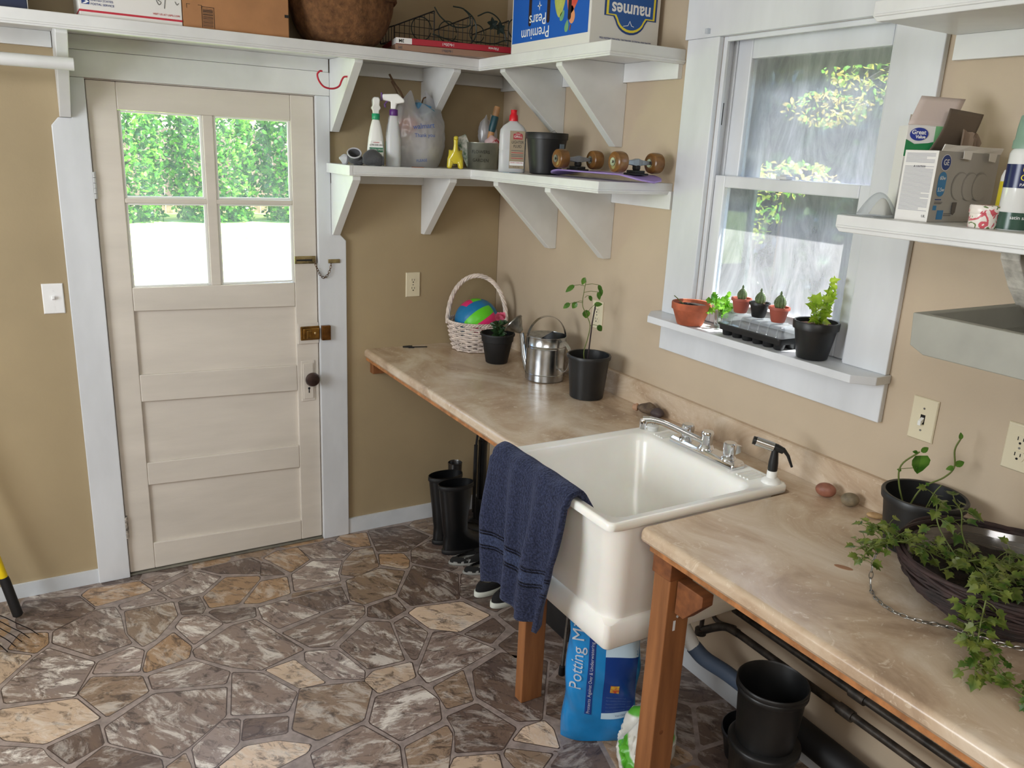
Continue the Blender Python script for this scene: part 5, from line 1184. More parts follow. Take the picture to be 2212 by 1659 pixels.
# black nursery pot on the shelf
np_ = thing('nursery_pot', 'empty black nursery pot between the lighter fluid and skateboard', 'plant pot', (-.165, -.660, LZ))
MB().lathe(pot_mesh(.083, .064, .162, liph=.026, lip=.006)+[(.06, .012), (.001, .01)], seg=44, cap1=True).build('pot', black_pl, np_, smooth=True, ang=50)
MB().tube([(.0, -.03, .165), (.012, -.035, .172), (.02, -.03, .166), (.03, -.025, .163)], .001, 5).build('wire_loop', steel, np_)
MB().loops([[V((.0795*math.cos(a)*k, .0795*math.sin(a)*k, z)) for a, z in ((FRONT+.68, .085), (FRONT+1.02, .085), (FRONT+1.02, .12), (FRONT+.68, .12))] for k in (1, 1.02)]).build('sticker', mat('blue_grey_sticker', (120, 140, 156), .5), np_)
o = MB().box(-.03, .03, -.02, .02, 0, .0012).build('paper_scrap', mat('pale_blue_paper', (168, 200, 220), .7)); o.location = (-.288, -.60, LZ+.0003); o.rotation_euler = (0, 0, .2); tag(o, 'pale blue paper scrap under the lighter fluid and black pot', 'paper')
o = MB().box(-.026, .026, -.006, .006, 0, .002).build('paint_flake', mat('rust_flake', (168, 104, 72), .8)); o.location = (-.575, -.309, LZ+.0003); tag(o, 'reddish flake on the front edge of the lower shelf', 'flake')

# skateboard, wheels up
sb = thing('skateboard', 'upside-down purple mini skateboard with amber wheels on the lower shelf', 'skateboard', (-.150, -1.035, LZ))
lil = mat('lilac_deck', (164, 140, 204), .4)
def deck(u, v):
    y = .30-.60*u; e = abs(2*u-1); hw = .074*(1-max(0, (e-.62)/.38)**2.6)**.5+.001; x = (2*v-1)*hw
    return V((x, y, .0215-.019*max(0, (e-.62)/.38)**1.5+.003*(2*v-1)**2))
MB().grid(deck, 40, 10).build('deck', lil, sb, smooth=True, solid=.005)
amber = mat('amber_urethane', (150, 104, 52), .25, trans=.3, var=.15, vscale=30)
for ty in (.165, -.195):
    MB().box(-.028, .028, ty-.036, ty+.036, .0245, .031).box(-.02, .02, ty-.025, ty+.03, .031, .04).lathe([(.012, .04), (.014, .046), (.014, .054), (.010, .06)], (0, ty, 0), 16).build('truck_base', black_mt, sb, bevel=.002)
    MB().loops([[V((x, ty+a, .066+b)) for a, b in ((-w_, -h_), (w_, -h_), (w_, h_), (-w_, h_))] for x, w_, h_ in ((-.052, .006, .006), (-.02, .008, .009), (0, .012, .014), (.02, .008, .009), (.052, .006, .006))]).build('hanger', mat('grey_cast_metal' if ty > 0 else 'blue_grey_metal', (150, 158, 166), .4, .6), sb, bevel=.002)
    for sx_ in (-1, 1):
        My = Matrix.Rotation(PI/2, 4, 'Y')
        wl = MB().lathe([(.012, -.024), (.026, -.024), (.034, -.019), (.036, -.01), (.036, .010), (.034, .019), (.026, .024), (.012, .024)], (sx_*.080, ty, .066), 30, My, cap0=True).build('wheel', amber, sb, smooth=True, ang=35)
        MB().lathe([(.010, -.0255), (.014, -.0255), (.014, .0255), (.010, .0255)], (sx_*.080, ty, .066), 20, My).lathe([(.004, -.03), (.0045, -.027), (.0045, .027), (.004, .03)], (sx_*.080, ty, .066), 12, My).build('bearing', steel, wl, smooth=True)

# ------------------------------------------------------------------ boxes and things on the upper shelf
UZ = 2.2266
card = mat('brown_cardboard', (176, 126, 84), .8, var=.06, vscale=8)
o = box('storage_box', mat('navy_box', (20, 34, 66), .5), -2.2, -1.944, -.33, -.08, UZ, UZ+.22); MB().box(-1.9435, -1.942, -.33, -.08, UZ, UZ+.22).build('pale_edge', paper_w, o)
tag(o, 'dark navy box at the far left end of the upper shelf', 'box')
mb_ = thing('mailing_box', 'white postal mailing box with a red stripe on the upper shelf', 'box', (-1.637, -.2, UZ))
MB().box(-1.796, -1.479, -.335, -.06, UZ, UZ+.16).build('carton', paper_w, mb_, w=True, bevel=.002)
MB().box(-1.796, -1.479, -.3358, -.3352, UZ+.013, UZ+.0195).build('red_stripe', red_ink, mb_, w=True)
MB().box(-1.7966, -1.7961, -.335, -.06, UZ+.013, UZ+.0195).build('red_stripe', red_ink, mb_, w=True)
MB().box(-1.788, -1.765, -.3358, -.3352, UZ+.036, UZ+.054).build('logo_patch', navy_ink, mb_, w=True)
MB().prism([(-1.786, UZ+.050), (-1.772, UZ+.048), (-1.766, UZ+.044), (-1.776, UZ+.038), (-1.787, UZ+.037), (-1.774, UZ+.045)], 'Y', -.3364, -.3359).build('logo_eagle', white_ink, mb_, w=True)
text('UNITED STATES', .0095, navy_ink, (-1.762, -.3358, UZ+.050), parent=mb_, align='LEFT'); text('POSTAL SERVICE', .0095, navy_ink, (-1.762, -.3358, UZ+.038), parent=mb_, align='LEFT')
text('VISIT US AT USPS.COM', .0085, red_ink, (-1.487, -.3358, UZ+.030), parent=mb_, align='RIGHT')
hw_ = MB()
for P in ([(-1.745, .062), (-1.738, .058), (-1.735, .066), (-1.741, .072)], [(-1.73, .060), (-1.725, .074), (-1.722, .06), (-1.716, .066)], [(-1.708, .064), (-1.70, .070), (-1.695, .062)], [(-1.56, .074), (-1.552, .060), (-1.545, .068), (-1.556, .076)], [(-1.535, .05), (-1.531, .078)], [(-1.50, .076), (-1.494, .066), (-1.488, .072)]):
    hw_.tube(spline([(x, -.3358, UZ+z) for x, z in P], 4), .0009, 5)
hw_.build('handwriting', black_ink, mb_, w=True)
cb_ = thing('cardboard_box', 'plain brown cardboard box with a black barcode on the upper shelf', 'box', (-1.292, -.2, UZ))
MB().box(-1.477, -1.108, -.333, -.04, UZ, UZ+.20).build('carton', card, cb_, w=True, bevel=.003)
bc = MB(); bc.box(-1.414, -1.4125, -.3337, -.3332, UZ+.004, UZ+.072).box(-1.373, -1.3715, -.3337, -.3332, UZ+.004, UZ+.072).box(-1.414, -1.3715, -.3337, -.3332, UZ+.0705, UZ+.072)
rn = random.Random(8); z = UZ+.006
while z < UZ+.066: h_ = rn.choice((.001, .0016, .0028)); bc.box(-1.410, -1.376, -.3337, -.3332, z, z+h_); z += h_+rn.choice((.0016, .0026))
for x, s in ((-1.475+.012, 1), (-1.475+.062, -1)): bc.box(x, x+.001, -.3337, -.3332, UZ+.062, UZ+.076).box(min(x, x+s*.012), max(x, x+s*.012), -.3337, -.3332, UZ+.0745, UZ+.0758)
bc.box(-1.124, -1.109, -.3337, -.3332, UZ+.068, UZ+.078).build('barcode', black_ink, cb_, w=True)
# coir bowl
co = thing('coir_liner', 'brown coconut-fibre basket liner with a curled rim on the upper shelf', 'basket liner', (-.868, -.207, UZ))
coir = mat('coconut_fibre', (132, 92, 56), .95, col2=(86, 56, 32), vscale=45, bump=1, bscale=110, lo=.3, hi=.7, detail=8)
rn = random.Random(2)
def cf(u, v):
    a = 2*PI*u; t = v; R = .090+.110*math.sin(t*PI/2); z = .19*(1-math.cos(t*PI/2))**.9*1.0+.001
    k = 1+.012*math.sin(a*9+v*5)+.01*math.sin(a*17+2+v*9); return V((R*k*math.cos(a), R*k*math.sin(a), z))
MB().grid(cf, 64, 16, cu=True).build('bowl', coir, co, smooth=True, solid=.01)
MB().lathe([(.001, .002), (.092, .002), (.092, .01), (.001, .01)], seg=40).build('base', coir, co, smooth=True)
MB().tube([V(((.203+.006*math.sin(i*1.1))*math.cos(2*PI*i/60), (.213+.006*math.sin(i*1.1))*math.sin(2*PI*i/60), .185+.006*math.sin(i*.7))) for i in range(60)], .014, 8, closed=True).build('curled_rim', coir, co, smooth=True)
# furnace filters
def filt(label, A, ang, z0, col, sub_, L=.50, D=.345):
    t = thing('furnace_filter', label, 'air filter', (A[0], A[1], z0), rz=ang)
    MB().box(0, L, 0, D, 0, .0235).build('carton', mat('filter_'+sub_, col, .45), t, bevel=.002)
    return t
FA = (-.690, -.335); fang = math.radians(-12)
t1 = filt('lower of two shrink-wrapped furnace filters, brownish edge', FA, fang, UZ, (150, 116, 96), 'lower'); t2 = filt('upper of two stacked furnace filters, red edge with white end', (FA[0]+.005, FA[1]+.002), fang, UZ+.0245, (168, 34, 50), 'upper')
MB().box(0, .062, -.0008, -.0001, .001, .0225).box(-.0008, -.0001, .0, .10, .001, .0225).build('white_end', paper_w, t2)
text('3M', .017, black_ink, (.020, -.0012, .012), (-1, 0, 0), (0, 0, -1), parent=t2, w=False, bold=.0004); text('14x20x1', .015, white_ink, (.21, -.0012, .012), (-1, 0, 0), (0, 0, -1), parent=t2, w=False); text('Filtrete', .015, white_ink, (.40, -.0012, .012), (-1, 0, 0), (0, 0, -1), parent=t2, w=False)
text('3M', .014, ink, (.020, -.0012, .012), (-1, 0, 0), (0, 0, -1), parent=t1, w=False); text('14x20x1', .014, ink, (.21, -.0012, .012), (-1, 0, 0), (0, 0, -1), parent=t1, w=False)
# wire basket
wb = thing('wire_basket', 'black wire basket lying tilted on the filters on the upper shelf', 'basket', (-.38, -.17, UZ+.05))
Mw = Matrix.Translation((-.64, -.20, UZ+.052)) @ Matrix.Rotation(math.radians(-2), 4, 'Z')
w_ = MB(); LX, LY, LZ_ = .52, .17, .12
def wire(a, b, r=.0014): w_.tube([Mw @ V(a), Mw @ V(b)], r, 5)
def topz(x): return LZ_*(.55+.45*min(1, x/.17)) if x < .17 else LZ_*(1-.12*((x-.17) % .175)/.175)
for k in range(3):
    xs, xe = .175*k, .175*(k+1)
    for i in range(9):
        x = xs+(xe-xs)*i/8; wire((x, 0, 0), (x, 0, .055+.075*i/8))
    for j in range(5):
        z = .0+.03*j
        if z < .055: wire((xs, 0, z), (xe, 0, z))
        else: wire((xs+(z-.055)/.075*.175, 0, z), (xe, 0, z))
    wire((xs, 0, .055), (xe, 0, .13), .0028); wire((xe, 0, 0), (xe, 0, .13), .0028)
for y in (.0, .17): wire((0, y, 0), (.525, y, 0), .0028); wire((0, y, 0), (0, y, .055), .0028)
for x in [.0+.0375*i for i in range(15)]: wire((x, 0, 0), (x, .17, 0))
for i in range(6): wire((0, .034*i, 0), (0, .034*i, .055)); wire((0, .034*i, 0), (.525, .034*i, 0))
wire((0, 0, .055), (0, .17, .055), .0028)
w_.build('wire_grid', mat('black_wire', (20, 22, 22), .45), wb, w=True)
gw = thing('garden_wire', 'dark green coated wire loops tangled over the wire basket', 'garden wire', (-.3, -.25, UZ+.08))
g_ = MB()
for P in ([(-.49, -.26, 2.415), (-.46, -.26, 2.38), (-.40, -.26, 2.35), (-.33, -.26, 2.36), (-.33, -.26, 2.40), (-.36, -.26, 2.425)], [(-.41, -.27, 2.425), (-.36, -.27, 2.42), (-.31, -.27, 2.385), (-.30, -.27, 2.33), (-.33, -.27, 2.29), (-.42, -.27, 2.295), (-.50, -.27, 2.31)],
          [(-.30, -.28, 2.40), (-.25, -.28, 2.42), (-.20, -.28, 2.40), (-.17, -.28, 2.35), (-.16, -.28, 2.31)], [(-.10, -.28, 2.41), (-.14, -.28, 2.40), (-.15, -.28, 2.36), (-.12, -.28, 2.33), (-.07, -.28, 2.345)], [(-.30, -.28, 2.30), (-.22, -.28, 2.30), (-.15, -.28, 2.32), (-.08, -.28, 2.30)]):
    g_.tube(spline(P, 8), .0028, 7)
for c, r_ in (((-.52, -.20, 2.335), .045), ((-.40, -.20, 2.335), .042), ((-.27, -.22, 2.34), .035)): g_.tube(arc(c, r_, 0, 345, 24), .0022, 6)
g_.build('wire_loops', mat('green_coated_wire', (30, 46, 42), .4), gw, w=True, smooth=True)
lfm = MB()
for p in ((-.235, -.29, 2.375), (-.20, -.29, 2.36)):
    for k in range(5): a = 2*PI*k/5+.5; leaf(lfm, p, (math.cos(a), -.3, math.sin(a)), .028, OVAL, up=(0, -1, 0))
lfm.build('leaf_clips', mat('green_clip', (26, 44, 42), .5), gw, w=True)

# pear box, printed upside down
pb_ = thing('fruit_box', 'upside-down blue and white pear crate on the upper corner shelf', 'box', (-.165, -.86, UZ))
bx0, bx1, by0, by1, bh = -.316, -.022, -1.128, -.600, .30
MB().box(bx0, bx1, by0, by1, UZ, UZ+bh).build('carton', mat('white_carton', (222, 220, 216), .6), pb_, w=True, bevel=.002)
bluem = mat('print_blue', (24, 92, 186), .45)
MB().box(bx0-.0008, bx0-.0002, by0+.012, by1-.008, UZ+.035, UZ+bh).build('blue_print', bluem, pb_, w=True)
L = lambda y, z: (bx0-.0015, y, UZ+z)
# the -X face is seen with +Y on the left; the print is turned over, so its right is the viewer's left
text('Premium', .056, white_ink, L(-.775, .062), (0, 1, 0), (0, 0, -1), parent=pb_, sx=.98); text('Pears', .056, white_ink, L(-.79, .108), (0, 1, 0), (0, 0, -1), parent=pb_, sx=.98)
st_ = MB(); 
for k in range(4): a = PI/2*k; st_.prism([(-.800+.004*math.cos(a+PI/2), UZ+.152+.004*math.sin(a+PI/2)), (-.800+.016*math.cos(a), UZ+.152+.016*math.sin(a)), (-.800+.004*math.cos(a-PI/2), UZ+.152+.004*math.sin(a-PI/2))], 'X', bx0-.0016, bx0-.0009)
st_.build('star_mark', white_ink, pb_, w=True)
slot = MB()
for y, z in ((-.735, .098), (-.862, .098), (-1.000, .094)): slot.prism([(y+.010*math.cos(a), UZ+z+.010*math.sin(a)) for a in [PI+PI*i/8 for i in range(9)]]+[(y+.010, UZ+bh-.002), (y-.010, UZ+bh-.002)], 'X', bx0-.0014, bx0-.0009)
slot.build('hand_slot', mat('slot_dark', (40, 18, 14), .9), pb_, w=True)
def pear(cy, cz, s, rot, col, nm):
    pts = [];
    for i in range(26):
        a = 2*PI*i/26; r = 1-.36*max(0, math.sin(a))**1.5*1; x, z = math.cos(a)*r*.62, math.sin(a)*(1.15 if math.sin(a) > 0 else .8)
        pts.append((cy+s*(x*math.cos(rot)-z*math.sin(rot)), UZ+cz+s*(x*math.sin(rot)+z*math.cos(rot))))
    MB().prism(pts, 'X', bx0-.0012, bx0-.0009).build(nm, col, pb_, w=True)
yg = mat('pear_yellow_green', (206, 204, 120), .5, col2=(150, 168, 70), vscale=12); rdp = mat('pear_red', (206, 62, 62), .5, col2=(226, 140, 90), vscale=10); lf2 = mat('printed_leaf', (116, 164, 116), .5)
pear(-.935, .165, .058, PI, yg, 'printed_pear'); pear(-1.02, .175, .065, PI+.25, rdp, 'printed_pear'); pear(-.985, .062, .020, .2, lf2, 'printed_leaf'); pear(-.952, .10, .020, .6, lf2, 'printed_leaf'); pear(-1.015, .095, .030, -.1, mat('pear_orange', (222, 150, 108), .5), 'printed_pear')
MB().tube([(bx0-.001, -1.012, UZ+.068), (bx0-.001, -1.007, UZ+.050)], .0028, 5).build('printed_stem', mat('print_brown', (140, 80, 50), .6), pb_, w=True)
# -Y face with the shield
yy = by0-.0008
def shp(pts, m, dy, nm): MB().prism(pts, 'Y', yy-dy-.0005, yy-dy).build(nm, m, pb_, w=True)
def shield(s, dz=0):
    cx_, cz_ = -.150, UZ+.138
    o = [(-.112, .19), (-.112, -.035), (-.080, -.035)]+[(-.062*math.cos(a)*1.05, -.035-.052*math.sin(a)) for a in [PI*i/12 for i in range(1, 12)]]+[(.080, -.035), (.112, -.035), (.112, .19)]
    o = [(-.112, .14), (-.112, -.045), (-.074, -.045)]+[(-.066*math.cos(PI*i/12), -.045-.052*math.sin(PI*i/12)) for i in range(1, 12)]+[(.074, -.045), (.112, -.045), (.112, .14)]
    return [(cx_+x*s, cz_+(z+.01)*s-.01*s) for x, z in o]
shp(shield(1), mat('shield_navy', (22, 62, 130), .45), 0, 'shield'); shp(shield(.93), mat('shield_yellow', (238, 220, 62), .5), .0006, 'shield_border'); shp(shield(.85), mat('shield_blue', (26, 84, 158), .45), .0012, 'shield_field')
text('naumes', .060, white_ink, (-.150, yy-.002, UZ+.118), (-1, 0, 0), (0, 0, -1), parent=pb_, sx=.92, bold=.0012)
MB().tube([(-.180, yy-.002, UZ+.066), (-.160, yy-.002, UZ+.070), (-.153, yy-.002, UZ+.084), (-.145, yy-.002, UZ+.070), (-.135, yy-.002, UZ+.068)], .0012, 5).build('shield_squiggle', white_ink, pb_, w=True)
text('GROWN AND PACKED BY NAUMES, INC. MEDFORD, OREGON 97501', .0085, navy_ink, (-.165, yy-.001, UZ+.022), (-1, 0, 0), (0, 0, -1), parent=pb_, sx=.85)

# ------------------------------------------------------------------ right hand shelf
RZ = 1.7554
ge = thing('light_bulb_box', 'large grey and white LED bulb carton with torn open top', 'box', (-.19, -2.40, RZ))
gx0, gx1, gy0, gy1, gh = -.294, -.062, -2.442, -2.362, .152
greyc = mat('grey_carton', (170, 168, 164), .5); inner = mat('carton_inside', (120, 106, 92), .85)
MB().box(gx0, gx1, gy0, gy1, RZ, RZ+gh).build('carton', greyc, ge, w=True, bevel=.001)
MB().box(gx0+.003, gx1-.003, gy0+.003, gy1-.003, RZ+gh-.001, RZ+gh+.0008).build('open_top', mat('dark_carton_mouth', (52, 38, 26), .9), ge, w=True)
MB().box(gx0-.0008, gx0-.0002, gy0, gy1, RZ, RZ+gh).build('white_side', paper_w, ge, w=True)
pr = MB(); z = RZ+.145; rn = random.Random(4); i = 0
while z > RZ+.022:
    i += 1
    if 8 < i < 11: z -= .003; continue
    pr.box(gx0-.0012, gx0-.0009, gy1-.005, gy0+.006+rn.choice((0, 0, .0, .02)), z, z+.0012); z -= .0027
pr.build('fine_print', mat('fine_print', (160, 160, 170), .6), ge, w=True)
text('\u25b2 CAUTION', .005, ink, (gx0-.0014, (gy0+gy1)/2, RZ+.118), (0, -1, 0), parent=ge); text('UL', .008, ink, (gx0-.0014, gy0+.010, RZ+.012), (0, -1, 0), parent=ge)
gb = mat('logo_blue', (24, 60, 132), .4); sky = mat('badge_blue', (56, 130, 184), .4); yf = gy0-.0006
def dsc(cx_, cz_, r_, m, nm, dy=0, sx_=1, n=28): MB().prism([(cx_+r_*sx_*math.cos(2*PI*i/n), cz_+r_*math.sin(2*PI*i/n)) for i in range(n)], 'Y', yf-dy-.0004, yf-dy).build(nm, m, ge, w=True)
dsc(gx0+.030, RZ+.128, .0175, white_ink, 'logo_ring'); dsc(gx0+.030, RZ+.128, .0162, gb, 'logo_disc', .0005); text('GE', .018, white_ink, (gx0+.030, yf-.0012, RZ+.128), parent=ge, sx=.9)
MB().prism([(gx0+.028+.0145*math.cos(a), RZ+.082+(.012 if math.sin(a) >= 0 else -.012)+.0145*math.sin(a)) for a in [2*PI*i/28 for i in range(28)]], 'Y', yf-.0004, yf).build('badge', sky, ge, w=True)
text('60w', .012, white_ink, (gx0+.028, yf-.0008, RZ+.095), parent=ge); text('5.5w', .012, white_ink, (gx0+.028, yf-.0008, RZ+.070), parent=ge)
MB().box(gx0+.014, gx0+.036, yf-.0004, yf, RZ+.048, RZ+.050).build('blue_line', gb, ge, w=True)
MB().box(gx0+.014, gx0+.042, yf-.0004, yf, RZ+.043, RZ+.0442).box(gx0+.014, gx0+.040, yf-.0004, yf, RZ+.040, RZ+.0412).box(gx0+.055, gx0+.085, yf-.0004, yf, RZ+.018, RZ+.0192).box(gx0+.055, gx0+.082, yf-.0004, yf, RZ+.014, RZ+.0152).build('small_print', ink, ge, w=True)
MB().box(gx0+.012, gx0+.024, yf-.0004, yf, RZ+.026, RZ+.036).box(gx0+.030, gx0+.052, yf-.0004, yf, RZ+.006, RZ+.026).build('blue_patch', sky, ge, w=True)
bulbm = mat('printed_bulb', (196, 194, 190), .5)
bsh = mat('printed_bulb_shade', (144, 142, 138), .5)
for i, (cx_, a_) in enumerate(((gx0+.098, 1), (gx0+.135, 1), (gx0+.172, 1))): dsc(cx_-.002, RZ+.079, .031, bsh, 'bulb_shade', .0002+i*.0008); dsc(cx_, RZ+.078, .0295, greyc, 'bulb', .0006+i*.0008)
for cx_ in (gx0+.085, ): MB().prism([(cx_-.008, RZ+.044), (cx_-.007, RZ+.022), (cx_, RZ+.016), (cx_+.007, RZ+.022), (cx_+.008, RZ+.044)], 'Y', yf-.0030, yf-.0026).build('printed_socket', mat('socket_print', (92, 88, 84), .4), ge, w=True)
fl = MB()
fl.loops([[V((x, gy0-.0004, RZ+gh)), V((x, gy0-.002-w2, RZ+gh+.012+w2*.3)), V((x, gy0+.0-w2, RZ+gh+.013+w2*.3)), V((x, gy0+.0008, RZ+gh))] for x, w2 in ((gx0+.008, .004), (gx0+.06, .001), (gx0+.10, .004), (gx0+.16, .0), (gx1, .003))])
fl.box(gx0+.075, gx0+.10, gy0-.012, gy0-.0008, RZ+gh-.014, RZ+gh-.0135).prism([(gx0+.072, RZ+gh-.014), (gx0+.10, RZ+gh-.016), (gx0+.102, RZ+gh+.003), (gx0+.070, RZ+gh+.003)], 'Y', gy0-.0125, gy0-.0115)
fl.prism([(gx0+.17, RZ+gh-.016), (gx0+.195, RZ+gh-.018), (gx0+.198, RZ+gh+.001), (gx0+.168, RZ+gh+.001)], 'Y', gy0-.0125, gy0-.0115).build('front_flap', paper_w, ge, w=True)
# big rear flap standing open (dark kraft side toward the room)
rf = MB(); rf.grid(lambda u, v: V((gx0+.085+.135*u+.05*v, gy1+.002-.006*math.sin(v*3), RZ+gh+.002+.098*v+.012*math.sin(v*2.6)*(u-.5)*1-.012*u*v)), 12, 8)
rf.build('rear_flap', mat('kraft_inside', (112, 100, 88), .85), ge, w=True, smooth=True, solid=.0012)
tr_ = MB(); tr_.grid(lambda u, v: V((gx0+.155+.06*u, gy1-.03+.008*math.sin(u*9), RZ+gh+.004+.045*v*(1-.5*u)+.008*math.sin(u*8))), 8, 4).grid(lambda u, v: V((gx0+.20+.04*u, gy1-.025+.02*v, RZ+gh+.03+.018*math.sin(u*6+v*2))), 6, 3)
tr_.build('torn_tabs', mat('torn_card', (150, 130, 112), .85), ge, w=True, solid=.0012)
# store-brand bulb box behind
gv = thing('light_bulb_box', 'small white and green store-brand bulb box with raised lid, behind the grey carton', 'box', (-.163, -2.306, RZ), rz=math.atan2(rtv.y, rtv.x)-.1)
hw, hd_, vh = .046, .030, .209
MB().box(-hw, hw, -hd_, hd_, 0, vh).build('carton', paper_w, gv, bevel=.001)
dk_g = mat('pack_green', (34, 128, 74), .4); yv = -hd_-.0006
MB().prism([(-hw, .14), (-hw, .178), (-hw+.02, .168), (-hw+.05, .171), (-hw+.07, .176), (-hw+.07, .14)], 'Y', yv-.0004, yv).build('green_swoosh', dk_g, gv)
MB().box(-hw+.062, hw, yv-.0008, yv-.0005, .14, vh).build('green_panel', mat('pack_light_green', (120, 184, 128), .4), gv)
MB().prism([(-hw+.027+.0205*math.cos(a), .190+.0145*math.sin(a)) for a in [2*PI*i/28 for i in range(28)]], 'Y', yv-.001, yv-.0006).build('oval', mat('oval_blue', (40, 58, 150), .4), gv)
text('Great', .0135, white_ink, (-hw+.026, yv-.0014, .194), parent=gv, bold=.0003, w=False); text('Value', .010, white_ink, (-hw+.031, yv-.0014, .184), parent=gv, bold=.0003, w=False)
lid = mat('lid_pinkish_card', (206, 190, 182), .7)
MB().grid(lambda u, v: V((-hw+2*hw*u+.022*v*(1-u), -hd_+2*hd_*v, vh+.001+.026*v)), 4, 4).build('inner_flap', mat('pale_flap', (228, 216, 208), .7), gv, solid=.001)
MB().grid(lambda u, v: V((-hw+.100*u+.030*v, -hd_+.003+.03*v, vh+.002+.066*v-.004*u*v)), 6, 6).build('raised_lid', lid, gv, smooth=True, solid=.001)
# clear moulded pack
mk = thing('clear_plastic_pack', 'clear moulded plastic pack at the near left end of the right shelf', 'packaging', (-.29, -2.29, RZ))
MB().grid(lambda u, v: V((-.300+.055*u, -2.262-.075*v, RZ+.0035+.052*math.sin(PI*min(1, max(0, u)))**.6*math.sin(PI*min(1, max(0, v)))**.5)), 18, 18).build('dome', clear_pl, mk, w=True, smooth=True)
MB().box(-.340, -.24, -2.345, -2.252, RZ+.0004, RZ+.0024).build('tray', clear_pl, mk, w=True)
MB().grid(lambda u, v: V((-.285+.030*u, -2.285-.045*v, RZ+.005+.038*math.sin(PI*u)**.6*math.sin(PI*v)**.6)), 12, 12).build('pale_filter', mat('pale_filter', (214, 210, 200), .7), mk, w=True, smooth=True)
# floral tin
ft = thing('round_tin', 'small round tin printed with pink and green flowers', 'tin', (-.283, -2.562, RZ))
def floral():
    m, nt, b = nodes('floral_print'); n = tex(nt, 38, 2, dist=1.5); r = ramp(nt, n.outputs[0], [(.36, (206, 92, 104)), (.42, (236, 228, 220)), (.56, (236, 228, 220)), (.6, (96, 120, 66)), (.68, (228, 150, 84))])
    r.color_ramp.interpolation = 'CONSTANT'; nt.links.new(r.outputs[0], b.inputs['Base Color']); b.inputs['Roughness'].default_value = .3; return m
fm = floral()
lathe_obj('tin', fm, [(.029, 0), (.0295, .001), (.0295, .030)], ft); lathe_obj('lid', fm, [(.031, .029), (.0315, .030), (.0315, .044), (.030, .046), (.001, .0455)], ft)
# spray cans
sc_ = thing('spray_paint_can', 'white and navy spray paint can with a sage green cap, at the frame edge', 'spray can', (-.262, -2.612, RZ))
cx_, cy_ = -.262, -2.612; R_c = .033
lathe_obj('can', mat('can_white', (226, 228, 226), .2, coat=.5), [(.030, 0), (R_c, .003), (R_c, .150), (.031, .156), (.024, .165), (.022, .168)], sc_)
lathe_obj('navy_band', mat('can_navy', (24, 36, 84), .25), [(R_c+.0003, .084), (R_c+.0004, .130)], sc_, cap0=False, cap1=False); lathe_obj('green_band', mat('can_dark_green', (52, 82, 70), .25), [(R_c+.0003, .002), (R_c+.0004, .036)], sc_, cap0=False, cap1=False)
lathe_obj('cap', mat('sage_cap', (130, 160, 142), .4), [(.0315, .160), (.0315, .175), (.029, .178), (.0285, .200), (.026, .222), (.024, .224)], sc_)
ylw = mat('can_yellow', (236, 222, 60), .4)
for s, z, sz, m in (('ULTRA', .120, .017, ylw), ('COVER', .104, .017, ylw), ('PAINT+PRIMER', .090, .008, white_ink), ('satin sage green', .026, .010, white_ink)):
    a0 = FRONT+.12; text(s, sz, m, (0, 0, RZ+z), parent=sc_, cyl=(cx_, cy_, R_c, a0))
chm = MB()
for v_ in ((-.008, .050, .004, .014), (.004, .050, .004, .014), (-.009, .062, .017, .003), (-.007, .066, .013, .008)): 
    for k in range(3):
        a = FRONT+.12+(v_[0]+v_[2]*k/2)/R_c; chm.box(cx_+(R_c)*math.cos(a)-.001, cx_+(R_c)*math.cos(a)+.001, cy_+R_c*math.sin(a)-.001, cy_+R_c*math.sin(a)+.001, RZ+v_[1]-.004, RZ+v_[1]-.004+v_[3])
chm.build('chair_print', black_ink, sc_, w=True)
yb = thing('spray_can', 'yellow-labelled can standing behind the spray paint can', 'spray can', (-.195, -2.555, RZ))
lathe_obj('can', white_pl, [(.022, 0), (.023, .002), (.023, .105), (.019, .118), (.010, .122)], yb); lathe_obj('yellow_label', mat('label_yellow', (214, 196, 46), .4), [(.0234, .015), (.0234, .095)], yb, cap0=False, cap1=False)

# ------------------------------------------------------------------ window sill things
SL = 1.3203
t = pot('plant_pot', 'wide terracotta pot with a dead stem on the left of the window sill', (-.083, -1.508, SL), .064, .044, .078, terra, 'plant pot', .85, liph=.024, lip=.006)
MB().tube([(-.02, .01, .065), (-.04, .022, .085), (-.055, .03, .098)], .0016, 6).build('dry_stem', stem_g, t)
t = thing('glass_jar', 'glass of water with bright leafy cuttings on the window sill', 'jar', (-.012, -1.580, SL))
lathe_obj('glass', clear_gl, [(.018, 0), (.020, .002), (.023, .055), (.0215, .055), (.019, .006)], t)
m_ = MB(); s_ = MB(); rn = random.Random(12)
for i in range(7):
    a = rn.uniform(0, 6.28); q = V((math.cos(a)*.03, math.sin(a)*.02-.004, rn.uniform(.07, .115))); s_.tube([(math.cos(a)*.006, math.sin(a)*.006, .01), q*.6+V((0, 0, .03)), q], .0016, 5)
    for k in range(4): leaf(m_, q+V((0, 0, -.012*k)), (rn.uniform(-1, 1), rn.uniform(-1, .3), rn.uniform(-.2, 1)), rn.uniform(.026, .040), FERN, wid=1.2)
s_.build('stem', leaf_y, t); m_.build('foliage', leafmat('bright_cutting', (84, 150, 36), (140, 196, 60), .55), t)
tray = thing('seed_tray', 'black seedling tray with a clear ribbed dome on the window sill', 'seed tray', (-.045, -1.785, SL))
tx0, tx1, ty0, ty1 = -.098, .006, -1.918, -1.652
cell = MB()
for i in range(6):
    for j in range(2):
        cell.lathe([(.014, 0), (.0155, .002), (.021, .034)], (tx0+.027+.05*j, ty1-.024-.0436*i, SL), 14)
cell.build('cells', black_pl, tray, w=True, smooth=True)
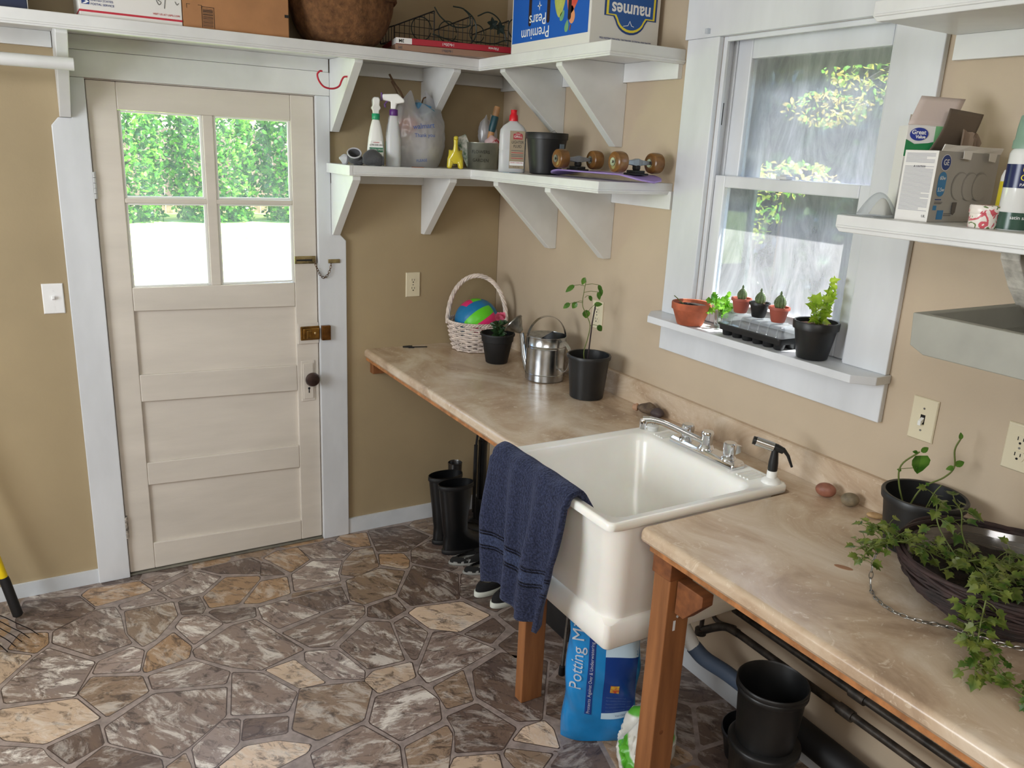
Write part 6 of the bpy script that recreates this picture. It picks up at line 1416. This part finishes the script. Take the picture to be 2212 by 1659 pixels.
MB().loops([rr(tx0+.004, tx1-.004, ty0+.004, ty1-.004, .01, SL+.018, 4), rr(tx0+.002, tx1-.002, ty0+.002, ty1-.002, .01, SL+.034, 4), rr(tx0-.002, tx1+.002, ty0-.002, ty1+.002, .012, SL+.034, 4), rr(tx0-.002, tx1+.002, ty0-.002, ty1+.002, .012, SL+.0385, 4)]).build('tray', black_pl, tray, w=True, smooth=True, ang=40)
def dome(z, k): return rr(tx0+.003+k, tx1-.003-k, ty0+.003+k, ty1-.003-k, .012, SL+z, 4)
MB().loops([dome(.039, 0), dome(.064, .006), dome(.070, .012)], cap0=False).build('dome', clear_pl, tray, w=True, smooth=True, ang=40)
rb = MB()
for i in range(7):
    y = ty1-.02-.0378*i; rb.tube([(tx0+.001, y, SL+.040), (tx0+.006, y, SL+.064), (tx0+.014, y, SL+.0705), (tx1-.014, y, SL+.0705), (tx1-.006, y, SL+.064)], .0022, 6)
rb.build('dome_ribs', clear_pl, tray, w=True, smooth=True)
cactus_m = mat('cactus_green', (92, 112, 70), .7, var=.3, vscale=60); spine = leafmat('pale_spines', (226, 224, 206), (240, 240, 228), .5, .8); pk = mat('brick_red_pot', (158, 80, 64), .6)
for i, (y, m, s, lab) in enumerate(((-1.690, pk, .9, 'small red pot with a round spiny cactus, leftmost on the seed tray dome'), (-1.768, black_pl, .95, 'small black pot with a spiny cactus, middle one on the seed tray dome'), (-1.848, pk, 1.05, 'small red pot with a taller spiny cactus, nearest on the seed tray dome'))):
    t = thing('potted_cactus', lab, 'cactus', (-.040, y, SL+.0735), group='cactus pots on the seed tray dome')
    MB().lathe(pot_mesh(.031, .021, .049, liph=.010, lip=.004, wall=.002), seg=30).build('pot', m, t, smooth=True, ang=50)
    MB().lathe([(.028, .041), (.02, .043), (.001, .044)], seg=20, cap0=False).build('gravel', mat('reddish_gravel', (130, 92, 74), .9, var=.5, vscale=150, bump=1, bscale=200), t, smooth=True)
    H = .045*s; W = .0165*s; cm = MB()
    cm.grid(lambda u, v: V((W*math.sin(PI*min(.97, .12+v*.88))**.8*(1+.08*math.cos(12*2*PI*u))*math.cos(2*PI*u), W*math.sin(PI*min(.97, .12+v*.88))**.8*(1+.08*math.cos(12*2*PI*u))*math.sin(2*PI*u), .040+H*v)), 72, 14, cu=True); cm.lathe([(.003, .040+H*.98), (.0035, .044+H), (.001, .050+H)], seg=8)
    cm.build('cactus_body', cactus_m, t, smooth=True); sn = MB(); rn = random.Random(i)
    for k in range(12):
        for j in range(9):
            a = 2*PI*k/12; v = (j+.5)/9; r_ = W*math.sin(PI*min(.97, .12+v*.88))**.8*1.08; p = V((r_*math.cos(a), r_*math.sin(a), .040+H*v))
            for q in range(3): d = (V((math.cos(a), math.sin(a), .2))+V((rn.uniform(-.7, .7), rn.uniform(-.7, .7), rn.uniform(-.5, .9)))).normalized(); s2 = d.cross(V((0, 0, 1))).normalized()*.0003; sn.poly([p-s2, p+s2, p+d*.0048])
    sn.build('spines', spine, t)
t = pot('potted_ivy', 'black pot of sunlit yellow-green ivy at the right of the sill', (-.060, -2.008, SL), .0615, .044, .112, black_pl, 'potted plant', .88, liph=.024, lip=.008, sm=mat('reddish_soil', (96, 62, 48), .95, var=.5, vscale=120, bump=.8, bscale=150))
m_ = MB(); s_ = MB(); rn = random.Random(21)
for i in range(9):
    a = rn.uniform(0, 6.28); h_ = rn.uniform(.03, .08) if i < 7 else .125
    q = V((math.cos(a)*.028, math.sin(a)*.028, .10+h_)) if i < 7 else V((.020+.012*(i-7), -.012-.01*(i-7), .10+h_-.02*(i-7)))
    P = spline([(q.x*.3, q.y*.3, .095), (q.x*.5, q.y*.5, .10+h_*.5), q], 5); s_.tube(P, .0012, 5)
    for k in range(5): p = P[int((k+1)/5*(len(P)-1))]; leaf(m_, p, (rn.uniform(-1, 1), rn.uniform(-1, .6), rn.uniform(-.4, .8)), rn.uniform(.022, .034), IVY, up=(-.5, -.5, .8))
s_.build('stem', stem_g, t); m_.build('foliage', leaf_y, t)

# ------------------------------------------------------------------ under the counter
def boot(label, loc, rz, group='black rubber boots under the counter'):
    t = thing('rubber_boot', label, 'boot', loc, rz, group)
    rings = []
    for z, cx_, rx_, ry_ in ((.0, .09, .135, .046), (.012, .09, .138, .048), (.04, .088, .134, .047), (.065, .07, .115, .045), (.09, .035, .078, .044), (.12, .014, .062, .046), (.18, .012, .066, .047), (.26, .012, .076, .049), (.34, .012, .085, .050), (.358, .012, .088, .051), (.358, .012, .085, .049), (.34, .012, .082, .048), (.15, .0, .046, .042)):
        rings.append([V((cx_+rx_*math.cos(a), ry_*math.sin(a)*(1 if math.cos(a) < 0 else 1), z)) for a in [2*PI*i/32 for i in range(32)]])
    MB().loops(rings).build('boot', rubber, t, smooth=True, ang=60)
    MB().loops([[V((.09+.142*math.cos(a)*k, .050*math.sin(a)*k, z)) for a in [2*PI*i/32 for i in range(32)]] for k, z in ((.97, 0), (1, .004), (1, .018), (.97, .022))]).build('sole', black_mt, t, smooth=True, ang=50)
    MB().loops([[V((.012+.0865*math.cos(a)*k, .0505*math.sin(a)*k, z)) for a in [2*PI*i/32 for i in range(32)]] for k, z in ((1.01, .335), (1.03, .337), (1.03, .352), (1.01, .354))], cap0=False, cap1=False).build('top_band', black_mt, t, smooth=True)
boot('black rubber boot nearer the wall, behind the other boot', (-.412, -.290, 0), .02); boot('black rubber boot in front of its pair under the counter', (-.412, -.402, 0), -.04)
pp = thing('floor_pump', 'black upright bicycle floor pump standing behind the boots', 'pump', (-.160, -.215, 0))
MB().lathe([(.075, 0), (.078, .006), (.060, .03), (.035, .05), (.030, .09), (.032, .095), (.032, .15), (.026, .16)], (0, 0, 0), 32).build('base', black_mt, pp, smooth=True)
MB().lathe([(.0225, .15), (.0225, .45), (.024, .455), (.024, .47), (.019, .475), (.019, .86)], seg=24).build('barrel', rubber, pp, smooth=True)
MB().tube(spline([(-.045, -.02, .06), (-.05, -.02, .30), (-.048, -.02, .47), (-.03, -.03, .62), (-.005, -.028, .80), (.0, -.022, .85)], 8), .006, 8).tube([(-.05, -.02, .10), (-.05, -.02, .46)], .010, 8).build('hose', black_mt, pp, smooth=True)
cn = thing('metal_can', 'metal cup rim showing behind the rubber boots', 'can', (-.262, -.115, 0))
MB().lathe([(.035, 0), (.035, .33), (.037, .332), (.035, .334), (.033, .33), (.033, .02)], seg=28).build('can', mat('dark_tin', (90, 90, 90), .3, .9), cn, smooth=True)
def shoe(label, loc, rz, mu, ms, L=.27, W=.045, style=0, group=None, cat='shoe'):
    t = thing('slip_on_shoe' if style else 'sneaker', label, cat, loc, rz, group)
    def outline(k, z, n=36):
        out = []
        for i in range(n):
            a = 2*PI*i/n; c, s = math.cos(a), math.sin(a); x = L/2*c; w_ = W*(1-.18*max(0, -c))*(1-.12*math.exp(-((c+.1)/.35)**2)); out.append(V((x*k, w_*s*k, z)))
        return out
    hs = .026 if not style else .012
    MB().loops([outline(.95, 0), outline(1.0, .004), outline(1.0, hs*.8), outline(.97, hs)]).build('sole', ms, t, smooth=True, ang=50)
    rings = [outline(.95, hs-.002)]
    for f, h_ in ((.94, .35), (.9, .62), (.8, .85), (.66, 1)):
        r = []
        for i, p in enumerate(outline(f, 0)):
            c = p.x/(L/2); hh = (.030+.038*max(0, min(1, (.45-c)/.9))) if not style else (.022+.028*max(0, min(1, (.4-c)/.9)))
            r.append(V((p.x-(0 if c > 0 else -.0), p.y, hs+hh*h_)))
        rings.append(r)
    MB().loops(rings, cap1=False).build('upper', mu, t, smooth=True)
    op = MB(); op.loops([[V((-L*.20+L*.21*math.cos(a)*k, W*.62*math.sin(a)*k, z+.018*max(0, -math.cos(a)))) for a in [2*PI*i/28 for i in range(28)]] for k, z in ((1.05, hs+.040), (1, hs+.052 if not style else hs+.040), (.9, hs+.046 if not style else hs+.034), (.88, hs+.01))]); op.build('opening', black_mt, t, smooth=True)
    return t
blk = mat('black_canvas', (20, 20, 22), .9, bump=.4, bscale=200); lat = mat('white_lattice', (22, 22, 22), .9, col2=(150, 150, 148), vscale=42, lo=.36, hi=.39, detail=1)
shoe('black flat slip-on shoe with white lattice upper, left of its pair', (-.355, -.525, 0), PI-.18, lat, mat('pale_edge_sole', (150, 150, 146), .7), L=.25, W=.043, style=1, group='black flat shoes by the boots')
shoe('black flat slip-on shoe with white lattice upper, next to the sneakers', (-.335, -.625, 0), PI-.10, lat, mat('pale_edge_sole', (150, 150, 146), .7), L=.25, W=.043, style=1, group='black flat shoes by the boots')
wsole = mat('off_white_sole', (214, 218, 208), .6)
shoe('black sneaker with white sole, farther from the post, by the towel', (-.368, -.775, 0), PI+.32, blk, wsole, L=.285, W=.048, group='black sneakers under the towel')
shoe('black sneaker with white sole, nearest the post under the towel', (-.345, -.890, 0), PI+.25, blk, wsole, L=.285, W=.048, group='black sneakers under the towel')

# potting mix bag
pm = thing('potting_mix_bag', 'bright blue potting mix bag standing under the sink', 'soil bag', (-.540, -1.765, 0), rz=math.atan2(rtv.y, rtv.x)-.02)
pbm = mat('shiny_blue_plastic', (30, 136, 206), .22, bump=.6, bscale=9, var=.1, vscale=6)
def bagf(u, v):
    a = 2*PI*u; w_, d_ = .120, .062; pz = math.sin(PI*min(1, max(0, v*.94+.03)))**.35
    c, s = math.cos(a), math.sin(a); x = w_*math.copysign(abs(c)**.7, c)*(1-.04*v); y = d_*math.copysign(abs(s)**.8, s)*max(.12, pz)
    return V((x+.004*math.sin(v*14+a*3), y+.005*math.sin(v*19+a*4), .0015+.475*v+.004*math.sin(a*6)*(v > .02)))
MB().grid(bagf, 64, 40, cu=True).build('bag', pbm, pm, smooth=True)
MB().grid(lambda u, v: bagf(u, .0)*(1-v*.98)+V((0, 0, .0)), 64, 3, cu=True).build('bag_bottom', pbm, pm)
def bagdecal(x0, x1, z0, z1, m, nm, off=.0015):
    n = 10; mb = MB()
    def f(u, v):
        x = x0+(x1-x0)*u; z = z0+(z1-z0)*v; vv = (z-.0015)/.475
        pz = max(.12, math.sin(PI*min(1, max(0, vv*.94+.03)))**.35); c = max(-1, min(1, x/.120)); c = math.copysign(abs(c)**(1/.7), c); s = -math.sqrt(max(0, 1-c*c)); a = math.atan2(s, c)
        return V((x, -.062*abs(s)**.8*pz+.005*math.sin(vv*19+(a % (2*PI))*4)-off, z))
    mb.grid(f, n, n*2).build(nm, m, pm, smooth=True); return f
nv = mat('bag_navy', (18, 58, 132), .3); lb = mat('bag_light_panel', (196, 220, 236), .35); bf = bagdecal(-.108, .1, .0, .47, nv, 'tmp_') if False else None
bagdecal(-.054, -.032, .13, .44, nv, 'navy_strip'); bagdecal(.0, .105, .12, .34, nv, 'navy_panel'); bagdecal(.0, .105, .34, .42, lb, 'pale_panel'); bagdecal(.0, .105, .115, .138, lb, 'pale_strip', .002)
bagdecal(.022, .050, .215, .245, mat('bag_picture', (214, 190, 60), .4, col2=(180, 60, 40), vscale=60), 'picture', .003)
def bagtext(s, size, x, z, m, rot=True):
    tt = text(s, size, m, (x, 0, z), (0, 0, 1) if rot else (1, 0, 0), (-1, 0, 0) if rot else (0, 0, 1), parent=pm, w=False, align='LEFT')
    for v in tt.data.vertices:
        vv = (v.co.z-.0015)/.475; pz = max(.12, math.sin(PI*min(1, max(0, vv*.94+.03)))**.35); c = max(-1, min(1, v.co.x/.120)); c = math.copysign(abs(c)**(1/.7), c); s_ = math.sqrt(max(0, 1-c*c)); a = math.atan2(-s_, c)
        v.co.y = -.062*s_**.8*pz+.005*math.sin(vv*19+(a % (2*PI))*4)-.0045
bagtext('Potting Mix', .054, -.088, .215, white_ink); bagtext('Protects Against Over & Underwatering', .0155, -.043, .136, white_ink); bagtext('Your Commitment', .008, .045, .127, navy_ink, False)
for i in range(5): bagtext('For containers and indoor plants' if i % 2 else 'Moisture control formula', .0062, .012, .195-.012*i, mat('pale_print', (120, 150, 200), .5) if i == 0 else bpy.data.materials['pale_print'], False)
# green and white bag
gwm = mat('white_green_bag', (216, 214, 206), .35, col2=(88, 170, 48), vscale=7, lo=.37, hi=.40, detail=1, bump=.5, bscale=14)
f5 = crumple(15, .125, .080, .20, .28, .16)
gb_ = MB().grid(f5, 90, 40, cu=True).build('soil_bag', gwm, smooth=True); gb_.location = (-.490, -1.955, .001); gb_.rotation_euler = (0, 0, .6); tag(gb_, 'crumpled white and green bag on the floor behind the near post', 'soil bag')
# silver rod with black foot
rod = thing('silver_rod', 'thin silver rod with a black rubber foot beside the potting mix bag', 'rod', (-.462, -1.436, 0))
MB().tube([(-.462, -1.436, .012), (-.43, -1.42, .40)], .0075, 12).build('shaft', steel, rod, w=True, smooth=True); MB().lathe([(.012, 0), (.013, .004), (.011, .035), (.008, .038)], (-.462, -1.436, 0), 16).build('foot', black_mt, rod, w=True, smooth=True)
cr = thing('black_crate', 'black plastic crate in the shadow behind the towel', 'crate', (-.235, -1.16, 0))
cb2 = MB(); cb2.loops([rr(-.33, -.13, -1.28, -1.03, .02, .0), rr(-.34, -.12, -1.29, -1.02, .02, .14), rr(-.35, -.11, -1.30, -1.01, .02, .145), rr(-.335, -.125, -1.285, -1.025, .02, .145), rr(-.325, -.135, -1.275, -1.035, .02, .01)]); cb2.build('crate', black_pl, cr, w=True, smooth=True)
# black buckets
bk = thing('black_bucket', 'tall stack of black plastic pots under the right counter', 'bucket', (-.270, -2.215, 0))
MB().lathe([(.082, .0), (.086, .004), (.098, .19), (.104, .195), (.106, .215), (.102, .22), (.096, .222), (.090, .225)], seg=48).build('lower_pot', black_pl, bk, smooth=True, ang=50)
MB().lathe([(.084, .20), (.096, .385), (.101, .39), (.1035, .395), (.1035, .402), (.101, .405), (.1035, .408), (.1035, .418), (.100, .421), (.096, .415), (.090, .30), (.001, .29)], seg=48).build('upper_pot', black_pl, bk, smooth=True, ang=50)
b2 = thing('round_bucket', 'wide low black tub on the floor left of the stacked pots', 'bucket', (-.145, -2.075, 0))
MB().lathe([(.080, 0), (.084, .004), (.098, .085), (.103, .088), (.104, .100), (.100, .103), (.096, .098), (.08, .012), (.001, .01)], seg=44).build('tub', black_pl, b2, smooth=True, ang=50)
# pipework
pw = thing('supply_pipes', 'dark old supply pipes with shut-off valves running along the window wall', 'pipes', (-.08, -2.2, .35))
old = mat('dark_old_pipe', (70, 64, 58), .5, .5, var=.4, vscale=25, bump=.3, bscale=60)
mb = MB()
for x, z, y1 in ((-.070, .405, -1.86), (-.115, .365, -1.90)):
    mb.tube([(x, y1, z), (x, -3.9, z-.03)], .0125, 14); 
    for y in (-2.33, -2.9): mb.tube([(x, y, z-.008), (x, y-.05, z-.009)], .0175, 14)
mb.build('long_pipe', old, pw, w=True, smooth=True)
MB().tube(spline([(-.115, -1.93, .365), (-.12, -1.88, .362), (-.13, -1.84, .34), (-.135, -1.79, .30)], 6), .014, 12).lathe([(.02, -.01), (.02, .01), (.012, .014)], (-.137, -1.785, .295), 16).build('valve', old, pw, w=True, smooth=True)
MB().tube(spline([(-.137, -1.785, .31), (-.14, -1.80, .40), (-.12, -1.86, .47), (-.08, -1.92, .50), (-.06, -1.95, .52)], 8), .008, 10).tube(spline([(-.10, -1.90, .365), (-.09, -1.80, .34), (-.08, -1.75, .42), (-.08, -1.76, .52)], 8), .008, 10).build('braided_hose', mat('braided_steel', (96, 90, 86), .4, .7, bump=.6, bscale=300), pw, w=True, smooth=True)
dp = thing('drain_pipe', 'grey-blue and black drain pipe dropping from the sink behind the stacked pots', 'pipes', (-.2, -1.9, .2))
MB().tube([(-.26, -1.79, .525), (-.24, -1.80, .36), (-.20, -1.83, .27)], .024, 18).build('tailpiece', white_pl, dp, w=True, smooth=True)
MB().tube(spline([(-.205, -1.825, .28), (-.18, -1.86, .245), (-.13, -1.92, .21), (-.09, -2.0, .175)], 6), .027, 18).build('bend', mat('blue_grey_pipe', (74, 88, 108), .5), dp, w=True, smooth=True)
MB().tube([(-.09, -2.0, .172), (-.09, -3.9, .13)], .045, 24).build('black_pipe', black_mt, dp, w=True, smooth=True)

# ------------------------------------------------------------------ tools at the left edge
ra = thing('long_handled_tool', 'yellow fibreglass tool handle with a black grip leaning at the left edge', 'garden tool', (-2.2, -.18, 0))
a_, b_ = V((-2.200, -.18, .0145)), V((-2.47, -.03, 1.42))
MB().tube([a_.lerp(b_, .115), a_.lerp(b_, .98)], .0155, 18).build('handle', mat('yellow_fibreglass', (232, 200, 20), .35), ra, w=True, smooth=True)
MB().tube([a_, a_.lerp(b_, .004), a_.lerp(b_, .11), a_.lerp(b_, .12)], [.013, .0185, .0185, .0165], 18).build('grip', black_mt, ra, w=True, smooth=True)
rk_ = thing('leaf_rake', 'dark curved rake tines fanning in from the left edge over the floor', 'rake', (-2.45, -.30, 0))
tm = MB(); hub = V((-2.62, -.26, .13))
for ex, ey in ((-2.135, -.335), (-2.165, -.345), (-2.190, -.36), (-2.21, -.385), (-2.235, -.41), (-2.26, -.44), (-2.30, -.47), (-2.34, -.49)):
    e = V((ex, ey, .003)); mid = hub.lerp(e, .62)+V((0, 0, .085)); k_ = hub.lerp(e, .9)+V((0, 0, .035)); tm.tube(spline([hub, mid, k_, e], 6), .0018, 6)
tm.build('tines', mat('dark_spring_steel', (42, 38, 40), .4, .8), rk_, w=True, smooth=True)
MB().tube([hub, (-2.95, -.20, .40), (-3.35, -.1, .75)], .012, 12).build('rake_handle', wood, rk_, w=True, smooth=True)
# ------------------------------------------------------------------ outdoors
lawn_m, nt, b = nodes('sunny_lawn')
n = tex(nt, 2.5, 8, .7); r = ramp(nt, n.outputs[0], [(.3, (120, 160, 62)), (.5, (186, 214, 120)), (.7, (226, 238, 180))]); nt.links.new(r.outputs[0], b.inputs['Base Color']); b.inputs['Roughness'].default_value = .9
struct('ground_lawn', MB().box(-25, 25, .6, 40, -.35, -.25), lawn_m)
struct('ground_side', MB().box(.6, 25, -25, .6, -.35, -.25), mat('side_ground', (120, 120, 90), .9, var=.3))
def foliage_mass(name, label, cat, cen, rad, n, size, m, seed, shape='ell', floor=-.25):
    rn = random.Random(seed); vs, fs, mi = [], [], []
    for i in range(n):
        while True:
            d = V((rn.uniform(-1, 1), rn.uniform(-1, 1), rn.uniform(-1, 1)))
            if .2 < d.length <= 1 or shape == 'box': break
        if shape == 'ell': d = d.normalized()*(rn.uniform(.72, 1.06)+.07*math.sin(d.x*9+seed)*math.cos(d.z*8))
        p = V((cen[0]+d.x*rad[0], cen[1]+d.y*rad[1], cen[2]+d.z*rad[2]))
        if p.z < floor: continue
        q = Quaternion(V((rn.gauss(0, 1), rn.gauss(0, 1), rn.gauss(0, 1))).normalized(), rn.uniform(0, 6.28)); s = size*rn.uniform(.6, 1.3)
        k = len(vs); vs += [p+q @ V(v)*s for v in ((0, -.5, 0), (.28, -.1, .06), (.2, .3, .03), (0, .6, 0), (-.2, .3, .03), (-.28, -.1, .06))]
        fs.append(tuple(range(k, k+6))); mi.append(rn.randrange(len(m)))
    me = bpy.data.meshes.new(name); me.from_pydata(vs, [], fs)
    for x in m: me.materials.append(x)
    me.polygons.foreach_set('material_index', mi); o = bpy.data.objects.new(name, me); C.objects.link(o); return tag(o, label, cat)
g1 = leafmat('hedge_leaf_bright', (96, 160, 52), (150, 206, 90), .5); g2 = leafmat('hedge_leaf_mid', (56, 112, 44), (92, 150, 66), .4); g3 = leafmat('hedge_leaf_dark', (30, 66, 32), (50, 92, 46), .3)
for i, (x, y, z, rx_, rz_, nn) in enumerate(((-2.4, 19.4, 1.3, 1.1, 2.3, 4000), (-.05, 19.2, 1.5, 1.12, 2.9, 9000), (2.25, 19.3, 1.3, 1.1, 2.4, 7500), (4.5, 19.2, 1.5, 1.1, 2.8, 8000), (6.8, 19.4, 1.6, 1.1, 2.8, 4500))):
    foliage_mass('garden_shrub', ['leafy shrub beyond the lawn, leftmost seen through the door glass', 'bright leafy shrub in the upper left door pane', 'leafy shrub seen behind the middle muntin of the door', 'leafy bluish-lit shrub in the upper right door pane', 'pale sunny shrub at the right end of the door view'][i], 'shrub', (x, y, z), (rx_, 1.1, rz_), nn, .15, [g1, g1, g2, g3] if i != 3 else [g1, g2, g2, g3], 30+i)
fn = MB()
for i in range(80): fn.box(-5.5+.2*i, -5.315+.2*i, 21.2, 21.23, -.25, 2.05+.03*math.sin(i*7))
fn = fn.build('garden_fence', mat('weathered_fence', (176, 146, 136), .9, var=.25, vscale=4)); tag(fn, 'weathered board fence behind the shrubs across the lawn', 'fence')
# beyond the window: neighbour's dark hedge and a sunlit branch
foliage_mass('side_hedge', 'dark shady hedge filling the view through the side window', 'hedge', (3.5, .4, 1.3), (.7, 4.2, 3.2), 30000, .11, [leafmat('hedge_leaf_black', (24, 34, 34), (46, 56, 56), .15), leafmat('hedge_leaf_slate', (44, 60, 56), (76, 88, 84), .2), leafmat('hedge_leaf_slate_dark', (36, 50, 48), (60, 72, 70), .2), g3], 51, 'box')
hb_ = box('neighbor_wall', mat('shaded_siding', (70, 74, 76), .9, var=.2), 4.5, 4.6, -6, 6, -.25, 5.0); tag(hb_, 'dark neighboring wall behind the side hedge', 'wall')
yl = leafmat('yellow_green_leaf', (150, 178, 60), (214, 206, 110), .6); yo = leafmat('golden_leaf', (206, 170, 80), (226, 200, 120), .6)
def clump(par, cen, rad, nn, sz, ms, seed):
    o = foliage_mass('foliage', None, None, cen, rad, nn, sz, ms, seed)
    for k_ in ('label', 'category'):
        if k_ in o: del o[k_]
    o.parent = par; o.matrix_parent_inverse = Matrix.Translation(par.location).inverted()
bark = mat('tree_bark', (84, 70, 56), .9, var=.3, vscale=12)
tre = thing('garden_tree', 'tree with sunlit yellow-green branches hanging across the upper window sash', 'tree', (2.1, -2.3, -.25))
MB().tube(spline([(2.1, -2.3, -.25), (2.15, -2.2, 1.2), (2.1, -1.9, 2.4), (2.05, -1.3, 2.9), (2.0, -.7, 2.6)], 6), [.09-.0026*i for i in range(25)], 10).tube(spline([(2.08, -1.6, 2.7), (1.98, -.9, 2.5), (1.9, -.2, 2.15)], 6), .012, 6).build('trunk', bark, tre, w=True, smooth=True)
clump(tre, (1.95, -.66, 2.42), (.26, .40, .22), 700, .036, [yl, yl, yo, g1], 60); clump(tre, (1.9, -.30, 2.17), (.16, .26, .10), 300, .034, [yl, yo, yo, g1], 61)
shr = thing('young_shrub', 'young shrub with yellow-green leaves rising behind the meeting rail of the window', 'shrub', (1.3, -.6, -.25))
MB().tube(spline([(1.3, -.6, -.25), (1.25, -.65, .8), (1.2, -.7, 1.75)], 5), .004, 6).tube(spline([(1.3, -.6, -.25), (1.5, -.3, .8), (1.7, -.05, 1.6)], 5), .004, 6).build('stem', bark, shr, w=True)
clump(shr, (1.2, -.72, 1.80), (.13, .24, .08), 320, .035, [yl, yl, yo, g1], 62); clump(shr, (1.7, -.05, 1.62), (.14, .16, .22), 300, .04, [yl, yl, g1, g1], 63)

# ------------------------------------------------------------------ light
sun = bpy.data.lights.new('sun', 'SUN'); sun.energy = 14; sun.angle = .01; sun.color = (1, .96, .88)
so = bpy.data.objects.new('sun', sun); C.objects.link(so); so.rotation_euler = V((-.35, .25, -.9)).to_track_quat('-Z', 'Y').to_euler()
def area(name, loc, d, sx_, sy_, e, col):
    l = bpy.data.lights.new(name, 'AREA'); l.shape = 'RECTANGLE'; l.size = sx_; l.size_y = sy_; l.energy = e; l.color = col
    o = bpy.data.objects.new(name, l); C.objects.link(o); o.location = loc; o.rotation_euler = V(d).to_track_quat('-Z', 'Y').to_euler(); return o
area('left_fill', (-3.95, -1.7, 1.65), (1, .05, -.12), 1.5, 1.3, 52, (.91, .96, 1))  # soft lamp added by the left wall, where no window is built
area('room_fill', (-2.6, -4.4, 2.55), (.1, .45, -1), 1.8, 1.2, 32, (.98, .96, .95))
for loc, d, a_, b_ in (((-1.35, .06, 1.6), (0, -1, 0), .68, .7), ((.11, -1.76, 1.8), (-1, 0, 0), .64, .9)):
    o = area('portal', loc, d, a_, b_, 1, (1, 1, 1)); o.data.cycles.is_portal = True
w = bpy.data.worlds.new('World'); S.world = w; w.use_nodes = True; nt = w.node_tree; bgd = nt.nodes['Background']
sk_ = nt.nodes.new('ShaderNodeTexSky'); sk_.sky_type = 'NISHITA'; sk_.sun_disc = False; sk_.sun_elevation = math.radians(62); sk_.sun_rotation = math.radians(60); sk_.air_density = 1.0; sk_.dust_density = 2
nt.links.new(sk_.outputs[0], bgd.inputs[0]); bgd.inputs[1].default_value = .75

# ------------------------------------------------------------------ camera
cam = bpy.data.cameras.new('camera'); co_ = bpy.data.objects.new('camera', cam); C.objects.link(co_); S.camera = co_
cam.sensor_width = 36; cam.lens = 1751.39/2212*36; cam.clip_start = .02; cam.clip_end = 200
yaw, pitch, roll_ = -.5386875, -.27934, .0481257
f = V((-math.sin(yaw)*math.cos(pitch), math.cos(yaw)*math.cos(pitch), math.sin(pitch))); r0 = V((math.cos(yaw), math.sin(yaw), 0)); u0 = r0.cross(f)
rr_ = r0*math.cos(roll_)+u0*math.sin(roll_); uu_ = -r0*math.sin(roll_)+u0*math.cos(roll_)
co_.matrix_world = Matrix.Translation((-2.0034, -3.55376, 1.8636)) @ Matrix((rr_, uu_, -f)).transposed().to_4x4()
S.view_settings.view_transform = 'Standard'; S.view_settings.look = 'None'; S.view_settings.exposure = .75
try:
    S.cycles.use_denoising = True; S.cycles.max_bounces = 7; S.cycles.adaptive_threshold = .04; S.cycles.transparent_max_bounces = 16; S.cycles.sample_clamp_indirect = 6; S.cycles.caustics_reflective = False; S.cycles.caustics_refractive = False
except Exception: pass
